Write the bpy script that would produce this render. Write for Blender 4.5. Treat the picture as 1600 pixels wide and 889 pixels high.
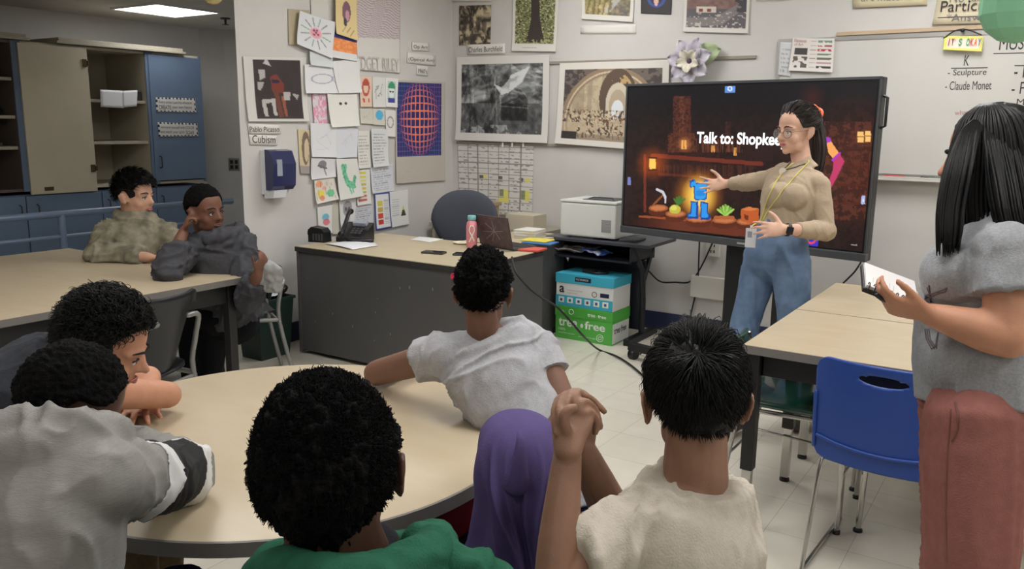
import bpy, bmesh, math, random
import numpy as np
from mathutils import Vector, Matrix, noise
for o in list(bpy.data.objects): bpy.data.objects.remove(o)
S = bpy.context.scene; COL = S.collection
random.seed(7)
V = Vector
# ---------------------------------------------------------------- camera
FPX = 1294.5; CX, CY = 800.0, 444.5
pitch, roll, yaw = math.radians(10.896), math.radians(0.759), math.radians(32.978)
CAM = V((0, 0, 1.55))
_fw = V((-math.sin(yaw)*math.cos(pitch), math.cos(yaw)*math.cos(pitch), -math.sin(pitch)))
_rt = V((math.cos(yaw), math.sin(yaw), 0)); _up = _rt.cross(_fw)
RT = math.cos(roll)*_rt + math.sin(roll)*_up
UP = -math.sin(roll)*_rt + math.cos(roll)*_up
FW = _fw
cd = bpy.data.cameras.new('camera'); cam = bpy.data.objects.new('camera', cd); COL.objects.link(cam)
cd.sensor_fit = 'HORIZONTAL'; cd.sensor_width = 36; cd.lens = FPX*36/1600
cd.clip_start = 0.05
cam.matrix_world = Matrix((( RT.x, UP.x, -FW.x, CAM.x), (RT.y, UP.y, -FW.y, CAM.y), (RT.z, UP.z, -FW.z, CAM.z), (0,0,0,1)))
S.camera = cam
# ---------------------------------------------------------------- world and exposure
S.view_settings.view_transform = 'Standard'; S.view_settings.look = 'None'
S.view_settings.gamma = 1; S.view_settings.use_curve_mapping = False
S.view_settings.exposure = 0.0
W = bpy.data.worlds.new('world'); S.world = W; W.use_nodes = True
W.node_tree.nodes['Background'].inputs[0].default_value = (0.9, 0.95, 1, 1)
W.node_tree.nodes['Background'].inputs[1].default_value = 0.3
LIGHT_MAIN = 13.2; LIGHT_ALCOVE = 7.5
# ---------------------------------------------------------------- where things stand: rays of the measured view meet planes
def ray(x, y): return FW + RT*((x-CX)/FPX) - UP*((y-CY)/FPX)
def at(x, y, D): return CAM + ray(x, y)*D
def onz(x, y, z): d = ray(x, y); return CAM + d*((z-CAM.z)/d.z)
def onX(x, y, X): d = ray(x, y); return CAM + d*(X/d.x)
def onY(x, y, Y): d = ray(x, y); return CAM + d*(Y/d.y)
WY = 5.9; WX = -4.47; KX = -6.6
Z = V((0,0,1)); R = V((math.cos(yaw), math.sin(yaw), 0)); F = V((-math.sin(yaw), math.cos(yaw), 0))
# ---------------------------------------------------------------- materials
def lin(c): 
    c = c/255.0
    return c/12.92 if c <= 0.04045 else ((c+0.055)/1.055)**2.4
def L(r, g, b): return (lin(r), lin(g), lin(b), 1)
_M = {}
def mat(key, rgb=(128,128,128), rough=.6, metal=0, var=.0, vscale=30, bump=0, bscale=80, rgb2=None, emit=0, sss=0, coat=0, stretch=None, spec=None):
    if key in _M: return _M[key]
    m = bpy.data.materials.new(key); m.use_nodes = True; nt = m.node_tree; N = nt.nodes; K = nt.links
    b = N['Principled BSDF']; b.inputs['Roughness'].default_value = rough; b.inputs['Metallic'].default_value = metal
    if spec is not None: b.inputs['Specular IOR Level'].default_value = spec
    b.inputs['Base Color'].default_value = L(*rgb)
    if coat: b.inputs['Coat Weight'].default_value = coat
    if sss:
        b.inputs['Subsurface Weight'].default_value = sss; b.inputs['Subsurface Radius'].default_value = (1,.35,.2); b.inputs['Subsurface Scale'].default_value = .006
    if emit:
        b.inputs['Emission Color'].default_value = L(*rgb); b.inputs['Emission Strength'].default_value = emit
    if var or bump or rgb2:
        tc = N.new('ShaderNodeTexCoord'); mp = N.new('ShaderNodeMapping'); K.new(tc.outputs['Object'], mp.inputs[0])
        if stretch: mp.inputs['Scale'].default_value = stretch
    if var or rgb2:
        n = N.new('ShaderNodeTexNoise'); n.inputs['Scale'].default_value = vscale; n.inputs['Detail'].default_value = 5
        K.new(mp.outputs[0], n.inputs['Vector'])
        r = N.new('ShaderNodeValToRGB'); r.color_ramp.elements[0].position = .35; r.color_ramp.elements[1].position = .65
        c = L(*rgb); c2 = L(*rgb2) if rgb2 else tuple(min(1, x*(1+var)) for x in c[:3])+(1,)
        c1 = c if rgb2 else tuple(x*(1-var) for x in c[:3])+(1,)
        r.color_ramp.elements[0].color = c1; r.color_ramp.elements[1].color = c2
        K.new(n.outputs['Fac'], r.inputs[0]); K.new(r.outputs[0], b.inputs['Base Color'])
    if bump:
        n2 = N.new('ShaderNodeTexNoise'); n2.inputs['Scale'].default_value = bscale; n2.inputs['Detail'].default_value = 4
        K.new(mp.outputs[0], n2.inputs['Vector'])
        bp = N.new('ShaderNodeBump'); bp.inputs['Strength'].default_value = bump; bp.inputs['Distance'].default_value = .004
        K.new(n2.outputs['Fac'], bp.inputs['Height']); K.new(bp.outputs[0], b.inputs['Normal'])
    _M[key] = m; return m
def attr_mat(key, emit=0, rough=.6):
    if key in _M: return _M[key]
    m = bpy.data.materials.new(key); m.use_nodes = True; nt = m.node_tree; b = nt.nodes['Principled BSDF']
    a = nt.nodes.new('ShaderNodeAttribute'); a.attribute_name = 'print_colour'
    b.inputs['Roughness'].default_value = rough
    if emit:
        b.inputs['Base Color'].default_value = (.01,.01,.01,1)
        nt.links.new(a.outputs['Color'], b.inputs['Emission Color']); b.inputs['Emission Strength'].default_value = emit
    else: nt.links.new(a.outputs['Color'], b.inputs['Base Color'])
    _M[key] = m; return m
# ---------------------------------------------------------------- object helpers
def thing(name, label, cat, loc=(0,0,0), group=None):
    o = bpy.data.objects.new(name, None); COL.objects.link(o); o.location = loc; o.empty_display_size = .05
    o['label'] = label; o['category'] = cat
    if group: o['group'] = group
    return o
def tag(o, label, cat, group=None):
    o['label'] = label; o['category'] = cat
    if group: o['group'] = group
    return o
def wloc(o):
    p = V(o.location)
    while o.parent: o = o.parent; p += o.location
    return p
def link_mesh(name, me, m, parent=None, smooth=False):
    n = len(me.vertices); co = np.empty(n*3, 'f'); me.vertices.foreach_get('co', co); co = co.reshape(-1, 3)
    lo, hi = co.min(0), co.max(0); c = np.array([(lo[0]+hi[0])/2, (lo[1]+hi[1])/2, lo[2]])
    co -= c.astype('f'); me.vertices.foreach_set('co', co.ravel()); me.update()
    if smooth: me.polygons.foreach_set('use_smooth', [True]*len(me.polygons))
    if not me.materials: me.materials.append(m)
    o = bpy.data.objects.new(name, me); COL.objects.link(o)
    if parent: o.parent = parent; o.location = V(c) - wloc(parent)
    else: o.location = V(c)
    return o
def mk(name, bm, m, parent=None, smooth=False, mats=None, auto=None):
    bmesh.ops.recalc_face_normals(bm, faces=bm.faces[:])
    me = bpy.data.meshes.new(name); bm.to_mesh(me); bm.free()
    if mats:
        for x in mats: me.materials.append(x)
    o = link_mesh(name, me, m, parent, smooth)
    if auto: 
        md = o.modifiers.new('edge_split', 'EDGE_SPLIT'); md.split_angle = math.radians(auto)
        me.polygons.foreach_set('use_smooth', [True]*len(me.polygons))
    return o
def struct(o): o['kind'] = 'structure'; return o
def B(): return bmesh.new()
def box(bm, lo, hi, bev=0, M=None, mi=0):
    lo, hi = V(lo), V(hi); c = (lo+hi)/2; s = hi-lo
    r = bmesh.ops.create_cube(bm, size=1); vs = r['verts']
    bmesh.ops.scale(bm, vec=s, verts=vs); bmesh.ops.translate(bm, vec=c, verts=vs)
    fs = set(f for v in vs for f in v.link_faces)
    if bev:
        es = list(set(e for v in vs for e in v.link_edges))
        g = bmesh.ops.bevel(bm, geom=es, offset=bev, segments=2, affect='EDGES', profile=.6)
        vs = list(set(v for f in g['faces'] for v in f.verts) | set(v for v in vs if v.is_valid)); 
        fs = set(f for v in vs for f in v.link_faces)
    for f in fs: f.material_index = mi
    if M is not None: bmesh.ops.transform(bm, matrix=M, verts=vs)
    return vs
def frameM(o, ex, ey, ez): 
    return Matrix(((ex[0],ey[0],ez[0],o[0]),(ex[1],ey[1],ez[1],o[1]),(ex[2],ey[2],ez[2],o[2]),(0,0,0,1)))
def rotz(o, a): return Matrix.Translation(V(o)) @ Matrix.Rotation(a, 4, 'Z')
def catmull(P, n):
    out = []; Q = [P[0]] + list(P) + [P[-1]]
    for i in range(1, len(Q)-2):
        a, b, c, d = Q[i-1], Q[i], Q[i+1], Q[i+2]
        for k in range(n):
            t = k/n
            out.append(.5*((2*b)+(c-a)*t+(2*a-5*b+4*c-d)*t*t+(3*b-a-3*c+d)*t*t*t))
    out.append(P[-1]); return out
def tube(bm, pts, rad, n=12, ref=None, cap='round', sub=0, mi=0, close=False):
    pts = [V(p) for p in pts]
    if not isinstance(rad, (list,)): rad = [rad]*len(pts)
    rad = [V((r, r, 0)) if not isinstance(r, (tuple, Vector)) else V((r[0], r[1], 0)) for r in rad]
    if sub: pts = catmull(pts, sub); rad = catmull(rad, sub)
    T = []
    for i in range(len(pts)):
        a = pts[max(0, i-1)]; b = pts[min(len(pts)-1, i+1)]; t = (b-a)
        T.append(t.normalized() if t.length > 1e-9 else V((0,0,1)))
    prev = None; rings = []
    def ring(c, s, u, ra, rb):
        vs = []
        for k in range(n):
            a = 2*math.pi*k/n
            vs.append(bm.verts.new(c + s*math.cos(a)*ra + u*math.sin(a)*rb))
        return vs
    for i, p in enumerate(pts):
        t = T[i]
        if ref is not None: s = V(ref) - t*V(ref).dot(t)
        elif prev is None: s = t.orthogonal()
        else: s = prev - t*prev.dot(t)
        if s.length < 1e-6: s = t.orthogonal()
        s.normalize(); prev = s; u = t.cross(s)
        ra, rb = rad[i].x, rad[i].y
        if cap == 'round' and i == 0:
            q = min(ra, rb)
            rings.append(ring(p - t*q*.96, s, u, ra*.28, rb*.28)); rings.append(ring(p - t*q*.7, s, u, ra*.71, rb*.71)); rings.append(ring(p-t*q*.38, s, u, ra*.92, rb*.92))
        rings.append(ring(p, s, u, ra, rb))
        if cap == 'round' and i == len(pts)-1:
            q = min(ra, rb)
            rings.append(ring(p + t*q*.38, s, u, ra*.92, rb*.92)); rings.append(ring(p + t*q*.7, s, u, ra*.71, rb*.71)); rings.append(ring(p + t*q*.96, s, u, ra*.28, rb*.28))
    for a, b in zip(rings, rings[1:]):
        for k in range(n):
            f = bm.faces.new((a[k], a[(k+1)%n], b[(k+1)%n], b[k])); f.material_index = mi; f.smooth = True
    if close:
        a, b = rings[-1], rings[0]
        for k in range(n): bm.faces.new((a[k], a[(k+1)%n], b[(k+1)%n], b[k])).smooth = True
    elif cap:
        bm.faces.new(rings[0][::-1]).material_index = mi; bm.faces.new(rings[-1]).material_index = mi
    return rings
def ell(bm, c, r, ax=None, seg=20):
    g = bmesh.ops.create_uvsphere(bm, u_segments=seg, v_segments=max(6, seg//2+2), radius=1); vs = g['verts']
    ax = ax or (V((1,0,0)), V((0,1,0)), V((0,0,1)))
    if isinstance(r, (int, float)): r = (r, r, r)
    M = frameM(c, ax[0]*r[0], ax[1]*r[1], ax[2]*r[2])
    bmesh.ops.transform(bm, matrix=M, verts=vs)
    for v in vs:
        for f in v.link_faces: f.smooth = True
    return vs
def lathe(bm, c, prof, n=32, ax=None, mi=0):
    ax = ax or (V((1,0,0)), V((0,1,0)), V((0,0,1))); rings = []
    for r, h in prof:
        rings.append([bm.verts.new(V(c)+ax[0]*math.cos(2*math.pi*k/n)*r+ax[1]*math.sin(2*math.pi*k/n)*r+ax[2]*h) for k in range(n)])
    for a, b in zip(rings, rings[1:]):
        for k in range(n): f = bm.faces.new((a[k], a[(k+1)%n], b[(k+1)%n], b[k])); f.material_index = mi
    bm.faces.new(rings[0][::-1]).material_index = mi; bm.faces.new(rings[-1]).material_index = mi
def prism(bm, pts, depth, mi=0):
    """pts: polygon in world, depth: extrusion vector"""
    a = [bm.verts.new(V(p)) for p in pts]; b = [bm.verts.new(V(p)+V(depth)) for p in pts]
    bm.faces.new(a[::-1]).material_index = mi; bm.faces.new(b).material_index = mi
    for i in range(len(a)):
        j = (i+1) % len(a); bm.faces.new((a[i], a[j], b[j], b[i])).material_index = mi
_tex = {}
def tex(kind, size):
    k = (kind, size)
    if k not in _tex:
        t = bpy.data.textures.new('%s_%g' % k, kind); t.noise_scale = size; _tex[k] = t
    return _tex[k]
def noise3(P, seed=0):
    T = np.random.RandomState(seed).rand(32, 32, 32); I = np.floor(P).astype(int); f = P-I; f = f*f*(3-2*f); I &= 31; J = (I+1) & 31; o = 0
    for a in (0,1):
        for b in (0,1):
            for c in (0,1):
                o = o + T[(J if a else I)[:,0], (J if b else I)[:,1], (J if c else I)[:,2]]*(f[:,0] if a else 1-f[:,0])*(f[:,1] if b else 1-f[:,1])*(f[:,2] if c else 1-f[:,2])
    return o
def fold_mesh(me, amp, d, wl, seed=0, stretch=4.5):
    """cloth creases: ridged noise drawn out along the hanging direction d"""
    n = len(me.vertices); co = np.empty(n*3, 'f'); me.vertices.foreach_get('co', co); co = co.reshape(-1,3).astype(float)
    no = np.empty(n*3, 'f'); me.vertices.foreach_get('normal', no); no = no.reshape(-1,3)
    d = np.array(V(d).normalized()); a = np.array(V(d).orthogonal().normalized()); b = np.cross(d, a)
    Q = np.stack([co@d/(wl*stretch), co@a/wl, co@b/wl], 1); w = noise3(Q*.6+3.3, seed+5)
    Q = Q + (w[:,None]-.5)*1.2; r = (1-np.abs(2*noise3(Q, seed)-1)); r = np.clip(r, 0, 1)**3; m = np.clip(noise3(Q*.35+9, seed+9)*2.2-.6, 0, 1)
    co += no*(amp*(r-.25)*m)[:,None]; me.vertices.foreach_set('co', co.astype('f').ravel()); me.update()
def organic(name, bm, m, parent=None, vox=.006, sm=6, disp=(), solid=True):
    """one continuous skin over the overlapping limb shapes in bm"""
    bmesh.ops.recalc_face_normals(bm, faces=bm.faces[:])
    me = bpy.data.meshes.new(name); bm.to_mesh(me); bm.free()
    o = bpy.data.objects.new(name, me); COL.objects.link(o)
    md = o.modifiers.new('r', 'REMESH'); md.mode = 'VOXEL'; md.voxel_size = vox; md.use_smooth_shade = True
    if sm: s = o.modifiers.new('s', 'SMOOTH'); s.factor = .5; s.iterations = sm
    for kind, size, st in disp:
        if kind == 'FOLD': continue
        d = o.modifiers.new('d', 'DISPLACE'); d.texture = tex(kind, size); d.strength = st; d.mid_level = .5; d.texture_coords = 'LOCAL'
    dg = bpy.context.evaluated_depsgraph_get(); dg.update()
    nm = bpy.data.meshes.new_from_object(o.evaluated_get(dg)); bpy.data.objects.remove(o); bpy.data.meshes.remove(me)
    nm.materials.clear(); nm.name = name
    for q in disp:
        if q[0] == 'FOLD': fold_mesh(nm, q[1], *q[2])
    return link_mesh(name, nm, m, parent, True)
def text(name, s, org, ex, ey, width, m, parent, height=None, bold=0, depth=.0006, align='LEFT'):
    cu = bpy.data.curves.new(name, 'FONT'); cu.body = s; cu.size = 1; cu.offset = bold
    o = bpy.data.objects.new(name, cu); COL.objects.link(o)
    dg = bpy.context.evaluated_depsgraph_get(); dg.update()
    me = bpy.data.meshes.new_from_object(o.evaluated_get(dg)); bpy.data.objects.remove(o)
    n = len(me.vertices); co = np.empty(n*3, 'f'); me.vertices.foreach_get('co', co); co = co.reshape(-1,3).astype(float)
    lo, hi = co.min(0), co.max(0); sx = width/(hi[0]-lo[0]); sy = sx if height is None else height/(hi[1]-lo[1])
    x = (co[:,0]-lo[0])*sx; y = (co[:,1]-(0 if height is None else lo[1]))*sy
    ex, ey = V(ex).normalized(), V(ey).normalized(); nz = ex.cross(ey)
    P = np.array(org)[None] + x[:,None]*np.array(ex)[None] + y[:,None]*np.array(ey)[None] + np.array(nz)[None]*depth
    me.vertices.foreach_set('co', P.astype('f').ravel()); me.update(); me.materials.clear()
    return link_mesh(name, me, m, parent)
def sheet(name, P, ny, nx, cols, m, parent=None, thick=.0015, smooth=True):
    """painted flat sheet. P: (ny,nx,3) points; cols: (ny,nx,3) sRGB 0..255"""
    P = np.asarray(P, float).reshape(-1, 3); idx = np.arange(ny*nx).reshape(ny, nx)
    q = np.stack([idx[:-1,:-1], idx[:-1,1:], idx[1:,1:], idx[1:,:-1]], -1).reshape(-1, 4)
    me = bpy.data.meshes.new(name); me.from_pydata(P.tolist(), [], q.tolist())
    c = np.clip(np.asarray(cols, float).reshape(-1,3)/255, 0, 1); c = np.where(c <= .04045, c/12.92, ((c+.055)/1.055)**2.4)
    a = me.color_attributes.new('print_colour', 'FLOAT_COLOR', 'POINT')
    a.data.foreach_set('color', np.c_[c, np.ones(len(c))].astype('f').ravel())
    o = link_mesh(name, me, m, parent, smooth)
    if thick:
        md = o.modifiers.new('thickness', 'SOLIDIFY'); md.thickness = thick; md.offset = 0
    return o
# numpy drawing: masks in picture coordinates
def vnoise(x, y, s, seed=0):
    x = np.asarray(x)*s; y = np.asarray(y)*s
    rng = np.random.RandomState(seed); T = rng.rand(64, 64)
    xi = np.floor(x).astype(int); yi = np.floor(y).astype(int); fx = x-xi; fy = y-yi; fx = fx*fx*(3-2*fx); fy = fy*fy*(3-2*fy)
    g = lambda a, b: T[a % 64, b % 64]
    return (g(xi,yi)*(1-fx)+g(xi+1,yi)*fx)*(1-fy)+(g(xi,yi+1)*(1-fx)+g(xi+1,yi+1)*fx)*fy
def fbm(x, y, s, seed=0): return .5*vnoise(x,y,s,seed)+.3*vnoise(x,y,s*2.1,seed+1)+.2*vnoise(x,y,s*4.3,seed+2)
def mix(c, m, rgb): m = np.clip(m, 0, 1)[..., None]; return c*(1-m)+np.array(rgb, float)*m
def mrect(x, y, x0, y0, x1, y1): return ((x >= x0)&(x <= x1)&(y >= y0)&(y <= y1)).astype(float)
def mell(x, y, cx, cy, rx, ry, soft=0):
    d = np.sqrt(((x-cx)/rx)**2+((y-cy)/ry)**2)
    return (d <= 1).astype(float) if not soft else np.clip((1-d)/soft, 0, 1)
def mseg(x, y, x0, y0, x1, y1, w):
    dx, dy = x1-x0, y1-y0; t = np.clip(((x-x0)*dx+(y-y0)*dy)/(dx*dx+dy*dy+1e-12), 0, 1)
    return (np.hypot(x-x0-t*dx, y-y0-t*dy) <= w).astype(float)
def mpoly(x, y, pts):
    ins = np.zeros(x.shape, bool)
    for i in range(len(pts)):
        x0, y0 = pts[i]; x1, y1 = pts[(i+1) % len(pts)]
        if y0 == y1: continue
        c = ((y0 > y) != (y1 > y)) & (x < (x1-x0)*(y-y0)/(y1-y0)+x0); ins ^= c
    return ins.astype(float)
# ================================================================= THE ROOM
def wall_mat():
    return mat('painted_wall', (202,199,195), .55, var=.03, vscale=3, bump=.08, bscale=160)
wallm = wall_mat()
ceilm = mat('ceiling_paint', (196,192,184), .8, var=.03, vscale=6, bump=.1, bscale=120)
def floor_mat():
    m = bpy.data.materials.new('vinyl_tile'); m.use_nodes = True; nt = m.node_tree; N = nt.nodes; K = nt.links; b = N['Principled BSDF']
    tc = N.new('ShaderNodeTexCoord'); mp = N.new('ShaderNodeMapping'); K.new(tc.outputs['Object'], mp.inputs[0])
    mp.inputs['Location'].default_value = (FLOOR_OFF[0], FLOOR_OFF[1], 0)
    br = N.new('ShaderNodeTexBrick'); br.offset = 0; br.inputs['Scale'].default_value = 1
    br.inputs['Brick Width'].default_value = .309; br.inputs['Row Height'].default_value = .309; br.inputs['Mortar Size'].default_value = .0013
    br.inputs['Color1'].default_value = L(224,218,204); br.inputs['Color2'].default_value = L(218,212,197); br.inputs['Mortar'].default_value = L(176,168,152)
    K.new(mp.outputs[0], br.inputs['Vector'])
    n = N.new('ShaderNodeTexNoise'); n.inputs['Scale'].default_value = 9; n.inputs['Detail'].default_value = 6; K.new(tc.outputs['Object'], n.inputs['Vector'])
    mx = N.new('ShaderNodeMix'); mx.data_type = 'RGBA'; mx.blend_type = 'MULTIPLY'; mx.inputs[0].default_value = .18
    K.new(br.outputs['Color'], mx.inputs[6]); K.new(n.outputs['Fac'], mx.inputs[7]); K.new(mx.outputs[2], b.inputs['Base Color'])
    b.inputs['Roughness'].default_value = .28
    return m
def slab(name, pts, depth, m):
    bm = B(); prism(bm, pts, depth); return struct(mk(name, bm, m))
CZ = 2.95; AZ = 2.45
RX0, RX1, RY0 = -8.2, 3.2, -2.6
fl = B(); box(fl, (RX0, RY0, -.1), (RX1, WY, 0))
c = V(((RX0+RX1)/2, (RY0+WY)/2, -.1)); FLOOR_OFF = (c.x+.8+.309*20, c.y+.309*20)
struct(mk('floor', fl, floor_mat()))
slab('wall_back', [(WX,WY,0),(RX1,WY,0),(RX1,WY+.15,0),(WX-.05,WY+.15,0)], (0,0,CZ), wallm)
# projecting wall with the pinned papers; its far side runs diagonally into the alcove
slab('wall_left', [(WX,3.62,0),(WX,WY,0),(WX-.15,WY+.15,0),(-6.0,5.95,0),(-6.0,5.6,0)], (0,0,CZ), wallm)
e0, e1, e2 = onz(310,45,AZ), onz(349,46.5,AZ), onz(366,47,AZ)
e3 = e2 + (e2-e1)*3
slab('wall_alcove_end', [(e0.x-.1,e0.y+.12,0),(e0.x,e0.y,0),(e1.x,e1.y,0),(e1.x,e1.y+.25,0)], (0,0,AZ), wallm)
slab('wall_alcove_corner', [(e1.x,e1.y,0),(e3.x,e3.y,0),(e3.x,e3.y+.2,0),(e1.x,e1.y+.2,0)], (0,0,AZ), wallm)
slab('wall_alcove_back', [(e0.x-.15,RY0,0),(e0.x,RY0,0),(e0.x,e0.y,0),(e0.x-.15,e0.y,0)], (0,0,AZ), wallm)
slab('ceiling_alcove', [(RX0,RY0,AZ),(WX,RY0,AZ),(WX,3.62,AZ),(-6.05,5.65,AZ),(-6.05,6.3,AZ),(RX0,6.3,AZ)], (0,0,.1), ceilm)
slab('wall_bulkhead', [(WX-.12,RY0,AZ+.1),(WX,RY0,AZ+.1),(WX,3.62,AZ+.1),(WX-.12,3.7,AZ+.1)], (0,0,CZ-AZ-.1), wallm)
slab('ceiling', [(WX-.12,RY0,CZ),(RX1,RY0,CZ),(RX1,WY,CZ),(WX-.12,WY,CZ)], (0,0,.1), ceilm)
slab('wall_right', [(RX1,RY0,0),(RX1+.15,RY0,0),(RX1+.15,WY+.15,0),(RX1,WY+.15,0)], (0,0,CZ), wallm)
slab('wall_front', [(RX0,RY0-.15,0),(RX1,RY0-.15,0),(RX1,RY0,0),(RX0,RY0,0)], (0,0,CZ), wallm)
navy = mat('navy_vinyl', (38,48,78), .5)
bm = B(); box(bm, (WX+.012, WY-.012, 0), (RX1, WY, .14), .003); struct(mk('baseboard_back', bm, navy))
bm = B(); box(bm, (WX, 3.63, 0), (WX+.012, WY, .14), .003); struct(mk('baseboard_left', bm, navy))
# tack rails on the back wall
railm = mat('tack_rail', (150,142,130), .5); tanw = mat('tan_wood_rail', (192,168,140), .5, var=.08, vscale=8, stretch=(1,12,12))
def rail(name, x0, x1, z0, z1, m, d=.014, h=.022):
    bm = B(); ex = V((x1-x0, 0, z1-z0)); L_ = ex.length; ex.normalize(); ez = V((0,-1,0)).cross(ex)*-1
    box(bm, (0,0,-h/2), (L_,d,h/2), .002, frameM((x0,WY-d,z0), ex, V((0,1,0)), ex.cross(V((0,1,0)))))
    return struct(mk(name, bm, m))
rail('trim_1', -4.42, -1.83, 2.045, 2.035, railm)
rail('trim_2', -4.42, -1.75, 1.392, 1.392, railm)
rail('trim_3', -1.31, 1.9, 2.163, 2.175, tanw, .018, .024)
# ceiling lights: recessed panels that light the room
def ceiling_light(x, y, z, w, l, strength, label, group=None):
    t = thing('ceiling_light', label, 'ceiling light', (x, y, z-.02), group)
    bm = B(); 
    for a in ((-w/2-.02,-l/2-.02,w/2+.02,-l/2),(-w/2-.02,l/2,w/2+.02,l/2+.02),(-w/2-.02,-l/2,-w/2,l/2),(w/2,-l/2,w/2+.02,l/2)):
        box(bm, (x+a[0], y+a[1], z-.015), (x+a[2], y+a[3], z))
    mk('frame', bm, mat('light_frame', (225,225,222), .5), t)
    bm = B(); box(bm, (x-w/2, y-l/2, z-.008), (x+w/2, y+l/2, z-.001)); mk('diffuser', bm, mat('lamp_%g' % strength, (252,251,250), .5, emit=strength), t)
ceiling_light(-6.32, 4.43, AZ, .58, .57, LIGHT_ALCOVE, 'square glowing ceiling panel above the blue cabinets')
for ix, x in enumerate((-2.9, -.6, 1.7)):
    for iy, y in enumerate((-.9, 1.9, 4.6)):
        ceiling_light(x, y, CZ, .6, 1.2, LIGHT_MAIN*(.45 if iy == 0 else 1.14), 'long fluorescent ceiling panel over the classroom, out of the picture', 'main room ceiling panels')
# sprinkler head on alcove ceiling
bm = B(); c = onz(352,28,AZ); lathe(bm, (c.x,c.y,AZ-.012), [(.045,.012),(.04,0)], 20); tube(bm, [(c.x,c.y,AZ-.01),(c.x,c.y,AZ-.05)], .01); box(bm, (c.x-.02,c.y-.02,AZ-.06), (c.x+.02,c.y+.02,AZ-.055))
tag(mk('sprinkler', bm, mat('dark_steel', (60,58,56), .4, .6)), 'small dark fire sprinkler head hanging below the alcove ceiling', 'sprinkler')
# ================================================================= CABINETS in the alcove
blue = mat('blue_laminate', (98,116,140), .45, var=.04, vscale=5)
blued = mat('blue_laminate_edge', (80,95,116), .5)
cream = mat('cream_laminate', (186,178,156), .5, var=.04, vscale=4)
greyw = mat('weathered_white_trim', (165,158,142), .55, var=.05)
blk = mat('black_plastic', (24,24,26), .4); steel = mat('brushed_steel', (150,148,145), .3, .9)
def ky(px, py, X=KX): p = onX(px, py, X); return p.y, p.z
CB = .60  # cabinet depth
def cabinet(name, label, y0, y1, z0=1.0, z1=2.12, shelves=(), inner=cream):
    t = thing(name, label, 'cabinet', (KX-CB/2, (y0+y1)/2, z0))
    bm = B(); th = .02; xb, xf = KX-CB, KX
    box(bm, (xb,y0,z0), (xb+th,y1,z1)); mk('back_panel', bm, inner, t)
    bm = B(); box(bm, (xb+th,y0,z0), (xf,y0+th,z1)); box(bm, (xb+th,y1-th,z0), (xf,y1,z1)); box(bm, (xb+th,y0+th,z1-th), (xf,y1-th,z1)); box(bm, (xb+th,y0+th,z0), (xf,y1-th,z0+th)); mk('carcass', bm, inner, t)
    for q0, q1 in ((y0,y0+.05),(y1-.02,y1)): bm = B(); box(bm, (xf,q0,z0), (xf+.012,q1,z1)); mk('stile', bm, blue, t)
    for z in shelves:
        bm = B(); box(bm, (xb+th,y0+th,z-.012), (xf-.02,y1-th,z+.012), .002); mk('shelf', bm, greyw, t)
    return t
ya, yb, yc, yd = 3.27, 3.87, 4.40, 4.93
c1 = cabinet('open_cabinet', 'blue-framed open shelf cabinet at the left edge of the picture', 2.45, ya+.04, shelves=(1.33, 1.56, 1.84), inner=mat('brown_laminate', (92,80,72), .6))
c2 = cabinet('open_cabinet', 'blue cabinet whose cream door stands folded back, shelves showing', yb-.56, yc, shelves=(1.36, 1.70))
# the folded back cream door, hinged at y = yb
bm = B(); box(bm, (KX+.014, ya+.06, .975), (KX+.034, yb-.01, 2.105), .003); dr = mk('door', bm, cream, c2); dr['label'] = 'cream inner face of the door folded back'
for z in (1.16, 1.99):
    bm = B(); box(bm, (KX+.034, yb-.055, z-.03), (KX+.045, yb-.02, z+.03), .003); box(bm, (KX+.03, yb-.02, z-.02), (KX+.05, yb-.005, z+.02), .003); mk('hinge', bm, mat('bronze', (92,80,58), .4, .7), dr)
bm = B(); box(bm, (KX+.034, ya+.16, 1.0), (KX+.042, ya+.23, 1.03), .002); mk('latch_plate', bm, mat('bronze'), dr)
c3 = cabinet('tall_cabinet', 'closed blue cabinet with two small motto signs on its door', yc, yd)
bm = B(); box(bm, (KX+.002, yc+.005, 1.03), (KX+.022, yd-.005, 2.10), .003); dr3 = mk('door', bm, blue, c3)
hy, hz = ky(248,253); bm = B(); tube(bm, [(KX+.022,hy,hz-.05),(KX+.05,hy,hz-.045),(KX+.05,hy,hz+.045),(KX+.022,hy,hz+.05)], .005, 8); mk('handle', bm, mat('dark_steel'), dr3)
# crown trim boards on top
for (y0, y1, zt, lb) in ((3.62, 4.76, 2.125, 'pale wooden top board lying along the cabinets above the blue door'), (2.4, 3.42, 2.125, 'pale wooden top board over the cabinet at the left edge')):
    bm = B(); box(bm, (KX-.5,y0,zt), (KX+.05,y1,zt+.02), .003); box(bm, (KX-.48,y0+.02,zt+.02), (KX+.035,y1-.02,zt+.045), .003); tag(mk('top_board', bm, greyw), lb, 'board')
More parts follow.
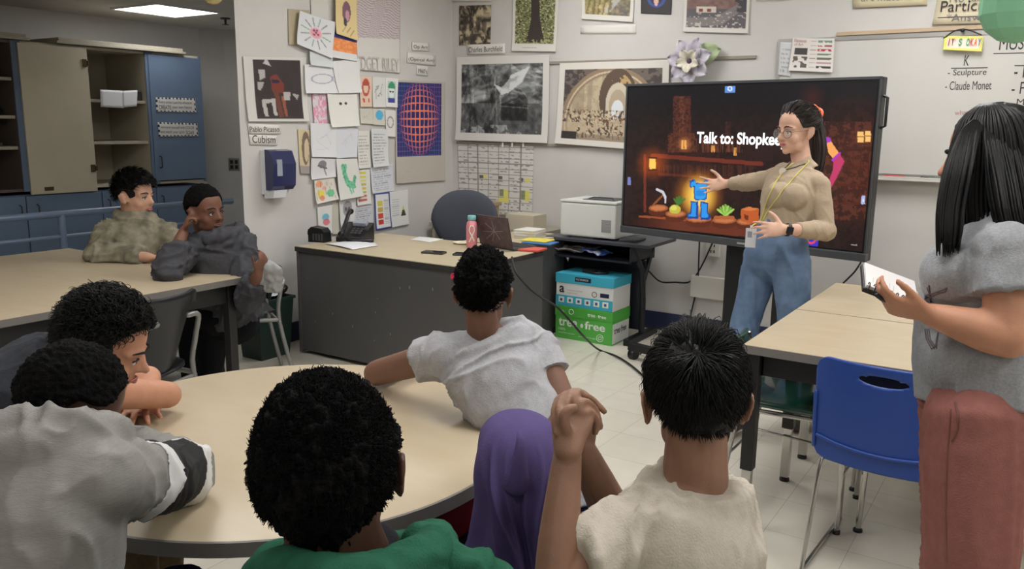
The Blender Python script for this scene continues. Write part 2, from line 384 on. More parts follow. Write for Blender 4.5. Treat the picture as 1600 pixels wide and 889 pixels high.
# lower cabinets
for i, (y0, y1, hyp, lb) in enumerate(((2.0, 2.63, 2.58, 'blue base cabinet door left of the handrail'), (2.63, 3.29, 3.24, 'blue base cabinet under the open shelves at left'), (3.29, 3.9, 3.37, 'blue base cabinet under the folded cream door'), (3.9, 4.4, 3.95, 'blue base cabinet behind the boy in the camouflage top'), (4.4, 4.93, 4.45, 'blue base cabinet at the right end of the row'))):
    t = thing('base_cabinet', lb, 'cabinet', (KX-CB/2, (y0+y1)/2, 0))
    bm = B(); box(bm, (KX-CB,y0,.0), (KX,y1,.975)); mk('body', bm, blued, t)
    d = B(); box(d, (KX+.001,y0+.004,.1), (KX+.02,y1-.004,.965), .003); d = mk('door', d, blue, t)
    bm = B(); tube(bm, [(KX+.02,hyp,.80),(KX+.05,hyp,.81),(KX+.05,hyp,.89),(KX+.02,hyp,.90)], .005, 8); mk('handle', bm, mat('dark_steel'), d)
# things in the cabinets
y_, z_ = ky(15,182); bm = B(); ell(bm, (KX-.1, 3.19, 1.60), (.05,.05,.05)); box(bm, (KX-.2,3.08,1.572), (KX-.05,3.17,1.64), .01); box(bm, (KX-.17,3.1,1.572), (KX-.06,3.2,1.6), .004)
tag(mk('tape_dispenser', bm, blk), 'black round object on the upper shelf at the left edge', 'tape dispenser')
for k, (c_, n_) in enumerate((((70,66,62),'dark folder lying lowest in the stack on the left open shelf'), ((120,50,60),'dull red folder in the stack on the left open shelf'), ((88,60,80),'purple folder on top of the stack on the left open shelf'))):
    bm = B(); box(bm, (KX-.32,2.75,1.345+k*.03), (KX-.06,3.2-.02*k,1.37+k*.03), .004); tag(mk('folder', bm, mat('folder_%d'%k, c_, .6)), n_, 'folder')
bm = B(); box(bm, (KX-.35,4.2,1.714), (KX-.06,4.38,1.79), .004); tag(mk('storage_box', bm, mat('dark_card', (46,42,40), .7)), 'dark flat box on the top shelf beside the blue door', 'box')
bm = B(); box(bm, (KX-.3,3.885,1.714), (KX-.1,3.92,1.86), .002); tag(mk('binder', bm, mat('dark_card')), 'dark binder standing on the top shelf beside the hinge', 'binder')
# handrail
rm = mat('blue_grey_rail', (104,122,146), .35, coat=.3)
t = thing('handrail', 'blue-grey tubular handrail running in front of the base cabinets', 'handrail', (-5.75, 3.1, 0))
bm = B(); tube(bm, [(-5.75,.6,.9),(-5.75,4.25,.9),(-5.75,4.31,.86),(-5.75,4.31,.74)], .024, 14, sub=3); mk('top_rail', bm, rm, t)
bm = B(); tube(bm, [(-5.75,.6,.745),(-5.75,4.31,.745)], .014, 12); mk('middle_rail', bm, rm, t)
for y in (1.1, 3.1, 4.31):
    bm = B(); tube(bm, [(-5.75,y,0),(-5.75,y,.9)], .024, 14); lathe(bm, (-5.75,y,0), [(.05,0),(.05,.01)], 16); mk('post', bm, rm, t)
# outlet on the alcove corner wall
d = (e3-e1).normalized(); c = onY(366,257,e1.y+.3)
k = ray(366,257); # meet plane through e1 along d
nrm = V((d.y,-d.x,0)).normalized(); c = CAM + k*((e1-CAM).dot(nrm)/k.dot(nrm)); M = frameM(c+nrm*.004, d, nrm, Z)
t = thing('wall_outlet', 'small metal outlet plate on the grey wall beyond the cabinets', 'outlet', c)
bm = B(); box(bm, (-.055,-.004,-.065), (.055,.004,.065), .003, M); mk('plate', bm, steel, t)
bm = B(); [box(bm, (x-.016,.004,z-.02), (x+.016,.008,z+.02), .004, M) for x in (-.024,.024) for z in (-.026,.026)]; mk('socket', bm, blk, t)
# ================================================================= WALL DECOR
ink = mat('ink', (48,44,46), .7); inkg = mat('pencil_grey', (120,118,120), .7); inkl = mat('light_grey_print', (190,185,180), .7)
paperm = attr_mat('printed_paper', rough=.65)
EXb, EXl = V((1,0,0)), V((0,1,0))
def wallpt(px, py, wall, off=0):
    if wall == 'b': p = onY(px, py, WY); return V((p.x, WY-off, p.z))
    if wall == 'l': p = onX(px, py, WX); return V((WX+off, p.y, p.z))
    if wall == 'k': p = onX(px, py, KX+.024); return V((KX+.024+off, p.y, p.z))
NRM = {'b': V((0,-1,0)), 'l': V((1,0,0)), 'k': V((1,0,0))}
def pic(name, label, cat, quad, wall, fn, nx=30, ny=30, off=.004, curl=0, group=None, thick=.0015, parent=None, m=None, cz=1):
    c = [wallpt(*q, wall, off) for q in quad]; n = NRM[wall]
    u = np.linspace(0,1,nx)[None,:]; v = np.linspace(0,1,ny)[:,None]  # v down
    P = sum(np.array(c[i])[None,None]*w[...,None] for i, w in enumerate(((1-u)*(1-v), u*(1-v), u*v, (1-u)*v)))
    if curl:
        k = curl*(np.maximum(0,(v-.55)/.45)**2*cz + .35*np.maximum(0,(np.abs(u-.5)-.3)/.2)**2)*(u*0+1)
        P = P + np.array(n)[None,None]*k[...,None]
    w = (c[1]-c[0]).length; h = (c[3]-c[0]).length
    X, Y = np.meshgrid(np.linspace(0,1,nx), np.linspace(0,1,ny)); C0 = np.ones((ny,nx,3))
    o = sheet(name, P, ny, nx, fn(X, Y, C0, w/h), m or paperm, parent, thick)
    if not parent: tag(o, label, cat, group)
    return o
def wtext(parent, s, px, py, px2, py2, wall, off, h=None, m=None, name='lettering', bold=0):
    a = wallpt(px, py, wall, off); b = wallpt(px2, py2, wall, off); ex = (b-a); w = ex.length; ex.normalize()
    ey = NRM[wall].cross(ex); ey = ey if ey.z > 0 else -ey
    return text(name, s, a, ex, ey, w, m or ink, parent, h, bold)
WH = (222,219,212)
def plain(rgb=WH, n=.0): 
    def f(x, y, c, a): return c*np.array(rgb, float)*(1 - n*fbm(x, y, 6)[...,None])
    return f
def lines(rgb=WH, rows=10, col=(150,148,150), x0=.1, x1=.9, y0=.1, y1=.9, extra=None):
    def f(x, y, c, a):
        c = c*np.array(rgb, float)
        k = ((y*rows*2) % 2 > 1.2) & (y > y0) & (y < y1) & (x > x0) & (x < x1*(.75+.25*vnoise(np.floor(y*rows)*1.7+.3, y*0, 3.1, 5))) & (vnoise(x, np.floor(y*rows), 40, 3) > .3)
        c = mix(c, k*.8, col)
        return extra(x, y, c, a) if extra else c
    return f
# --- posters on the back wall (artworks are generic stand-ins)
def mono_landscape(x, y, c, a):
    c = c*np.array((216,214,208.)); k = (x>.06)&(x<.935)&(y>.085)&(y<.905)
    sky = fbm(x+.4*fbm(x,y,5,2), y*1.6+.3*x, 7, 4); g = 50+120*np.clip((sky-.3)*2, 0, 1)
    g = np.where(y > .55, 45+75*fbm(x*1.5,y,16,9), g); g = g - 35*(fbm(x*3,y*.6,10,11) > .56)*(x < .45)
    g = g+120*mpoly(x, y, [(.42,.32),(.5,.36),(.56,.3),(.60,.22),(.8,.12),(.72,.3),(.58,.42),(.5,.45)])
    g = g+70*np.clip(fbm(x*6+2*y,y*1.2,6,31)-.55,0,1)*3*(x<.5)*(y>.15)*(y<.75)+30*mseg(x,y,.43,.25,.46,.8,.008)+60*np.clip((fbm(x*2-y*2,y*3,7,33)-.5)*4,0,1)*(x>.6)*(y<.6)
    g = g-45*mpoly(x, y, [(.5,.5),(.58,.38),(.7,.38),(.78,.5),(.78,.75),(.5,.75)])+50*mseg(x,y,.5,.58,.78,.6,.008)
    g = g+70*((y > .8)&(fbm(x,y,14,21) > .52))
    g = np.clip(g, 25, 215); pic_ = np.stack([g, g*1.02, g*1.02], -1)
    return np.where(k[...,None], pic_, c)
pic('poster', 'large black and white stormy landscape poster above the wall calendar', 'poster', [(716,90),(861,86),(859,224),(715,219)], 'b', mono_landscape, 130, 110, .018, .02)
def arch_hall(x, y, c, a):
    c = c*np.array((218,214,206.)); k = (x>.055)&(x<.945)&(y>.08)&(y<.93)
    p = np.ones_like(c)*np.array((196,180,152.)); n = fbm(x,y,20,3)
    d = np.hypot((x-.5)/.46, (y-.72)/.66)
    p = mix(p, (d > 1)*1., (74,66,66)); p = mix(p, ((d>1)&(n>.55))*.5, (150,135,120))
    p = mix(p, ((d > .86)&(d < 1)), (150,128,104)); p = mix(p, ((d>.9)&(d<.93)), (205,190,165))
    p = mix(p, (d < .86)*.5*(n>.5), (165,146,120))
    p = mix(p, (vnoise(x, y*0, 26, 8) > .6)*(d < .86)*(y < .6)*.5, (150,136,116))
    d2 = np.hypot((x-.56)/.17, (y-.42)/.34); p = mix(p, (d2 < 1)&(y < .6), (96,80,66)); p = mix(p, ((d2 < .85)&(y < .25))*(n>.5), (190,160,110))
    d3 = np.hypot((x-.56)/.11, (y-.5)/.26); p = mix(p, (d3 < 1)&(y < .64), (206,196,176)); p = mix(p, ((d3 < .7))&(y < .64), (180,164,140))
    d4 = np.hypot((x-.56)/.055, (y-.56)/.12); p = mix(p, (d4 < 1)&(y < .66), (222,226,230))
    cr = ((y > .56)&(y < .72)|((y > .7)&(y < .9)&(x > .2)&(x < .62)))&(fbm(x*3.2,y*1.3,22,7) > .5)
    hue = vnoise(x, y, 24, 12)
    p = mix(p, cr*.95, (92,74,62)); p = mix(p, cr*(hue > .62)*.7, (150,98,76)); p = mix(p, cr*(hue < .3)*.7, (104,104,112)); p = mix(p, cr*(vnoise(x*1.5,y,44,5)>.6), (208,190,160)); p = mix(p, cr*(vnoise(x*1.5,y,50,15)>.7), (60,48,44))
    p = mix(p, (y > .72)*(~cr)*.6, (190,172,146)); p = mix(p, mrect(x,y,.055,.83,.2,.93), (52,46,46)); p = mix(p, ((y>.86)&(x>.2))*.5, (120,104,88))
    return np.where(k[...,None], p, c)
pic('poster', 'wide poster of robed figures under a great arch, left of the screen', 'poster', [(877,99),(1048,94),(1044,238),(870,224)], 'b', arch_hall, 170, 130, .02, .015)
def brown_print(x, y, c, a):
    n = fbm(x*1.2+.3*vnoise(x,y,4,9), y*.8, 7, 2); g = np.clip((n-.3)*3, 0, 1)[...,None]
    c = (1-g)*np.array((52,44,38.))+g*np.array((196,182,150.)); 
    for i in range(4): c = mix(c, mell(x,y,.2+.2*i,.42+.03*i,.08,.22,.3)*.6, (60,52,46))
    return mix(c, (y > .72)*(vnoise(x,y,12,4)>.5)*.8, (70,62,54))
pic('poster', 'small brown and cream ink print beneath the upper left paper edge', 'poster', [(718,9),(768,8),(767,69),(718,71)], 'b', brown_print, 50, 60, .006)
def tree_poster(x, y, c, a):
    c = c*np.array((214,211,203.)); k = (x>.07)&(x<.93)&(y<.86)
    n = fbm(x,y*2,26,5); p = np.stack([70+90*n, 78+84*n, 48+60*n], -1); p = mix(p, (vnoise(x,y*1.8,40,2)>.72), (190,190,150)); p = mix(p, (vnoise(x,y*1.8,34,6)>.75), (60,56,40))
    w = .09+.13*np.maximum(0,(y-.3)/.55)**1.5; p = mix(p, (np.abs(x-.5-.03*y)<w)*(y<.84), (58,50,46)); p = mix(p, (y>.78)*(vnoise(x,y,30,9)>.6), (160,156,110))
    return np.where(k[...,None], p, c)
t0 = pic('poster', 'tall poster of a dark tree trunk among green leaves', 'poster', [(802,-6),(874,-6),(870,81),(801,80)], 'b', tree_poster, 70, 90, .006, .012)
for i, (a_, w_) in enumerate(((72.5,.9),(75,.5))):
    wtext(t0, 'exhibition of the garden and forest' if i == 0 else 'museum of art', 818, a_, 818+45*w_, a_+.6, 'b', .012+.006*i, .011-.004*i, ink)
def field_poster(x, y, c, a):
    c = c*np.array((216,213,205.)); k = (x>.06)&(x<.93)&(y<.86); n = fbm(x,y,12,5)
    p = np.stack([120+110*n,112+95*n,70+90*n], -1); p = mix(p, (x > .55)*np.clip(fbm(x,y,5,8)*2.2-.5,0,1), (92,88,92)); p = mix(p, mseg(x,y,.5,.75,.92,.1,.06)*.7, (196,196,198))
    p = mix(p, (np.sin(x*60+6*y+5*n)>.4)*(x<.6)*.6, (96,88,50))
    return np.where(k[...,None], p, c)
pic('poster', 'golden grass landscape poster cut by the top edge, above a blank strip', 'poster', [(909,-30),(993,-30),(990,35),(910,30)], 'b', field_poster, 70, 70, .006, .01)
def dark_poster(x, y, c, a):
    c = c*np.array((58,54,56.)); c = mix(c, mell(x,y,.5,.45,.32,.35), (60,84,150)); c = mix(c, mell(x,y,.5,.45,.22,.27), (70,46,60)); return mix(c, mell(x,y,.5,.55,.08,.2), (220,180,170))
pic('poster', 'small dark poster with a blue ring at the top edge above the screen', 'poster', [(1002,-30),(1052,-28),(1049,23),(1002,21)], 'b', dark_poster, 40, 44, .006)
def street_poster(x, y, c, a):
    c = c*np.array((214,210,203.)); k = (x>.05)&(x<.95)&(y<.90); n = fbm(x,y,14,5)
    p = np.stack([110+40*n,84+36*n,78+36*n], -1); p = mix(p, (y>.55), (96,92,96)); p = mix(p, mpoly(x,y,[(.05,.72),(.5,.7),(.95,.35),(.95,.5),(.6,.85),(.05,.9)]), (128,122,120))
    p = mix(p, mrect(x,y,.2,.5,.5,.62), (206,196,186)); p = mix(p, mrect(x,y,.24,.54,.3,.6)+mrect(x,y,.36,.54,.42,.6), (130,60,52)); p = mix(p, (vnoise(x,y,30,3)>.75)*(y>.6), (190,180,170)); p = mix(p, mrect(x,y,.78,.25,.95,.6)*(n>.4), (70,66,74))
    return np.where(k[...,None], p, c)
pic('poster', 'poster of a street with a white vehicle, above the paper flower', 'poster', [(1071,-30),(1174,-32),(1170,53),(1068,50)], 'b', street_poster, 80, 70, .006, .008)
pic('paper_strip', 'blank white paper strip under the golden grass poster', 'paper', [(907,40),(994,38),(994,53),(907,53)], 'b', plain(), 8, 4, .004)
pic('paper_strip', 'white paper edge at the very top left of the back wall', 'paper', [(709,-14),(772,-14),(771,2),(709,2)], 'b', plain(), 8, 4, .012, .01)
o = pic('name_card', 'white name card lettered by hand under the small brown print', 'sign', [(730,70),(790,68),(790,84),(731,86)], 'b', plain(), 8, 4, .008)
wtext(o, 'Charles Burchfield', 733, 82, 786, 80, 'b', .0098, .042)
# calendar of handwritten boxes
def calendar(x, y, c, a):
    c = c*np.array((214,212,206.)); gx = [.0,.14,.27,.41,.55,.69,.84,1]; gy = [.045,.12,.21,.28,.36,.43,.51,.585,.66,.75,.82,.93]
    for g in gx[1:-1]: c = mix(c, (np.abs(x-g)<.006)*(y<.93), (140,136,132))
    for g in gy: c = mix(c, (np.abs(y-g)<.005), (140,136,132))
    sc = (vnoise(x,y,34,6)>.62)&(vnoise(x,np.floor(y*22),18,3)>.35)&((y*22)%1>.35)&((y*22)%1<.75)
    c = mix(c, sc*.75, (128,124,124))
    for (x0,y0,x1,y1,k) in ((.29,.455,.34,.5,0),(.34,.445,.39,.5,1),(.55,.455,.60,.5,0),(.85,.46,.88,.51,0),(.9,.46,.97,.52,1),(.56,.64,.62,.74,2),(.62,.64,.68,.8,1),(.85,.64,.9,.77,2),(.9,.64,.97,.78,1),(.55,.76,.69,.82,1)):
        c = mix(c, mrect(x,y,x0,y0,x1,y1)*(.9 if k==1 else .8), ((70,68,70),(226,218,110),(120,130,84))[k])
    return c
o = pic('wall_calendar', 'large handwritten calendar grid with yellow notes behind the office chair', 'calendar', [(716,222),(835,226),(832,339),(719,330)], 'b', calendar, 110, 110, .006, .01)
wtext(o, 'Questions & Deadlines', 762, 330, 829, 336, 'b', .014, .03, inkg)
for px in (788, 803, 820):
    bm = B(); p = wallpt(px, 226, 'b', .026); box(bm, p-V((.008,.003,.02)), p+V((.008,.003,.02)), .003, Matrix.Translation(V((0,0,0)))); tag(mk('binder_clip', bm, mat('clip_white', (226,226,222), .4)), 'white clip on the calendar top edge, '+{788:'leftmost',803:'middle',820:'rightmost'}[px]+' of the three', 'clip')
# paper flower
fc = wallpt(1085, 97, 'b', .05); t = thing('paper_flower', 'pale lilac paper flower with a green leaf pinned above the screen', 'paper flower', fc)
petal = mat('lilac_paper', (176,170,184), .7, rgb2=(206,202,210), vscale=14); bm = B()
def petal_shape(bm, c, ang, ln, wd, lift, cup=.02):
    d = V((math.cos(ang), 0, math.sin(ang))); s = V((-math.sin(ang), 0, math.cos(ang))); n = V((0,-1,0)); rows = []
    for i in range(7):
        t_ = i/6; w = wd*math.sin(math.pi*min(1, .12+t_*.86))**.7*(1 if t_ < .95 else .25)
        rows.append([bm.verts.new(c + d*ln*t_ + s*w*k + n*(lift*math.sin(t_*2.2) + cup*abs(k)*2)) for k in (-.5,-.25,0,.25,.5)])
    for a, b in zip(rows, rows[1:]):
        for k in range(4): bm.faces.new((a[k],a[k+1],b[k+1],b[k]))
def solid(o, th=.002): m_ = o.modifiers.new('thickness', 'SOLIDIFY'); m_.thickness = th; return o
for k in range(7):
    bm = B(); petal_shape(bm, fc, k*2*math.pi/7+.3, .17, .12, .05); solid(mk('petal', bm, petal, t, True))
for k in range(5):
    bm = B(); petal_shape(bm, fc+V((0,-.02,0)), k*2*math.pi/5+.9, .09, .07, .06); solid(mk('petal', bm, mat('cream_paper', (214,208,190), .7), t, True))
bm = B(); ell(bm, fc+V((0,-.04,0)), .022); mk('flower_centre', bm, mat('plum', (84,70,92), .7), t, True)
bm = B(); petal_shape(bm, fc+V((.02,.02,.03)), .25, .20, .15, .02); solid(mk('leaf', bm, mat('pale_green_paper', (176,190,150), .7), t, True))
# elements poster by whiteboard, whiteboard itself
WB0, WB1 = -1.68, 1.9
t = thing('whiteboard', 'wide whiteboard with handwritten lists behind the standing woman', 'whiteboard', (.1, WY-.02, 1.24))
bm = B(); box(bm, (WB0+.02, WY-.018, 1.27), (WB1-.02, WY-.004, 2.12)); mk('writing_surface', bm, mat('whiteboard_enamel', (205,203,198), .18, var=.02, vscale=2), t)
alu = mat('aluminium_trim', (172,170,166), .35, .7)
bm = B(); box(bm, (WB0,WY-.024,2.12), (WB1,WY-.001,2.145)); box(bm, (WB0,WY-.024,1.25), (WB0+.022,WY-.001,2.12)); box(bm, (WB1-.022,WY-.024,1.25), (WB1,WY-.001,2.12)); box(bm, (WB0,WY-.024,1.25), (WB1,WY-.001,1.272)); mk('frame', bm, alu, t)
bm = B(); box(bm, (-1.35,WY-.09,1.232), (WB1,WY-.02,1.248), .003); box(bm, (-1.35,WY-.09,1.248), (WB1,WY-.083,1.258), .002); mk('marker_tray', bm, mat('tray', (206,203,196), .4), t)
def bt(s, x0, y0, x1, y1, h, m=ink): return wtext(t, s, x0, y0, x1, y1, 'b', .0188, h, m, 'handwriting')
def bl(x0, y0, x1, y1, m=ink, w=.0025):
    a, b = wallpt(x0,y0,'b',.0185), wallpt(x1,y1,'b',.0185); bm = B(); tube(bm, [a,b], w, 6); mk('ruled_line', bm, m, t)
bt('K', 1506, 103, 1514, 103, .062); bl(1487,107,1543,106)
bt('- Sculpture', 1481,121, 1541,120, .046); bt('- Claude Monet', 1477,141, 1549,140, .052)
bt('what outfit', 1492,180, 1540,178, .03, mat('red_ink', (176,130,126), .7)); bl(1508,176,1532,176, mat('red_ink'), .0015)
bt('MUSEUM', 1561,79, 1640,76, .075); bl(1553,84,1660,82); bl(1586,103,1660,102)
bt('- Picasso', 1584,122, 1660,121, .085); bt('- Photos', 1580,147, 1650,147, .07); bt('- Making', 1576,168, 1640,168, .05); bt('an art', 1594,186,1640,186,.045)
for (x0, x1, cm, lb) in ((1382,1412,(190,70,70),'red marker lying on the whiteboard tray'), (1440,1450,(60,60,62),'short black marker on the whiteboard tray'), (1452,1474,(70,90,80),'dark capped marker on the tray nearest the standing woman')):
    a, b = onY(x0,276,WY-.055), onY(x1,278,WY-.055); bm = B(); a.z = b.z = 1.257; tube(bm, [a,a+(b-a)*.35], .009, 10); tube(bm, [a+(b-a)*.35,b], .0075, 10); tag(mk('marker', bm, mat('marker_%d'%x0, cm, .4)), lb, 'marker')
def elements(x, y, c, a):
    c = c*np.array((222,216,210.)); c = mix(c, mrect(x,y,.08,.3,.38,.5), (70,66,66)); c = mix(c, mrect(x,y,.06,.55,.4,.92)*(vnoise(x,y,14,3)>.5), (96,90,84))
    cols = ((120,150,130),(160,80,80),(190,50,80),(110,140,110),(110,110,96),(180,150,160),(60,58,56))
    for i, q in enumerate(cols): c = mix(c, mrect(x,y,.62,.06+.128*i,.95,.12+.128*i)*(vnoise(x,y,20,i)>.3), q); c = mix(c, mrect(x,y,.44,.08+.128*i,.58,.1+.128*i)*.7, (150,130,130))
    return c
o = pic('art_poster', 'small white chart with coloured rows pinned on the whiteboard top left corner', 'poster', [(1241,60),(1306,61),(1303,114),(1234,111)], 'b', elements, 70, 60, .03, .01)
wtext(o, 'Elements', 1243, 66, 1262, 67, 'b', .033, .02, mat('red_ink')); wtext(o, 'of Art', 1243, 72, 1257, 72.5, 'b', .033, .02, mat('red_ink'))
pic('paper_sheet', 'pale grey paper taped to the whiteboard beside the coloured chart', 'paper', [(1221,66),(1240,67),(1236,120),(1217,118)], 'b', lines((206,208,210), 8), 12, 24, .024)
o = pic('hanging_sign', 'small yellow-edged sign hung on the whiteboard', 'sign', [(1477,57),(1538,58),(1535,82),(1475,79)], 'b', lambda x,y,c,a: mix(c*np.array((226,222,120.)), mrect(x,y,.08,.2,.93,.82), (232,228,216)), 30, 20, .05, .004)
for i, (ch, q) in enumerate(zip("IT'S OKAY", ((200,60,60),(220,120,50),(90,90,90),(80,150,90),0,(60,160,90),(210,60,60),(230,130,60),(80,100,180)))):
    if q: a = 1481+5.9*i; wtext(o, ch, a+(1.5 if ch in "I'" else 0), 72.5 if ch != "'" else 66, a+(2 if ch == "'" else 3 if ch == 'I' else 4.8), 72.6 if ch != "'" else 66, 'b', .056, .042 if ch != "'" else .014, mat('letter_%s%d'%(ch if ch.isalpha() else 'x', i), q, .6), bold=.02)
bm = B(); a = wallpt(1505,57,'b',.05); tube(bm, [a+V((-.1,0,-.01)),a+V((-.04,-.01,.03)),a+V((.02,0,.035)),a+V((.1,0,0))], .004, 8, sub=4); ell(bm, a+V((0,-.01,.03)), .012); mk('cord', bm, blk, o)
tanp = (206,192,160)
o = pic('paper_banner', 'cream paper banner cut by the top edge, left of the longer one', 'sign', [(1331,-30),(1450,-34),(1449,8),(1334,13)], 'b', plain(tanp), 10, 6, .008, .006)
wtext(o, 'art materials', 1346, 3, 1437, 0, 'b', .012, .05, inkg)
o = pic('paper_banner', 'cream paper banner of class rules beside the green lantern', 'sign', [(1470,-30),(1660,-36),(1656,33),(1457,39)], 'b', plain((212,200,172)), 12, 8, .008, .008)
wtext(o, '*No talking', 1475, 9, 1560, 6, 'b', .018, .07, inkg); wtext(o, 'Participation', 1469, 25, 1598, 20, 'b', .018, .085); wtext(o, '*Answer questions', 1478, 38, 1640, 33, 'b', .02, .06, inkg)
p0, p1 = wallpt(1466,28,'b',.016), wallpt(1600,23,'b',.016); bm = B(); tube(bm, [p0,p1], .002, 6); mk('ruled_line', bm, ink, o)
pic('paper_strip', 'white strip at the top edge right of the street poster', 'paper', [(1180,-10),(1234,-12),(1232,1),(1182,2)], 'b', plain(), 6, 4, .006)
# --- papers on the left wall
def head_art(x, y, c, a):
    c = c*np.array((208,206,200.)); k = (x>.14)&(x<.91)&(y>.05)&(y<.955); p = np.ones_like(c)*np.array((54,46,46.))*(.85+.3*fbm(x,y,6,2))[...,None]
    sh = [([(.3,.1),(.36,.02),(.42,.14)],(190,188,186)),([(.22,.2),(.32,.2),(.32,.32),(.24,.36)],(176,172,170)),([(.2,.38),(.3,.38),(.28,.44),(.24,.52),(.2,.5)],(170,166,164)),
          ([(.4,.3),(.5,.26),(.62,.42),(.6,.56),(.42,.54)],(120,52,40)),([(.42,.5),(.52,.52),(.58,.92),(.5,.94),(.46,.62)],(110,60,48)),([(.56,.6),(.62,.6),(.64,.92),(.6,.92)],(150,84,64)),
          ([(.6,.54),(.72,.54),(.7,.66),(.6,.66)],(180,176,172)),([(.74,.56),(.86,.58),(.82,.66)],(170,166,162)),([(.24,.66),(.46,.64),(.47,.9),(.42,.9),(.40,.70),(.31,.72),(.33,.92),(.27,.92)],(184,180,176)),([(.42,.34),(.56,.36),(.54,.4),(.42,.4)],(40,36,60))]
    for q, col in sh: p = mix(p, mpoly(x,y,q), col)
    return np.where(k[...,None], p, c)
pic('poster', 'dark poster of angular figure shapes, leftmost on the papered wall', 'poster', [(378,88),(476,90),(481,190),(385,190)], 'l', head_art, 80, 80, .006, .012)
for (s, q, tx, lb) in (('Pablo Picasso', [(386,193),(437,195),(437,209),(388,209)], (389,206,435,206), 'hand-lettered name strip directly under the dark angular poster'),
                       ('Cubism', [(388,210),(432,212),(432,227),(390,226)], (393,223,429,224), 'lower hand-lettered strip naming the style, above the towel dispenser'),
                       ('Op Art', [(643,65),(670,67),(670,80),(643,79)], (645,77,667,78), 'topmost hand-lettered card beside the colour orb poster'),
                       ('(Optical Art)', [(636,82),(680,87),(680,103),(635,98)], (637,96,677,99), 'middle hand-lettered card beside the colour orb poster'),
                       ("1960's", [(650,102),(668,104),(668,119),(650,117)], (652,114,666,115), 'small hand-lettered date card beside the colour orb poster')):
    o = pic('name_card', lb, 'sign', q, 'l', plain(), 8, 4, .006, .003); wtext(o, s, *tx, 'l', .009, .034 if s != 'Cubism' else .05)
def stripes(x, y, c, a): k = np.sin((y*38+1.4*np.sin(x*9+y*5))*2*math.pi) > 0; return np.where(k[...,None], np.array((172,156,158.)), np.array((206,196,196.)))
t1 = pic('poster', 'pink-grey rippled line poster cut by the top edge', 'poster', [(553,-30),(624,-30),(623,114),(557,109)], 'l', lambda x,y,c,a: np.where((y[...,None] < .63), stripes(x,y,c,a), c*np.array((212,208,202.))), 60, 130, .006, .008)
wtext(t1, 'BRIDGET RILEY', 545, 108, 621, 112, 'l', .018, .1, inkl)
def orb(x, y, c, a):
    c = c*np.array((190,184,172.)); k = (x>.03)&(x<.93)&(y>0.02)&(y<.74); cx, cy, r = .48, .37, .36
    X = (x-cx)/.40; Y = (y-cy)/r; d = np.hypot(X, Y)
    b = np.sqrt(np.clip(1-d*d, 0, 1)); k2 = np.arcsin(np.clip(d,0,.999))/np.maximum(d,1e-3)/1.571; fx = np.where(d<1, X*k2, X); fy = np.where(d<1, Y*k2, Y)
    n = np.where(d<1, 7.0, 8.0); gx = np.abs(((fx*n) % 1)-.5) > np.where(d<1,.38,.40); gy = np.abs(((fy*n) % 1)-.5) > .40
    lnk = gx|gy; base = np.ones_like(c)*np.array((34,52,104.)); base = mix(base, (d<1)*.6, (46,40,110))
    lc = mix(np.ones_like(c)*np.array((120,76,150.)), np.clip(b,0,1), (252,140,104)); lc = mix(lc, (d>1)*np.clip(1.5-np.abs(x-y)*2,0,1)*.6, (60,90,150)); lc = mix(lc, (d>1)*(x+1-y>1.15)*.0, (200,90,150))
    return np.where(k[...,None], np.where(lnk[...,None], lc, base), c)
o = pic('poster', 'blue poster with a bulging pink and orange grid orb', 'poster', [(616,125),(694,128),(693,282),(617,287)], 'l', orb, 130, 190, .006, .01)
wtext(o, 'Gallery of Modern Art', 620, 275, 652, 273, 'l', .012, .03, inkg)
def doodle(seed, col=(150,146,150), bg=WH, n=5, w=.012, extra=None):
    def f(x, y, c, a):
        c = c*np.array(bg, float); rng = np.random.RandomState(seed)
        for i in range(n):
            p = [(.2+.6*rng.rand(), .2+.6*rng.rand()) for _ in range(3)]
            for q0, q1 in zip(p, p[1:]): c = mix(c, mseg(x,y,*q0,*q1,w)*.7, col)
        return extra(x,y,c,a) if extra else c
    return f
def sun(x, y, c, a):
    c = c*np.array((216,216,218.)); 
    for k in range(12):
        t = k*math.pi/6+.2; c = mix(c, mseg(x,y,.5+.2*math.cos(t),.48+.2*math.sin(t),.5+.42*math.cos(t),.48+.42*math.sin(t),.016)*.8, (120,130,132) if k%3 else (120,170,140))
    c = mix(c, mell(x,y,.5,.48,.19,.17,.3), (226,160,172))
    for q in ((.44,.42),(.52,.4),(.56,.5),(.46,.53),(.5,.47)): c = mix(c, mell(x,y,*q,.03,.03), (130,60,90))
    return c
def portrait(x, y, c, a):
    c = c*np.array((222,200,146.)); c = mix(c, mell(x,y,.52,.42,.2,.24), (128,92,104)); c = mix(c, mell(x,y,.56,.5,.1,.12), (196,150,160)); c = mix(c, mell(x,y,.46,.66,.08,.1), (70,64,80)); return mix(c, (mseg(x,y,.3,.9,.45,.78,.01)+mseg(x,y,.5,.9,.7,.75,.01)+mseg(x,y,.65,.95,.85,.8,.01)), (150,120,80))
def bands(x, y, c, a): c = c*np.array((214,214,214.)); c = mix(c, y<.2, (66,74,140)); c = mix(c, (y>.2)&(y<.7), (232,136,78)); return mix(c, (fbm(x,y,9,3)>.55)&(y>.2)&(y<.7), (240,160,100))
def fish(x, y, c, a):
    c = c*np.array((220,220,222.)); e = np.hypot((x-.5)/.3,(y-.5)/.16); c = mix(c, (np.abs(e-1)<.09)*.6, (130,140,160)); c = mix(c, mseg(x,y,.78,.5,.9,.35,.01)+mseg(x,y,.78,.5,.9,.65,.01), (140,150,170)); return c
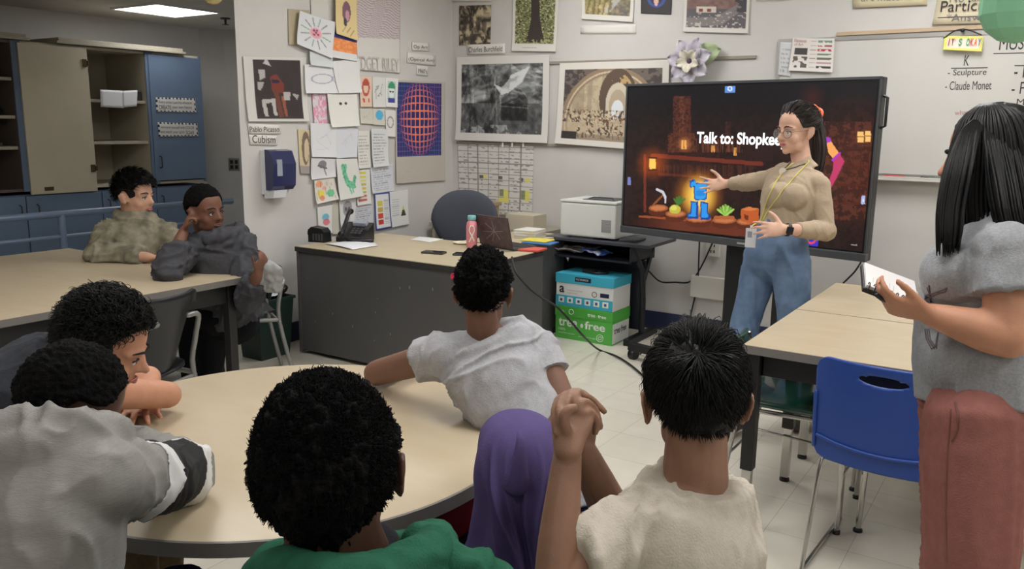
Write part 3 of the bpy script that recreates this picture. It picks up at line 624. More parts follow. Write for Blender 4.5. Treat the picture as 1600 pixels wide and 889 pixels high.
def dragon(x, y, c, a):
    c = c*np.array((222,222,216.)); g = (120,198,158)
    for p, q, w in (((.3,.2),(.35,.42),.085),((.35,.4),(.45,.62),.09),((.45,.62),(.68,.68),.09),((.68,.66),(.78,.48),.06),((.42,.18),(.36,.3),.06),((.5,.68),(.52,.86),.03),((.6,.7),(.62,.84),.03)): c = mix(c, mseg(x,y,*p,*q,w), g)
    return mix(c, (fbm(x,y,18,4)>.6)*(c[...,0]<150), (80,160,120))
def shapes(x, y, c, a):
    c = c*np.array((220,216,206.))
    for q, r, col in (((.25,.2),.16,(236,160,120)),((.6,.25),.14,(216,206,196)),((.28,.62),.17,(236,216,90)),((.72,.66),.18,(120,200,150)),((.3,.8),.12,(220,150,110)),((.45,.4),.1,(230,180,160))): c = mix(c, mell(x,y,*q,r,r*.9), col)
    for k in range(8): c = mix(c, mseg(x,y,.1+.1*k,.1,.05+.12*k,.95,.006)*.4, (110,96,80))
    return c
def colour_rows(x, y, c, a):
    c = c*np.array((222,222,218.))
    for i, q in enumerate(((214,204,80),(222,212,96),(228,220,110),(206,190,90),(226,200,70),(176,190,90),(214,120,80),(196,100,90))): c = mix(c, mrect(x,y,.1,.06+.11*i,.72,.12+.11*i), q)
    return c
def chart_b(x, y, c, a):
    c = c*np.array((226,226,226.)); c = mix(c, 1-mrect(x,y,.07,.04,.93,.96), (54,70,150))
    for i, q in enumerate(((216,206,90),(204,176,84),(206,84,66),(196,66,56))): c = mix(c, mrect(x,y,.18,.22+.17*i,.52,.36+.17*i), q)
    return mix(c, ((y*22)%1>.55)*(x>.6)*(x<.88)*(y>.2)*(y<.9)*.7, (150,150,156))
def chart_g(x, y, c, a):
    c = c*np.array((224,224,222.)); c = mix(c, ((y*16)%1>.6)*(x>.12)*(x<.5)*(y>.2)*(y<.7)*.5, (150,150,150)); c = mix(c, mpoly(x,y,[(.72,.42),(.58,.72),(.86,.72)]), (200,214,80)); return mix(c, mpoly(x,y,[(.66,.56),(.58,.72),(.86,.72),(.78,.56)]), (60,70,50))
def face_r(x, y, c, a): c = c*np.array((222,196,176.)); e = np.hypot((x-.5)/.26,(y-.36)/.24); c = mix(c, np.abs(e-1)<.22, (190,90,70)); c = mix(c, (y<.3)*(e<1), (176,80,60)); return mix(c, mrect(x,y,.2,.72,.8,.86)*(vnoise(x,y,12,2)>.45), (200,80,60))
def face_g(x, y, c, a): c = c*np.array((226,226,222.)); c = mix(c, mrect(x,y,.15,.12,.85,.85), (186,206,200)); c = mix(c, mell(x,y,.5,.45,.22,.25), (226,232,226)); c = mix(c, (y<.35)*mell(x,y,.5,.4,.3,.28), (70,150,110)); c = mix(c, mseg(x,y,.36,.46,.46,.46,.03)+mseg(x,y,.56,.46,.66,.46,.03), (40,40,60)); return mix(c, mrect(x,y,.2,.68,.8,.85), (70,70,150))
def blue_blob(x, y, c, a): return mix(c*np.array((206,202,190.)), mell(x,y,.55,.4,.3,.3), (86,176,214))
def pinkish(x, y, c, a): return mix(c*np.array((214,210,212.)), (fbm(x,y,7,3)>.52)*(y<.9), (222,150,176))
def skull(x, y, c, a): c = c*np.array((216,215,214.)); c = mix(c, mell(x,y,.5,.35,.28,.28)*.8, (140,138,142)); c = mix(c, mrect(x,y,.36,.5,.64,.78)*.7, (150,148,152)); return mix(c, mell(x,y,.4,.36,.07,.08)+mell(x,y,.6,.36,.07,.08)+mrect(x,y,.42,.64,.58,.67), (90,88,92))
def oldface(x, y, c, a): c = c*np.array((206,190,150.)); c = mix(c, mell(x,y,.62,.42,.34,.38), (120,104,92)); c = mix(c, mell(x,y,.7,.46,.22,.26), (206,186,156)); return mix(c, (y>.82)*.8, (150,140,150))
def two(x, y, c, a): c = c*np.array((224,224,220.)); return mix(c, mell(x,y,.35,.4,.2,.15)*(fbm(x,y,9,2)>.45), (90,170,200))*1.0 if False else mix(mix(c, mell(x,y,.55,.4,.25,.13)*.8, (96,176,206)), mell(x,y,.6,.58,.25,.12)*.8, (226,110,120))
def eyes(x, y, c, a): c = c*np.array((226,225,218.)); return mix(c, mell(x,y,.42,.3,.045,.05)+mell(x,y,.6,.29,.045,.045), (60,58,62))
def figure(x, y, c, a): c = c*np.array((214,212,214.)); c = mix(c, mell(x,y,.45,.3,.16,.2), (130,126,130)); return mix(c, mseg(x,y,.5,.4,.62,.85,.02)+mseg(x,y,.3,.35,.6,.5,.05), (110,108,112))
DR = [ # label, quad, painter, offset
 ('tan sheet half hidden behind the sunburst drawing', [(449,14),(482,16),(482,72),(450,70)], plain((176,164,136)), .004),
 ('plain white strip behind the portrait drawing, at the top edge', [(484,-8),(512,-6),(512,34),(485,30)], plain((206,204,196)), .006),
 ('sunburst drawing with a pink centre', [(463,17),(519,35),(513,92),(457,69)], sun, .030),
 ('yellowish portrait drawing cut by the top edge', [(518,-12),(551,-8),(552,64),(518,53)], portrait, .036),
 ('orange and blue banded drawing below the yellow portrait', [(517,50),(554,60),(553,96),(514,90)], bands, .022),
 ('pale crumpled drawing just below the sunburst', [(479,80),(516,84),(514,106),(480,102)], plain((206,210,210)), .026),
 ('pencil fish drawing below the sunburst', [(472,101),(527,100),(527,146),(473,146)], fish, .020),
 ('blank white sheet right of the fish drawing', [(514,96),(557,92),(560,145),(524,146)], plain((222,222,220)), .024),
 ('narrow pink drawing behind the sheet with two eyes', [(486,146),(510,146),(508,198),(490,200)], pinkish, .008),
 ('white pinned sheet with two small dark dots for eyes', [(507,146),(554,147),(557,197),(513,199)], eyes, .022),
 ('near blank sheet, left of the pair above the green dragon', [(482,192),(524,194),(522,246),(483,245)], doodle(4,(190,196,204),(218,219,222),4,.008), .016),
 ('near blank sheet, right of the pair above the green dragon', [(522,198),(558,199),(555,245),(523,248)], doodle(6,(186,186,190),(214,216,222),2,.01), .014),
 ('grey pencil figure sketch left of the green dragon', [(483,247),(524,248),(520,276),(482,281)], figure, .018),
 ('green dragon drawing low among the pinned sheets', [(520,248),(553,248),(562,306),(525,313)], dragon, .030),
 ('colourful round doodles sheet left of the dragon', [(487,281),(518,277),(525,311),(490,319)], shapes, .020),
 ('blue and red doodle sheet standing low beside the telephone', [(494,324),(517,320),(517,364),(496,366)], two, .010),
 ('tall pale strip behind the telephone', [(517,318),(528,316),(528,366),(518,366)], plain((200,196,182)), .006),
 ('grey pencil skull sketch above the telephone', [(527,312),(554,309),(552,354),(530,356)], skull, .014),
 ('old tan face print beside the towel dispenser', [(464,202),(484,203),(482,272),(468,271)], oldface, .006),
 ('red and cream face print in the top row of small cards', [(560,119),(580,120),(579,167),(561,167)], face_r, .010),
 ('pale card between the red face and the green mask', [(580,120),(600,121),(600,168),(580,168)], doodle(9,(130,136,132),(216,216,212),4,.02), .012),
 ('green mask card with a purple base', [(600,121),(620,123),(618,168),(600,167)], face_g, .014),
 ('faint pale card at the left of the blue shape row', [(561,170),(582,170),(581,194),(562,193)], doodle(12,(190,186,176),(206,202,188),3,.02), .006),
 ('card with a bright blue shape', [(581,169),(600,170),(600,196),(581,195)], blue_blob, .008),
 ('white card with a pencil smile beside the orb poster', [(600,172),(616,173),(615,214),(601,213)], lambda x,y,c,a: mix(c*np.array((222,220,216.)), (np.abs(np.hypot((x-.5)/.3,(y-.45)/.2)-1)<.15), (150,148,152)), .012),
 ('typed sheet left of the pair under the cards', [(556,204),(575,204),(577,262),(558,264)], lines(WH, 12, (160,160,164)), .012),
 ('typed sheet right of the pair under the cards', [(577,201),(603,202),(604,259),(579,262)], lines((216,217,218), 13, (150,152,158)), .016),
 ('sheet with yellow and red coloured rows', [(554,265),(576,265),(578,318),(556,322)], colour_rows, .010),
 ('small grid sheet of typed blocks under the typed pair', [(577,262),(612,256),(614,298),(580,303)], lines((212,214,220), 12, (150,154,164)), .008),
 ('blue-bordered chart with red and yellow squares', [(583,302),(606,300),(610,355),(585,360)], chart_b, .012),
 ('white chart with a green and black triangle', [(607,300),(636,296),(637,350),(609,356)], chart_g, .010),
 ('ruled note sheet right of the telephone', [(553,322),(581,318),(583,360),(554,366)], lines((206,207,212), 14, (140,142,150)), .006),
]
for lb, q, fn, off in DR:
    w = abs(q[1][0]-q[0][0]); h = abs(q[3][1]-q[0][1])
    pic('pinned_sheet', lb, 'drawing', q, 'l', fn, int(max(12,w*1.1)), int(max(14,h*1.1)), off, .012 if off > .015 else .006)
# towel dispenser
c = wallpt(425, 270, 'l', 0); t = thing('paper_towel_dispenser', 'navy and white towel dispenser on the wall left of the drawings', 'dispenser', c)
def sideprof(bm, pts, y0, y1, mi=0): prism(bm, [(WX+d, y0, z) for d, z in pts], (0, y1-y0, 0), mi)
zt, zb = c.z+.155, c.z-.14; yl, yr = c.y-.10, c.y+.10
bm = B(); sideprof(bm, [(.0,zt),(.06,zt),(.06,zb),(.0,zb)], yl+.005, yr); mk('housing', bm, mat('white_plastic', (222,222,224), .35), t)
bm = B(); sideprof(bm, [(.05,zt+.004),(.10,zt-.005),(.135,zt-.09),(.125,zb+.06),(.095,zb+.03),(.05,zb+.03)], yl, yr-.005); o = mk('cover', bm, mat('navy_plastic', (28,34,82), .25, coat=.4), t)
bm = B(); sideprof(bm, [(.02,zb+.03),(.12,zb+.03),(.105,zb-.02),(.02,zb-.03)], yl+.01, yl+.12); mk('outlet_lip', bm, mat('white_plastic'), t)
bm = B(); box(bm, (WX+.118,yl+.03,zt-.17), (WX+.136,yl+.075,zt-.06), .004); mk('window', bm, mat('grey_glass', (150,156,168), .15), o)
# signs on the tall cabinet door and taped papers
for (q, l1, l2, b2, lb) in (([(243,152),(305,154),(307,176),(244,175)], "Every artist I just try whatever", ('CREATE',' your own history'), 0, 'upper black-and-white motto sign on the blue cabinet door'),
                            ([(246,191),(308,193),(310,213),(248,214)], "surround yourself with COLOR", ('and watch your spirit ','SOAR'), 1, 'lower black-and-white motto sign on the blue cabinet door')):
    def sg(x, y, c, a):
        c = c*np.array((214,212,206.)); e = (x<.035)|(x>.965)|(y<.12)|(y>.88); return mix(c, e*((np.floor(x*22)+np.floor(y*6))%2 > .5), (30,34,52))
    o = pic('motto_sign', lb, 'sign', q, 'k', sg, 60, 24, .002)
    x0, y0 = q[0]; wtext(o, l1, x0+5, y0+10.5, x0+57, y0+12, 'k', .0045, .03)
    wtext(o, l2[0], x0+5, y0+18.5, x0+(24 if not b2 else 42), y0+19, 'k', .0045, .034, bold=.004 if not b2 else 0); wtext(o, l2[1], x0+(26 if not b2 else 44), y0+19, x0+57, y0+19.5, 'k', .0045, .034, bold=.004 if b2 else 0)
for q, lb, of in (([(156,140),(193,142),(193,169),(157,167)], 'left of two white papers taped to the shelf edge', 0), ([(191,142),(214,141),(213,166),(192,168)], 'right of two white papers taped to the shelf edge', .003)):
    pic('taped_paper', lb, 'paper', q, 'k', plain((212,212,214)), 8, 8, .004+of)
# lanterns hung from the ceiling
def lantern(c, r, m, lb, seg=12, zc=CZ):
    t = thing('paper_lantern', lb, 'lantern', c); bm = B(); g = bmesh.ops.create_uvsphere(bm, u_segments=seg, v_segments=7, radius=r); bmesh.ops.translate(bm, vec=c, verts=g['verts'])
    mk('shade', bm, m, t); bm = B(); tube(bm, [c+V((0,0,r*.97)), V((c.x,c.y,zc))], .002, 6); mk('string', bm, ink, t)
lantern(at(1592,10,3.4), .148, mat('green_paper', (128,188,150), .6, var=.04, vscale=6), 'faceted green paper lantern at the top right corner')
p = at(332,-10,4.3); lantern(p, .055, mat('tan_paper', (206,184,130), .6), 'small tan paper lantern at the top edge beside the ceiling panel', 8)
# small wall fittings on the back wall
t = thing('wall_outlet', 'small white outlet box on the wall under the screen', 'outlet', onY(1115,388,WY)); M = frameM(onY(1115,388,WY-.012), (1,0,0), (0,1,0), (0,0,1))
wp = mat('beige_plastic', (206,202,194), .5); bm = B(); box(bm, (-.05,-.02,-.06), (.05,.012,.06), .004, M); mk('plate', bm, wp, t)
bm = B(); [box(bm, (x-.004,-.022,z-.01), (x+.004,-.019,z+.01), 0, M) for x in (-.012,.012) for z in (-.022,.022)]; mk('socket', bm, blk, t)
p0, p1 = onY(1080,430,WY-.04), onY(1132,470,WY-.04); bm = B(); box(bm, (p0.x,WY-.05,p1.z), (p1.x,WY,p0.z), .004); tag(mk('junction_box', bm, wp), 'pale rectangular wall box low behind the screen stand', 'wall box')
p = onX(367,257,WX)
# ================================================================= TV, cart, printer
TVC = V((-1.66, 5.05, 1.33)); ta = -.21; TX = V((math.cos(ta), math.sin(ta), 0)); TN = V((math.sin(ta), -math.cos(ta), 0)); TW, TH = 1.70, 1.00
TM = frameM(TVC, TX, -TN, Z)   # local: x right, y into the screen, z up
dk = mat('dark_bezel', (30,31,34), .35); dgr = mat('grey_bezel', (84,86,90), .4, .3)
t = thing('smart_screen', 'large dark wall-size display on a rolling stand showing a shop scene', 'display', (TVC.x, TVC.y, 0))
bm = B(); box(bm, (-TW/2,.0,-TH/2), (TW/2,.07,TH/2), .008, TM); box(bm, (-.5,.07,-.35), (.5,.11,.35), .01, TM); mk('housing', bm, dk, t)
bm = B(); box(bm, (-TW/2-.002,-.012,-TH/2-.002), (TW/2+.002,.03,-TH/2+.045), .006, TM); o = mk('lower_bar', bm, dgr, t)
bm = B(); [box(bm, (x,-.016,-TH/2+.016), (x+.06,-.012,-TH/2+.026), 0, TM) for x in (0.06,)]; mk('button_strip', bm, mat('pale_mark', (170,170,172), .5), o)
bm = B(); box(bm, (-TW/2,-.006,TH/2-.014), (TW/2,.0,TH/2+.001), .001, TM); box(bm, (-TW/2,-.006,-TH/2+.04), (-TW/2+.012,0,TH/2), .001, TM); box(bm, (TW/2-.012,-.006,-TH/2+.04), (TW/2,0,TH/2), .001, TM); mk('bezel_trim', bm, dgr, t)
bm = B(); tube(bm, [TM@V((TW/2,.035,.40)),TM@V((TW/2+.022,.035,.39)),TM@V((TW/2+.022,.035,.24)),TM@V((TW/2,.035,.23))], .008, 8); mk('side_handle', bm, blk, t)
# picture on the screen: drawn in the photograph's plane coordinates mapped on the panel
SW, SH = 1.655, .915; SZ = .012
def sproj(P):
    v = P-CAM; w = v.dot(FW); return np.array((CX+FPX*v.dot(RT)/w, CY-FPX*v.dot(UP)/w))
nx, ny = 400, 224
us = (np.linspace(0,1,nx)-.5)*SW; vs = (.5-np.linspace(0,1,ny))*SH+SZ
P = np.array(TVC)[None,None]+us[None,:,None]*np.array(TX)+vs[:,None,None]*np.array((0,0,1.))+np.array(TN)*.003
cc = [sproj(TVC+TX*(a*SW/2)+Z*(SZ+b*SH/2)) for a, b in ((-1,1),(1,1),(1,-1),(-1,-1))]
A = []; rhs = []
for (u, v), (x, y) in zip(((0,0),(1,0),(1,1),(0,1)), cc): A += [[u,v,1,0,0,0,-u*x,-v*x],[0,0,0,u,v,1,-u*y,-v*y]]; rhs += [x, y]
h = np.linalg.solve(np.array(A), np.array(rhs)); U, Vv = np.meshgrid(np.linspace(0,1,nx), np.linspace(0,1,ny)); w = h[6]*U+h[7]*Vv+1; x = (h[0]*U+h[1]*Vv+h[2])/w; y = (h[3]*U+h[4]*Vv+h[5])/w
c = np.ones((ny,nx,3))*np.array((22,19,24.)); c = mix(c, np.clip((y-150)/80,0,1)*.8, (44,24,20)); n = fbm(x/40,y/40,6,3)
c = mix(c, mell(x,y,1065,290,100,120,1)*.55, (66,32,24)); c = mix(c, mell(x,y,1335,250,70,130,1)*.9, (84,42,32)); c = mix(c, mell(x,y,1160,250,130,90,1)*.3, (60,32,30))
c = mix(c, (n>.55)*.35*((y>160)), (16,10,12)); c = mix(c, (y<160)*1.*np.clip((160-y)/40,0,1)*.85, (20,20,26))
for (x0,x1,y0,y1,q) in ((1052,1080,150,238,(88,44,32)),(1062,1070,150,238,(108,58,42)),(1134,1142,190,238,(66,36,30)),(1044,1086,208,238,(96,50,34))): c = mix(c, mrect(x,y,x0,y0,x1,y1)*(.35+.65*(fbm(x/20,y/20,8,5)>.45)), q)
for (a,b,w_) in (((1020,243),(1190,256),3.2),((1008,243),(1008,330),2)): c = mix(c, mseg(x,y,*a,*b,w_), (112,46,32))
c = mix(c, mseg(x,y,1030,272,1190,282,1.6), (86,38,26)); c = mix(c, ((vnoise(x/9,y*0,8,4)>.55)&(y>216)&(y<238)&(x>1086)&(x<1160))*.5, (150,84,50)); c = mix(c, ((vnoise(x/7,y*0,7,9)>.5)&(y>258)&(y<276)&(x>1030)&(x<1180))*.4, (110,56,40))
for (cx_,cy_,r,q) in ((1070,225,13,(250,160,80)),(1020,256,30,(230,100,30)),(1350,216,16,(200,120,60)),(1115,232,8,(200,110,60))): c = mix(c, mell(x,y,cx_,cy_,r,r,1)*.75, q)
for (x0,y0,x1,y1) in ((1065,219,1073,233),(1112,227,1117,238),(1147,231,1151,243)): c = mix(c, mrect(x,y,x0,y0,x1,y1)*.9, (246,178,96)); c = mix(c, mrect(x,y,(x0+x1)/2-.5,y0,(x0+x1)/2+.5,y1), (120,60,30))
c = mix(c, mrect(x,y,1015,247,1025,265), (255,208,96)); c = mix(c, mrect(x,y,1013,245,1027,248)+mrect(x,y,1013,264,1027,267), (90,40,24))
# right hand side: brick and lit windows
k = mrect(x,y,1288,190,1362,345); c = mix(c, k*((np.abs((y/9)%1-.5)>.4)|(np.abs((x/14+np.floor(y/9)*.5)%1-.5)>.44))*.7, (60,26,20)); c = mix(c, k*(n>.52)*.6, (116,60,44))
for (x0,y0,x1,y1) in ((1340,206,1350,222),(1352,205,1361,221)): c = mix(c, mrect(x,y,x0,y0,x1,y1), (250,196,116)); c = mix(c, mrect(x,y,x0,(y0+y1)/2-.6,x1,(y0+y1)/2+.6), (120,60,36))
for i in range(3): c = mix(c, mseg(x,y,1298,258+30*i,1362,262+28*i,1.6), (84,36,24))
for i in range(5): c = mix(c, mseg(x,y,1310+12*i,225,1308+12*i,320,.8)*.8, (76,34,24))
# counter and wooden bases
c = mix(c, mpoly(x,y,[(985,335),(1225,352),(1225,382),(985,356)])*np.clip((x-985)/70,0,1), (104,50,34)); c = mix(c, mseg(x,y,1000,338,1220,354,1.6)*.8, (176,88,52)); c = mix(c, mpoly(x,y,[(985,352),(1225,376),(1225,400),(985,372)]), (34,18,16))
c = mix(c, mell(x,y,1092,306,42,46,.8), (226,140,40)); c = mix(c, mell(x,y,1093,306,30,36,.7), (255,214,96))
for (cx_,cy_,rx) in ((1029,327,15),(1056,336,16),(1092,344,20),(1132,346,19),(1166,348,15)):
    c = mix(c, mell(x,y,cx_,cy_+4,rx,7)+mrect(x,y,cx_-rx,cy_-2,cx_+rx,cy_+4), (92,42,26)); c = mix(c, mell(x,y,cx_,cy_-2,rx,5.5), (166,92,54)); c = mix(c, mell(x,y,cx_,cy_-2,rx*.78,3.6), (196,122,76))
# blue tunic and boots in blocky pixels
X2, Y2 = np.floor(x/1.7)*1.7, np.floor(y/1.7)*1.7
for q, col in (([(1076,283),(1084,279),(1088,284),(1098,284),(1102,279),(1112,284),(1109,294),(1105,292),(1105,308),(1102,312),(1086,312),(1083,308),(1083,292),(1078,293)], (30,80,160)), ([(1078,285),(1085,281),(1088,287),(1098,287),(1102,281),(1110,286),(1107,291),(1103,290),(1103,307),(1100,310),(1087,310),(1085,307),(1085,290),(1080,291)], (52,160,236)), ([(1088,296),(1100,296),(1100,306),(1088,306)], (40,136,220)),
               ([(1079,313),(1090,314),(1090,341),(1073,340),(1073,333),(1078,331)], (24,70,150)), ([(1094,314),(1106,315),(1106,332),(1109,336),(1108,343),(1094,342)], (24,70,150)), ([(1081,315),(1088,316),(1088,338),(1076,338),(1076,334),(1081,332)], (50,150,232)), ([(1096,316),(1104,317),(1104,333),(1107,337),(1106,340),(1096,339)], (50,150,232))): c = mix(c, mpoly(X2,Y2,q), col)
# pickaxe, pineapple, plant, crate
c = mix(c, mseg(x,y,1021,320,1037,304,1.4), (140,84,50)); c = mix(c, mseg(x,y,1027,296,1036,300,2)+mseg(x,y,1036,300,1040,308,2)+mseg(x,y,1040,308,1040,316,1.4), (206,206,214))
c = mix(c, mell(x,y,1055,327,9,7), (196,190,70)); c = mix(c, mell(x,y,1053,325,5,4), (222,216,100))
for k in range(5): c = mix(c, mseg(x,y,1060,320,1054+4*k,307+abs(k-2)*2,1.5), (70,120,50))
for k in range(7): c = mix(c, mseg(x,y,1134,337,1122+4*k,320+abs(k-3)*2.5,1.7), (116,176,70) if k%2 else (170,206,96))
for k in range(5): c = mix(c, mell(x,y,1120+6*k,340,4,3.2), (178,98,56))
c = mix(c, mpoly(x,y,[(1158,327),(1170,323),(1186,326),(1186,345),(1172,349),(1158,345)]), (190,92,44)); c = mix(c, mpoly(x,y,[(1158,327),(1170,323),(1186,326),(1173,330)]), (216,124,66)); c = mix(c, mpoly(X2,Y2,[(1162,334),(1168,336),(1168,343),(1162,341)]), (110,48,26))
# bright costume shapes behind the presenter
c = mix(c, mpoly(x,y,[(1289,214),(1297,215),(1300,222),(1292,227)]), (168,66,196)); c = mix(c, mpoly(x,y,[(1292,224),(1299,221),(1312,240),(1303,249),(1295,240)]), (250,170,96)); c = mix(c, mseg(x,y,1302,250,1312,240,2.2), (176,60,190))
c = mix(c, mpoly(x,y,[(1303,251),(1313,241),(1320,252),(1309,275),(1300,292),(1295,284),(1302,265)]), (196,60,104)); c = mix(c, mell(x,y,1270,152,24,26,1)*.5, (110,40,34))
c = mix(c, mpoly(x,y,[(1260,340),(1266,338),(1280,372),(1278,386),(1262,386)]), (60,52,190)); c = mix(c, (np.abs(np.hypot(x-1268,y-374)-6)<1.5), (232,70,90)); c = mix(c, mrect(x,y,1264,340,1268,346), (90,70,220))
# small interface marks
for (x0,y0,x1,y1,q) in ((1133,132,1149,145,(96,150,222)),(981,277,986,289,(120,130,190)),(1346,306,1352,319,(170,186,230))): c = mix(c, mrect(x,y,x0,y0,x1,y1), q)
c = mix(c, (np.abs(np.hypot(x-1141,y-138.5)-3)<1), (225,235,250)); c = mix(c, mrect(x,y,1348,310,1350,315), (240,245,250)); c = mix(c, mrect(x,y,1330,382,1340,383.2), (170,170,176))
scr = sheet('screen', P, ny, nx, c, attr_mat('screen_glow', 1.0, .25), t, thick=0)
def tvp(px, py, off=.006):
    d = ray(px, py); p = CAM + d*((TVC-CAM).dot(TN)/d.dot(TN)); return p + TN*off
a, b = tvp(1089,228), tvp(1250,240); ex = b-a; ex.z = ex.z; wd = ex.length
text('caption', 'Talk to: Shopkeeper', a-TX*0-Z*.004, TX, Z, wd*.995, mat('caption_white', (250,250,255), .5, emit=1.1), scr, .093, bold=.022)
# stand
st = mat('stand_black', (26,27,30), .45)
bm = B(); box(bm, (-.09,.12,-1.24), (.05,.17,.3), .004, TM); box(bm, (-.09,.12,-.2), (.39,.165,-.1), .004, TM); box(bm, (.25,.12,-1.24), (.39,.17,.3), .004, TM); mk('column', bm, st, t)
for x in (-.1, .3):
    pass
bm = B(); q0 = onz(990,545,.07); foot = TM.inverted()@q0
box(bm, (foot.x-.03,foot.y-.03,-1.27), (.62,foot.y+.03,-1.22), .006, TM); box(bm, (foot.x+.35,foot.y,-1.27), (foot.x+.41,.5,-1.22), .006, TM); box(bm, (.5,foot.y,-1.27), (.56,.5,-1.22), .006, TM); mk('stand_base', bm, st, t)
for (x, y) in ((foot.x+.0,foot.y), (.6,foot.y), (foot.x+.38,.5), (.53,.5)):
    w = B(); q = TM@V((x,y,-1.33+.035)); 
    tube(w, [q-TX*.022+V((0,0,.0)), q+TX*.022], .038, 16, cap='flat'); box(w, q+V((-.012,-.012,0)), q+V((.012,.012,.07))); mk('caster', w, blk, t)
# cables
def cable(lb, pts, r=.006, m=None): bm = B(); tube(bm, pts, r, 8, sub=6); tag(mk('cable', bm, m or mat('cable_black', (20,20,22), .5)), lb, 'cable')
wb = lambda px, py, o=.02: onY(px, py, WY-o)
cable('black cable looping on the wall from the printer desk to the screen', [wb(1003,412,.12),wb(1015,425,.05),wb(1032,440,.03),wb(1055,441,.03),wb(1078,440,.03),wb(1095,418,.03),wb(1113,380,.05)])
cable('black cable hanging straight down behind the screen to the floor', [wb(1093,375,.1),wb(1092,400,.04),wb(1090,440,.03),wb(1082,480,.03),wb(1076,505,.03)])
cable('short black cable under the right corner of the screen', [wb(1345,410,.1),wb(1335,425,.04),wb(1318,442,.04)])
cable('long black cable running from the desk across the floor', [onz(800,402,.752),at(806,425,4.95),at(825,448,4.95),at(845,464,4.95),at(868,478,4.95),at(890,500,5.0),at(912,526,5.1),onz(935,546,.02),onz(962,556,.012),onz(985,570,.012),onz(1008,590,.012),onz(1040,620,.012)], .007)
cable('small coil of black cable on the floor beside the caster', [onz(1000,553,.008),onz(1012,548,.05),onz(1022,556,.008),onz(1010,562,.008),onz(1003,572,.008),onz(1012,582,.008),onz(1030,570,.008)], .006)
# printer desk
CYF = 5.26; dm = mat('navy_black_laminate', (30,32,42), .5); met = mat('black_frame_metal', (34,35,40), .4, .3)
pl, pr = onY(850,372,CYF), onY(1014,378,CYF); DZ = .745
t = thing('printer_desk', 'black metal computer desk holding the white printer', 'desk', ((pl.x+pr.x)/2, CYF+.2, 0))
x0, x1 = pl.x, pr.x; y0, y1 = CYF, CYF+.5
bm = B(); box(bm, (x0,y0,DZ-.025), (x1,y1,DZ), .006); o = mk('desk_top', bm, mat('grey_black_laminate', (64,66,74), .35), t)
bm = B(); box(bm, (x0+.04,y0+.03,DZ-.15), (x1-.14,y0+.42,DZ-.135), .003); box(bm, (x0+.04,y0+.42,DZ-.15), (x1-.14,y0+.435,DZ-.03)); box(bm, (x0+.04,y0+.03,DZ-.15), (x0+.055,y0+.42,DZ-.03)); box(bm, (x1-.155,y0+.03,DZ-.15), (x1-.14,y0+.42,DZ-.03)); mk('shelf', bm, dm, t)
for x in (x0+.05, x1-.15):
    bm = B(); tube(bm, [(x,y0+.06,DZ-.03),(x,y0+.24,DZ-.22),(x,y0+.28,.3),(x,y0+.28,.05)], .022, 10); tube(bm, [(x,y1-.06,DZ-.03),(x,y0+.28,DZ-.3)], .018, 10); mk('leg', bm, met, t)
    bm = B(); box(bm, (x-.025,y0+.02,.0), (x+.025,y1+.02,.05), .005); mk('foot', bm, met, t)
bm = B(); box(bm, (x0+.05,y0+.30,.06), (x1-.15,y0+.32,DZ-.16), .002); mk('back_panel', bm, dm, t)
PX0 = onY(876,366,CYF+.06).x; PX1 = onY(962,370,CYF+.06).x; py0, py1 = CYF+.05, CYF+.45
t = thing('printer', 'white box printer with a grey vent, standing left of the screen', 'printer', ((PX0+PX1)/2, CYF+.25, DZ))
bw = mat('printer_white', (214,216,212), .4); bm = B(); box(bm, (PX0,py0,DZ+.012), (PX1,py1,DZ+.255), .012); mk('body', bm, bw, t)
bm = B(); box(bm, (PX0-.003,py0-.003,DZ+.258), (PX1+.003,py1+.002,DZ+.275), .006); mk('lid', bm, bw, t)
bm = B(); box(bm, (PX0+.14,py0+.08,DZ+.275), (PX1-.05,py1-.06,DZ+.279), .001); tube(bm, [(PX0+.17,py0+.12,DZ+.282),(PX0+.2,py0+.14,DZ+.292),(PX1-.1,py0+.14,DZ+.292),(PX1-.08,py0+.12,DZ+.282)], .004, 6); mk('output_tray', bm, mat('dark_grey_plastic', (66,68,70), .5), t)
bm = B(); vx = PX1-.11
for i in range(8): box(bm, (vx,py0-.004,DZ+.06+i*.011), (vx+.075,py0,DZ+.067+i*.011))
for i in range(8): box(bm, (vx+i*.01,py0-.003,DZ+.058), (vx+.003+i*.01,py0,DZ+.147))
mk('vent', bm, mat('vent_grey', (150,152,150), .5), t)
bm = B(); box(bm, (PX0+.1,py0+.01,DZ), (PX0+.27,py1-.02,DZ+.014)); mk('base_slot', bm, mat('dark_grey_plastic'), t)
bm = B(); box(bm, (PX1+.02,py0+.02,DZ+.002), (PX1+.15,py0+.2,DZ+.018), .004); 
for i in range(4): box(bm, (PX1+.03+.03*i,py0+.03,DZ+.018), (PX1+.05+.03*i,py0+.18,DZ+.021), .001)
tag(mk('letter_tray', bm, mat('dark_grey_plastic')), 'small black tray on the desk just right of the printer', 'tray')
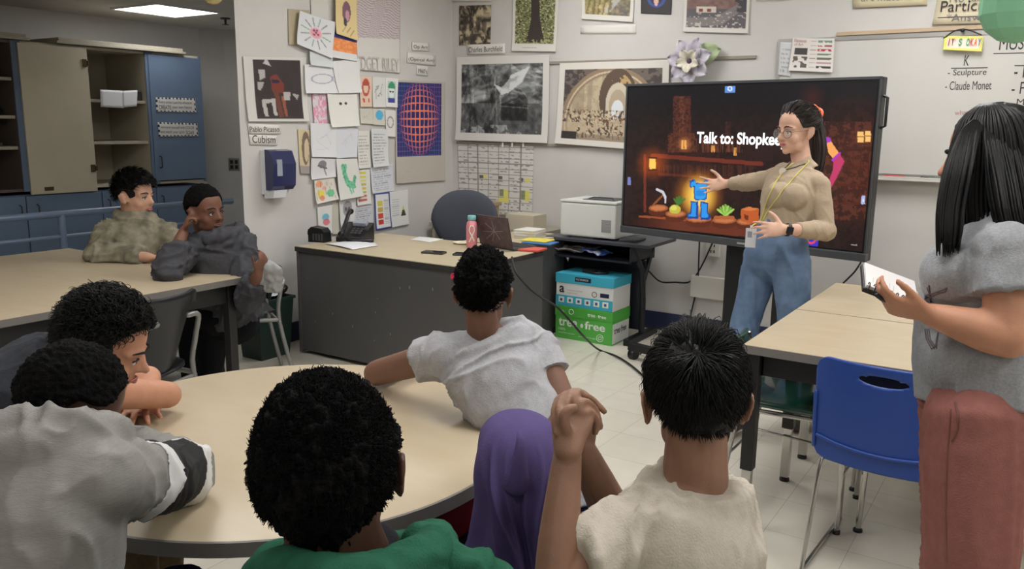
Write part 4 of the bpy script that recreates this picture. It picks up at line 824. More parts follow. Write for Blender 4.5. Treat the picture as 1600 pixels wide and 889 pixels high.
# papers on the desk's shelf
def crumple(name, lb, cat, c, sx, sy, col, seed, h=.03, n=12, rot=0, amp=.02, fn=None):
    P = np.zeros((n,n,3)); u = np.linspace(-.5,.5,n); X, Y = np.meshgrid(u, u); nz = fbm(X+seed, Y+seed*2, 3.3, seed)
    P[...,0] = c[0]+(X*math.cos(rot)*sx-Y*math.sin(rot)*sy); P[...,1] = c[1]+(X*math.sin(rot)*sx+Y*math.cos(rot)*sy); P[...,2] = c[2]+h*0+amp*nz
    return tag(sheet(name, P, n, n, fn(X+.5,Y+.5,np.ones((n,n,3)),1) if fn else np.ones((n,n,3))*np.array(col), paperm, None, .0015), lb, cat)
sz = DZ-.132; sx0 = onY(866,392,CYF+.1).x
crumple('crumpled_paper', 'crumpled white papers on the left of the printer desk shelf', 'paper', (sx0+.12,CYF+.14,sz), .24, .2, (206,204,200), 3, amp=.07)
crumple('crumpled_paper', 'second loose sheet on the shelf behind the crumpled papers', 'paper', (sx0+.2,CYF+.25,sz+.01), .24, .2, (190,186,186), 5, amp=.06)
crumple('paper_packet', 'blue and white torn packet on the right of the printer desk shelf', 'packet', (sx0+.36,CYF+.1,sz+.005), .2, .16, 0, 7, amp=.07, fn=lambda x,y,c,a: mix(mix(c*np.array((40,70,150.)), y>.55, (120,190,220)), mpoly(x,y,[(.3,.0),(.8,.1),(.5,.6)]), (214,216,226)))
# cartons
cx0, cx1, cyf = -3.065, -2.60, 5.22
cx0, cx1 = onY(868,500,cyf).x, onY(956,520,cyf).x
tealm = mat('teal_card', (62,170,196), .5); greenm = mat('green_card', (84,176,72), .55, var=.03, vscale=5); whm = mat('white_card', (218,220,216), .5)
depthc = .285
def carton(name, lb, z0, z1, mats): 
    t = thing(name, lb, 'box', ((cx0+cx1)/2, cyf+depthc/2, z0)); return t
zb_ = onY(936,533,cyf).z; h0 = .245
t = thing('paper_carton', 'green printer paper carton on the floor, lower of the two', 'box', ((cx0+cx1)/2, cyf+.14, 0))
bm = B(); box(bm, (cx0,cyf,0), (cx1,cyf+depthc,h0), .003); bo = mk('box_body', bm, greenm, t)
bm = B(); box(bm, (cx0-.004,cyf-.004,h0-.075), (cx1+.004,cyf+depthc+.004,h0+.002), .003); li = mk('box_lid', bm, mat('green_card_lid', (78,168,66), .55), t)
tw = mat('white_print', (226,234,222), .6); cw = cx1-cx0
ft = lambda par, s, fx, z, w, h, m=tw, bold=0, off=.001: text('lettering', s, (cx0+cw*fx, cyf-off, z), (1,0,0), (0,0,1), w, m, par, h, bold)
ft(bo, 'tree', .06, .095, .155, .06, bold=.02); ft(bo, 'free', .53, .095, .165, .06, bold=.02); ft(bo, '100%', .06, .062, .06, .018); ft(bo, 'recycled fibre copy paper', .06, .036, .14, .014); ft(bo, 'acid free bright', .42, .028, .15, .012)
ft(li, 'tree', .58, h0-.052, .062, .024, bold=.02, off=.006); ft(li, 'free', .76, h0-.052, .066, .024, bold=.02, off=.006); ft(li, '100%', .08, h0-.045, .04, .014, off=.006)
def ring(par, x, z, r, y=cyf, off=.002, m=tw): bm = B(); tube(bm, [(x+math.cos(a)*r,y-off,z+math.sin(a)*r) for a in [k*math.pi/10 for k in range(20)]], .0022, 6, close=True, ref=(0,1,0)); mk('printed_ring', bm, m, par)
ring(bo, cx0+cw*.8, .045, .026); ring(bo, cx0+cw*.8, .045, .012); ring(li, cx0+cw*.29, h0-.035, .019, off=.007); bm = B(); ell(bm, (cx0+cw*.475,cyf-.001,.115), (.012,.002,.016)); mk('printed_leaf', bm, tw, bo)
bm = B(); box(bm, (cx1,cyf+.01,.01), (cx1+.003,cyf+depthc-.01,h0-.09)); lb_ = mk('side_label', bm, whm, bo); text('lettering','tree free', (cx1+.0035,cyf+.03,.08), (0,1,0), (0,0,1), .2, ink, lb_, .05, .02)
H1 = .49
t = thing('paper_carton', 'teal and white printer paper carton, upper of the two', 'box', ((cx0+cx1)/2, cyf+.14, h0))
bm = B(); box(bm, (cx0,cyf,h0+.003), (cx1,cyf+depthc,H1-.005), .003); bo = mk('box_body', bm, whm, t)
bm = B(); box(bm, (cx0-.0015,cyf-.0015,h0+.004), (cx1-.002,cyf,h0+.082)); mk('teal_band', bm, tealm, bo)
bm = B(); box(bm, (cx0-.005,cyf-.005,H1-.07), (cx1+.005,cyf+depthc+.005,H1), .003); li = mk('box_lid', bm, tealm, t)
ft(bo, 'a', .06, h0+.10, .042, .05, ink, .02); ft(bo, 'multipurpose copy paper', .2, h0+.118, .13, .012, mat('red_ink')); ft(bo, 'bright white', .2, h0+.098, .08, .01, mat('red_ink'))
ring(bo, cx0+cw*.68, h0+.115, .019, m=ink); bm = B(); box(bm, (cx0+cw*.78,cyf-.0015,h0+.10), (cx0+cw*.93,cyf,h0+.13)); mk('dark_label', bm, mat('navy_ink', (30,36,66), .5), bo)
for k in range(6): bm = B(); box(bm, (cx0+cw*(.05+.155*k),cyf-.003,h0+.028), (cx0+cw*(.15+.155*k),cyf-.001,h0+.07)); q = mk('icon_square', bm, tw, bo); bm = B(); box(bm, (cx0+cw*(.08+.155*k),cyf-.0042,h0+.038), (cx0+cw*(.12+.155*k),cyf-.003,h0+.058)); mk('icon_mark', bm, mat('blue_ink', (60,90,130), .6), q)
bm = B(); box(bm, (cx0+cw*.34,cyf-.0065,H1-.05), (cx0+cw*.62,cyf-.005,H1-.018)); q = mk('dark_label', bm, mat('navy_ink'), li); ft(q, 'MULTIPURPOSE', .36, H1-.04, .1, .013, tw, off=.0075)
bm = B(); tube(bm, [(cx0+.18,cyf+.1,H1+.012),(cx0+.3,cyf+.08,H1+.012),(cx0+.34,cyf+.16,H1+.012),(cx0+.24,cyf+.2,H1+.012),(cx0+.19,cyf+.14,H1+.02)], .009, 8, sub=4); box(bm, (cx0+.16,cyf+.1,H1), (cx0+.26,cyf+.16,H1+.03), .005); tag(mk('power_adapter', bm, blk), 'black power adapter with a curled lead on the teal carton', 'adapter')
# small table far right with dark edge
p = onz(1440,433,.75); t = thing('side_table', 'small wood-topped table just showing beyond the standing woman', 'table', (p.x+.5,p.y+.35,0))
bm = B(); box(bm, (p.x,p.y,.72), (p.x+1.0,p.y+.5,.75), .004); mk('table_top', bm, mat('tan_wood_rail'), t)
bm = B(); box(bm, (p.x+.02,p.y+.02,.66), (p.x+.98,p.y+.48,.72)); mk('apron', bm, mat('dark_brown', (60,46,40), .5), t)
for x in (p.x+.04, p.x+.94):
    for y in (p.y+.04, p.y+.44): bm = B(); box(bm, (x-.02,y-.02,0), (x+.02,y+.02,.66)); mk('leg', bm, met, t)
# ================================================================= TABLES, DESK, CHAIRS
def tabletop_mat():
    return mat('beige_laminate', (188,173,147), .36, rgb2=(183,167,139), vscale=5, stretch=(1,3,1), spec=.4)
woodt = tabletop_mat(); edge = mat('grey_edge_band', (112,108,104), .5); blkm = mat('black_table_frame', (26,25,26), .45); chrome = mat('chrome', (190,188,184), .18, .95)
RC = V((-1.655, 1.445, 0)); RR = .615
t = thing('round_table', 'round beige laminate table the children sit around in the foreground', 'table', RC)
bm = B(); lathe(bm, (RC.x,RC.y,0), [(RR-.002,.708),(RR-.002,.7385),(RR-.006,.74)], 96); mk('table_top', bm, woodt, t, auto=40)
bm = B(); 
for k in range(96):
    a0, a1 = 2*math.pi*k/96, 2*math.pi*(k+1)/96; vs = []
    for a in (a0, a1):
        for r, z in ((RR-.002,.706),(RR+.003,.706),(RR+.003,.7375),(RR-.002,.739)): vs.append(bm.verts.new((RC.x+r*math.cos(a),RC.y+r*math.sin(a),z)))
    for i in range(4): bm.faces.new((vs[i],vs[(i+1)%4],vs[4+(i+1)%4],vs[4+i]))
bmesh.ops.remove_doubles(bm, verts=bm.verts, dist=1e-5)
mk('edge_band', bm, edge, t, auto=40)
bm = B(); box(bm, (RC.x-.36,RC.y-.36,.65), (RC.x+.36,RC.y-.34,.706)); box(bm, (RC.x-.36,RC.y+.34,.65), (RC.x+.36,RC.y+.36,.706)); box(bm, (RC.x-.36,RC.y-.34,.65), (RC.x-.34,RC.y+.34,.706)); box(bm, (RC.x+.34,RC.y-.34,.65), (RC.x+.36,RC.y+.34,.706)); mk('apron', bm, blkm, t)
for sx in (-1,1):
    for sy in (-1,1):
        bm = B(); x, y = RC.x+sx*.36, RC.y+sy*.36; box(bm, (x-.02,y-.02,.25), (x+.02,y+.02,.706), .003); lg = mk('leg', bm, blkm, t); bm = B(); box(bm, (x-.015,y-.015,.0), (x+.015,y+.015,.25), .003); mk('leg_extension', bm, chrome, lg)
def rect_table(lb, x0, y0, x1, y1, legs, h=.75, th=.032, ap=.09, cats='table', chromez=.25, skip=()):
    t = thing('work_table', lb, 'table', ((x0+x1)/2, (y0+y1)/2, 0))
    bm = B(); box(bm, (x0+.003,y0+.003,h-th), (x1-.003,y1-.003,h), .001); mk('table_top', bm, woodt, t)
    bm = B(); e = .003
    for a in ((x0,y0,x1,y0+e),(x0,y1-e,x1,y1),(x0,y0+e,x0+e,y1-e),(x1-e,y0+e,x1,y1-e)): box(bm, (a[0],a[1],h-th-.001), (a[2],a[3],h-.0015))
    mk('edge_band', bm, edge, t)
    bm = B(); i = .05
    for a in ((x0+i,y0+i,x1-i,y0+i+.02),(x0+i,y1-i-.02,x1-i,y1-i),(x0+i,y0+i,x0+i+.02,y1-i),(x1-i-.02,y0+i,x1-i,y1-i)): box(bm, (a[0],a[1],h-th-ap), (a[2],a[3],h-th))
    mk('apron', bm, blkm, t)
    for (x, y) in legs:
        bm = B(); box(bm, (x-.024,y-.024,chromez), (x+.024,y+.024,h-th), .003); lg = mk('leg', bm, blkm, t)
        if chromez: bm = B(); box(bm, (x-.018,y-.018,.02), (x+.018,y+.018,chromez), .003); mk('leg_extension', bm, chrome, lg); bm = B(); lathe(bm, (x,y,0), [(.022,0),(.022,.012),(.012,.02)], 14); mk('foot_glide', bm, blk, lg)
    return t
tx0, ty0 = -.915, 3.01; tx1 = .55; ym = 3.77; ty1 = 4.57
rect_table('beige laminate table in front of the blue chair, nearer of the right pair', tx0, ty0, tx1, ym-.003, [(tx0+.04,ty0+.04),(tx0+.05,ym-.17),(tx1-.05,ty0+.05),(tx1-.05,ym-.12)], h=.75)
rect_table('beige laminate table beside the presenter, farther of the right pair', tx0, ym+.003, tx1, ty1, [(tx0+.05,ym+.14),(tx0+.05,ty1-.05),(tx1-.05,ym+.12),(tx1-.05,ty1-.05)], h=.75)
lx0, lx1, ly0, ly1 = -5.17, -3.5, .9, 2.82
rect_table('large beige table at the far left where two boys lean', lx0, ly0, lx1, ly1, [(lx1-.06,ly1-.06),(lx1-.06,ly0+.06),(lx0+.06,ly1-.06),(lx0+.06,ly0+.06)], h=.75, ap=.1, chromez=0)
# teacher's desk
dx0, dx1, dy0, dy1 = -4.19, -2.78, 3.80, 4.66
gm = mat('charcoal_steel', (88,87,87), .42, .15, var=.05, vscale=3)
t = thing('teacher_desk', 'large charcoal steel desk with a beige top', 'desk', ((dx0+dx1)/2, (dy0+dy1)/2, 0))
bm = B(); box(bm, (dx0,dy0,.712), (dx1,dy1,.74), .004); o = mk('desk_top', bm, mat('desk_laminate', (190,176,148), .4, var=.03, vscale=6), t)
bm = B(); box(bm, (dx0-.004,dy0-.006,.706), (dx1+.004,dy0,.736), .002); box(bm, (dx1,dy0,.706), (dx1+.005,dy1,.736), .002); box(bm, (dx0-.005,dy0,.706), (dx0,dy1,.736), .002); mk('edge_trim', bm, mat('dark_edge', (52,50,50), .5), t)
bm = B(); box(bm, (dx0+.012,dy0+.012,.03), (dx1-.012,dy0+.03,.706)); mk('front_panel', bm, gm, t)
bm = B(); box(bm, (dx0+.0,dy0+.004,.01), (dx0+.022,dy1,.706), .002); mk('side_panel', bm, gm, t)
bm = B(); box(bm, (dx1-.022,dy0+.004,.01), (dx1,dy1,.706), .002); mk('side_panel', bm, gm, t)
bm = B(); box(bm, (dx0+.022,dy0+.03,.08), (dx0+.42,dy1-.02,.70)); p_ = mk('drawer_pedestal', bm, gm, t)
bm = B(); box(bm, (dx1-.42,dy0+.03,.08), (dx1-.022,dy1-.02,.70)); mk('drawer_pedestal', bm, gm, t)
rng = random.Random(3); bm = B()
for px, py in ((493,502),(610,522),(587,488),(551,510),(625,450),(590,466),(480,435),(676,452),(470,478),(585,532),(640,449),(520,490)):
    p = onY(px, py, dy0+.012); s = rng.uniform(.002,.006); box(bm, (p.x-s*.5,dy0+.0105,p.z-s*1.6), (p.x+s*.5,dy0+.012,p.z+s*1.6))
mk('scratches', bm, mat('scratch', (150,144,128), .6), t)
p = onY(709,432,dy0-.0); bm = B(); lathe(bm, (p.x,p.y+.004,p.z), [(.022,0),(.022,.008)], 16, (V((1,0,0)),V((0,0,1)),V((0,-1,0)))); o = mk('magnet', bm, mat('magnet_red', (200,60,90), .4)); tag(o, 'small round red magnet on the desk front beside the boy in the light grey T-shirt', 'magnet')
# desk things
def dz(px, py): return onz(px, py, .74)
p = dz(493,378); t = thing('pencil_sharpener', 'black electric pencil sharpener on the left corner of the desk', 'pencil sharpener', p); M = rotz(p+V((0,.03,0)), .25)
bm = B(); prism(bm, [M@V(q) for q in ((-.055,-.045,0),(-.055,-.045,.085),(-.03,-.045,.105),(.05,-.045,.095),(.07,-.045,.07),(.075,-.045,0))], M.to_3x3()@V((0,.09,0))); mk('body', bm, blk, t)
bm = B(); lathe(bm, M@V((-.057,0,.06)), [(.032,-.004),(.032,.004)], 20, (V((0,1,0)),Z,M.to_3x3()@V((-1,0,0)))); mk('inlet', bm, mat('dark_grey_plastic'), t)
bm = B(); [box(bm, (-.02+.022*i,-.0465,.012), (-.005+.022*i,-.045,.06), 0, M) for i in range(4)]; mk('grip_ribs', bm, mat('dark_grey_plastic'), t)
p = dz(545,378); t = thing('desk_telephone', 'black office telephone with its handset, beside the sharpener', 'telephone', p+V((0,.05,0))); M = rotz(p+V((-.02,.07,0)), .3)
bm = B(); prism(bm, [M@V(q) for q in ((-.09,-.09,.03),(-.09,.1,.12),(-.09,.1,.0),(-.09,-.09,.0))], M.to_3x3()@V((.2,0,0))); mk('base', bm, mat('phone_black', (34,34,37), .35), t)
bm = B(); tube(bm, [M@V(q) for q in ((-.075,.11,.19),(-.07,.08,.19),(-.06,.0,.125),(-.045,-.08,.07),(-.04,-.11,.06))], [(.024,.02),(.02,.014),(.017,.012),(.02,.014),(.026,.02)], 12, sub=4); mk('handset', bm, blk, t, True)
bm = B(); box(bm, (.0,.03,.1), (.1,.075,.125), .003, M@Matrix.Rotation(.35,4,'X')); mk('display', bm, mat('grey_glass', (150,156,168), .15), t)
bm = B()
for i in range(4):
    for j in range(3): box(bm, (.0+j*.03,-.06+i*.022,.058+i*.011), (.02+j*.03,-.046+i*.022,.068+i*.011), .002, M)
mk('keypad', bm, mat('key_grey', (90,90,92), .5), t)
bm = B(); tube(bm, [M@V((x, y, z)) for x, y, z in ((.0,-.11,.02),(.05,-.13,.018),(.12,-.1,.018),(.17,-.06,.015))], .012, 8, sub=4); mk('coiled_cord', bm, blk, t)
def flat_paper(lb, quad, off, col, name='paper_sheet', cat='paper', fn=None, lift=.006):
    c = [dz(*q)+V((0,0,off)) for q in quad]; n = 12; u = np.linspace(0,1,n)[None,:]; v = np.linspace(0,1,n)[:,None]
    P = sum(np.array(c[i])[None,None]*w[...,None] for i, w in enumerate(((1-u)*(1-v),u*(1-v),u*v,(1-u)*v)))
    P[...,2] += lift*np.sin(u*3.1)*np.sin(v*2.2+.4)
    X, Y = np.meshgrid(np.linspace(0,1,n), np.linspace(0,1,n))
    return tag(sheet(name, P, n, n, fn(X,Y,np.ones((n,n,3)),1) if fn else np.ones((n,n,3))*np.array(col,float), paperm, None, .001), lb, cat)
flat_paper('white sheets fanned in front of the telephone', [(552,376),(592,384),(551,391),(508,382)], .004, (226,228,232), lift=.012)
flat_paper('lower white sheet peeking out under the fanned sheets', [(560,374),(590,381),(545,388),(520,384)], .0015, (214,216,220))
flat_paper('flat white sheet in the middle of the desk', [(655,370),(693,374),(672,379),(640,375)], .002, (222,222,220), lift=.002)
def phone(lb, p, a, col, w=.075, l=.15):
    t = thing('mobile_phone', lb, 'phone', p); M = rotz(p, a); bm = B(); box(bm, (-l/2,-w/2,.001), (l/2,w/2,.013), .005, M); mk('case', bm, mat('phone_case_%d'%col[0], col, .4), t); bm = B(); box(bm, (-l/2+.006,-w/2+.005,.013), (l/2-.006,w/2-.005,.0145), .0005, M); mk('glass', bm, mat('black_glass', (20,20,22), .08), t)
phone('dark mobile phone lying near the desk front edge', dz(678,396), .25, (62,58,52))
phone('dark phone half hidden behind the head of the boy in light grey', dz(727,399), .35, (50,48,48))
p = dz(722,381); bm = B(); lathe(bm, p, [(.05,0.001),(.065,.012),(.06,.014),(.045,.006)], 24); tag(mk('small_plate', bm, mat('cream_china', (214,206,178), .5, var=.12, vscale=40)), 'small cream dish on the desk left of the pink bottle', 'dish')
p = dz(737,386); t = thing('water_bottle', 'pink bottle with a teal cap and white ribbon on the desk', 'bottle', p)
bm = B(); lathe(bm, p, [(.034,.001),(.037,.01),(.037,.14),(.033,.165),(.022,.18),(.021,.19)], 28); bt_ = mk('bottle_body', bm, mat('pink_plastic', (222,138,148), .35, coat=.3), t, auto=50)
bm = B(); lathe(bm, p, [(.026,.183),(.028,.187),(.028,.21),(.025,.214)], 24); mk('cap', bm, mat('teal_cap', (128,190,194), .4), t, auto=50)
bm = B(); cc_ = p + V((0,0,0)); dv = (CAM-p); dv.z = 0; dv.normalize(); sd = Z.cross(dv)
tube(bm, [cc_+dv*.0385+sd*x+Z*z for x, z in ((-.016,.04),(.004,.085),(.017,.115),(.012,.14),(.0,.148),(-.012,.14),(-.016,.115),(-.002,.085),(.018,.045))], (.0035,.0015), 6, sub=4, ref=sd); mk('ribbon', bm, mat('white_print'), bt_)
# laptop seen from behind, open
a0, a1, a2, a3 = at(762,378,4.87), at(800,396,4.62), at(814,353,4.75), at(775,341,4.95)
p = dz(790,392); t = thing('laptop', 'open laptop with a dark patterned lid, standing beside the pink bottle', 'laptop', p+V((0,.1,0)))
b0, b1 = dz(752,384)+V((0,0,.014)), dz(803,393)+V((0,0,.014)); ex = (b1-b0); ex.z = 0; w_ = .33; ex.normalize(); ey = Z.cross(ex)
M = frameM(b1-ex*w_, ex, ey, Z); bm = B(); box(bm, (0,.0,-.012), (w_,.22,.004), .004, M); kb = mk('keyboard_base', bm, mat('dark_grey_plastic'), t); bm = B(); box(bm, (.02,.06,.004), (w_-.02,.2,.006), .001, M); mk('keyboard', bm, blk, kb)
ML = M @ Matrix.Rotation(math.radians(14), 4, 'X'); bm = B(); box(bm, (0,-.01,.004), (w_,-.002,.215), .004, ML)
lid = mk('lid', bm, mat('dark_lid', (66,56,62), .35, rgb2=(92,72,76), vscale=26), t)
bm = B()
for k, (x0_, z0_, x1_, z1_) in enumerate(((.08,.05,.2,.15),(.1,.16,.22,.06),(.06,.1,.26,.12),(.14,.04,.17,.18))): tube(bm, [ML@V((x0_,-.011,z0_)), ML@V(((x0_+x1_)/2+.02,-.011,(z0_+z1_)/2)), ML@V((x1_,-.011,z1_))], .0022, 6, sub=3)
mk('lid_drawing', bm, mat('lid_line', (140,128,134), .5), lid)
bm = B(); box(bm, (.015,-.002,.015), (w_-.015,-.0012,.205), 0, ML); mk('laptop_screen', bm, mat('black_glass'), lid)
# folders and books at right back of the desk
def stack_box(name, lb, cat, p, sx, sy, h, a, col, page=None):
    M = rotz(p, a); 
    if page:
        t = thing(name, lb, cat, p); bm = B(); box(bm, (-sx/2,-sy/2,0), (sx/2,sy/2,.003), 0, M); box(bm, (-sx/2,-sy/2,h-.003), (sx/2,sy/2,h), 0, M); box(bm, (-sx/2,sy/2-.003,.003), (sx/2,sy/2,h-.003), 0, M); mk('cover', bm, mat('cover_%d_%d'%(col[0],col[2]), col, .5), t); bm = B(); box(bm, (-sx/2+.003,-sy/2+.003,.003), (sx/2-.003,sy/2-.003,h-.003), 0, M); mk('pages', bm, mat('pages', (216,212,202), .8), t)
    else: bm = B(); box(bm, (-sx/2,-sy/2,0), (sx/2,sy/2,h), .002, M); tag(mk(name, bm, mat('cover_%d_%d'%(col[0],col[2]), col, .5)), lb, cat)
q = dz(822,388); stack_box('folder', 'red folder on the desk right of the laptop', 'folder', onz(822,390,.742), .24, .15, .012, .1, (206,84,74))
q = dz(836,379); stack_box('folder', 'blue folder under the yellow one at the desk right end', 'folder', onz(844,380,.741), .22, .16, .008, .15, (60,110,170)); stack_box('folder', 'yellow folder on top of the blue one at the desk right end', 'folder', onz(840,378,.741)+Z*.009, .2, .15, .008, .1, (226,210,80))
for k, (lb, col, a) in enumerate((('lowest pale book in the stack behind the laptop',(196,190,176),.1),('middle white book in the stack behind the laptop',(214,212,206),.2),('topmost white book in the stack behind the laptop',(222,220,214),.05))):
    stack_box('book', lb, 'book', onz(828,371,.741)+Z*k*.021, .17, .2, .02, a, col, 1)
t = thing('side_cabinet', 'low beige-topped cabinet behind the right end of the desk', 'cabinet', (-3.3,5.05,0)); bm = B(); box(bm, (-3.46,4.72,0), (-3.06,5.44,.715)); mk('body', bm, gm, t); bm = B(); box(bm, (-3.47,4.71,.715), (-3.05,5.45,.74), .003); mk('cabinet_top', bm, mat('desk_laminate'), t)
# cardboard letter file behind chair (on a low shelf by the wall)
t = thing('low_shelf', 'low grey shelf by the back wall behind the office chair', 'shelf', (-3.95,5.68,0)); bm = B(); box(bm, (-4.42,5.5,.70), (-3.3,5.86,.73), .003); mk('shelf_top', bm, greyw, t)
for x in (-4.4,-3.34): bm = B(); box(bm, (x,5.52,0), (x+.03,5.85,.70)); mk('side_panel', bm, greyw, t)
stack_box('document_box', 'tan cardboard document box left of the office chair', 'box', V((-4.0,5.62,.732)), .3, .2, .16, 0, (176,152,120))
stack_box('document_tray', 'wooden tray of papers on top of the cardboard document box', 'tray', V((-4.0,5.62,.893)), .34, .22, .03, 0, (160,136,108))
stack_box('book', 'reddish book on top of the tray left of the office chair', 'book', V((-4.06,5.62,.925)), .2, .16, .025, .1, (130,70,62), 1)
stack_box('document_box', 'pale paper stack box right of the office chair', 'box', V((-3.52,5.62,.732)), .26, .2, .12, 0, (196,186,164))
# office chair
p = V((-3.73,5.12,0)); t = thing('office_chair', 'dark grey fabric office chair behind the desk', 'chair', p); fab = mat('charcoal_fabric', (66,70,80), .9, var=.1, vscale=220, bump=.3, bscale=400)
n_ = 26; bm = B(); bc = V((-3.73,5.08,.84)); fr_, bk_ = [], []
outline = []
for k in range(36):
    a = 2*math.pi*k/36; x = math.cos(a); z = math.sin(a); w = .255*(1-.22*max(0,-z)**1.0); zz = .225*z if z > 0 else .26*z
    x = math.copysign(abs(x)**.85, x); outline.append((x*w, zz))
rings = []
for s, d in ((.0,-.035),(.5,-.036),(.85,-.03),(.97,-.016),(1,0),(.97,.02),(.8,.035),(0,.04)):
    rings.append([bm.verts.new(bc+R*(x*max(s,.001))+Z*(z*max(s,.001))+F*(d+.05*(x*s/.25)**2*-1)) for x, z in outline])
for a, b in zip(rings, rings[1:]):
    for k in range(36): bm.faces.new((a[k],a[(k+1)%36],b[(k+1)%36],b[k]))
bmesh.ops.remove_doubles(bm, verts=bm.verts, dist=.0015); mk('backrest', bm, fab, t, True)
bm = B(); ell(bm, p+V((0,-.12,.48)), (.25,.24,.05)); mk('seat', bm, fab, t, True)
bm = B(); tube(bm, [p+V((0,-.12,.1)),p+V((0,-.12,.45))], .03); tube(bm, [p+V((0,-.1,.44)),p+V((0,.06,.46)),p+V((0,.06,.7))], .02, sub=3); mk('column', bm, blk, t)
for k in range(5):
    a = k*2*math.pi/5+.3; e = V((math.cos(a),math.sin(a),0))*.28; bm = B(); tube(bm, [p+V((0,-.12,.11)), p+V((0,-.12,.08))+e], [.022,.014], 8); ell(bm, p+V((0,-.12,.03))+e, .028, seg=12); mk('base_leg', bm, blk, t)
# ---- waste bin with a sheet in it
p = V((-4.335,3.64,0)); t = thing('waste_bin', 'dark green plastic waste bin beside the desk', 'waste bin', p); bm = B(); gb = mat('dark_green_plastic', (30,50,44), .4)
def taper(bm, c, bx, by, tx, ty, z0, z1): 
    a = [bm.verts.new((c.x+sx*bx,c.y+sy*by,z0)) for sx, sy in ((-1,-1),(1,-1),(1,1),(-1,1))]; b = [bm.verts.new((c.x+sx*tx,c.y+sy*ty,z1)) for sx, sy in ((-1,-1),(1,-1),(1,1),(-1,1))]; i_ = [bm.verts.new((c.x+sx*(tx-.008),c.y+sy*(ty-.008),z1)) for sx, sy in ((-1,-1),(1,-1),(1,1),(-1,1))]; d_ = [bm.verts.new((c.x+sx*(bx-.008),c.y+sy*(by-.008),z0+.01)) for sx, sy in ((-1,-1),(1,-1),(1,1),(-1,1))]
    bm.faces.new(a[::-1]); bm.faces.new(d_)
    for k in range(4): j = (k+1)%4; bm.faces.new((a[k],a[j],b[j],b[k])); bm.faces.new((b[k],b[j],i_[j],i_[k])); bm.faces.new((i_[k],i_[j],d_[j],d_[k]))
taper(bm, p, .095, .12, .12, .15, 0, .40); mk('bin_body', bm, gb, t)
bm = B(); 
for a in ((-.13,-.16,.13,-.145),(-.13,.145,.13,.16),(-.13,-.145,-.115,.145),(.115,-.145,.13,.145)): box(bm, (p.x+a[0],p.y+a[1],.385), (p.x+a[2],p.y+a[3],.405), .003)
mk('rim', bm, gb, t)
crumple('waste_paper', 'white sheet lying across the top of the waste bin', 'paper', (p.x+.0,p.y-.04,.405), .2, .22, (214,220,232), 11, amp=.035)
bm = B(); tube(bm, [(p.x-.02,p.y+.13,.39),(p.x+.0,p.y+.12,.46),(p.x+.08,p.y+.1,.45)], [.05,.045,.03], 10, sub=3); tag(organic('bin_bag', bm, mat('black_bag', (20,22,24), .35), vox=.008, disp=(('CLOUDS',.03,.02),)), 'black bag bunched at the back of the waste bin', 'bag')
# ---------------------------------------------------------------- chairs
def tubeframe(nm, paths, r, m, par, n=10, sub=4):
    bm = B()
    for q in paths: tube(bm, q, r, n, sub=sub)
    return mk(nm, bm, m, par, True)
def curved_panel(bm, M, w, h, th, curve, rc=.04, hole=None, taper_=1.0, lean=0, nx=21, ny=17):
    """rounded seat-shell panel in local x (width) z (height), bulging in y"""
    f, b = {}, {}
    for i in range(nx):
        for j in range(ny):
            u = -1+2*i/(nx-1); v = j/(ny-1); x = u*w/2*(taper_+(1-taper_)*v); z = v*h
            cr = rc/ (w/2); e = abs(u)
            cut = max(0, (e-(1-cr))/cr)
            zz = z
            if v > .5: zz = h - max(h-z, rc*(1-math.sqrt(max(0,1-cut*cut))))
            else: zz = max(z, rc*(1-math.sqrt(max(0,1-cut*cut))))
            y = curve*(u*u) + lean*v*v
            f[i,j] = (x, y, zz); 
    if hole:
        for i in range(nx):
            for j in range(ny):
                u = ((-1+2*i/(nx-1))-hole[0])/hole[2]; v = (j/(ny-1)-hole[1])/hole[3]; d_ = math.hypot(u, v)
                if .55 < d_ < 1.22 and d_ > 0:
                    k_ = 1/d_; uu = hole[0]+u*k_*hole[2]; vv = hole[1]+v*k_*hole[3]
                    su = 2/(nx-1)/hole[2]; sv = 1/(ny-1)/hole[3]
                    if abs(d_-1) < .62*max(su*abs(u), sv*abs(v), .5*sv):
                        f[i,j] = (uu*w/2, curve*uu*uu+lean*vv*vv, vv*h)
    hid = lambda i, j: hole and (((-1+2*(i+.5)/(nx-1))-hole[0])/hole[2])**2 + (((j+.5)/(ny-1)-hole[1])/hole[3])**2 < 1
    A_ = {k: bm.verts.new(M@V(q)) for k, q in f.items()}; Bv = {k: bm.verts.new(M@V((q[0],q[1]+th,q[2]))) for k, q in f.items()}
    keep = [(i,j) for i in range(nx-1) for j in range(ny-1) if not hid(i,j)]; ks = set(keep)
    for (i,j) in keep:
        bm.faces.new((A_[i,j],A_[i+1,j],A_[i+1,j+1],A_[i,j+1])); bm.faces.new((Bv[i,j],Bv[i,j+1],Bv[i+1,j+1],Bv[i+1,j]))
        for (di,dj,a,b_) in ((-1,0,(0,0),(0,1)),(1,0,(1,0),(1,1)),(0,-1,(0,0),(1,0)),(0,1,(0,1),(1,1))):
            if (i+di,j+dj) not in ks:
                p_, q_ = (i+a[0],j+a[1]), (i+b_[0],j+b_[1]); bm.faces.new((A_[p_],A_[q_],Bv[q_],Bv[p_]))
    for v in list(bm.verts):
        if not v.link_faces: bm.verts.remove(v)
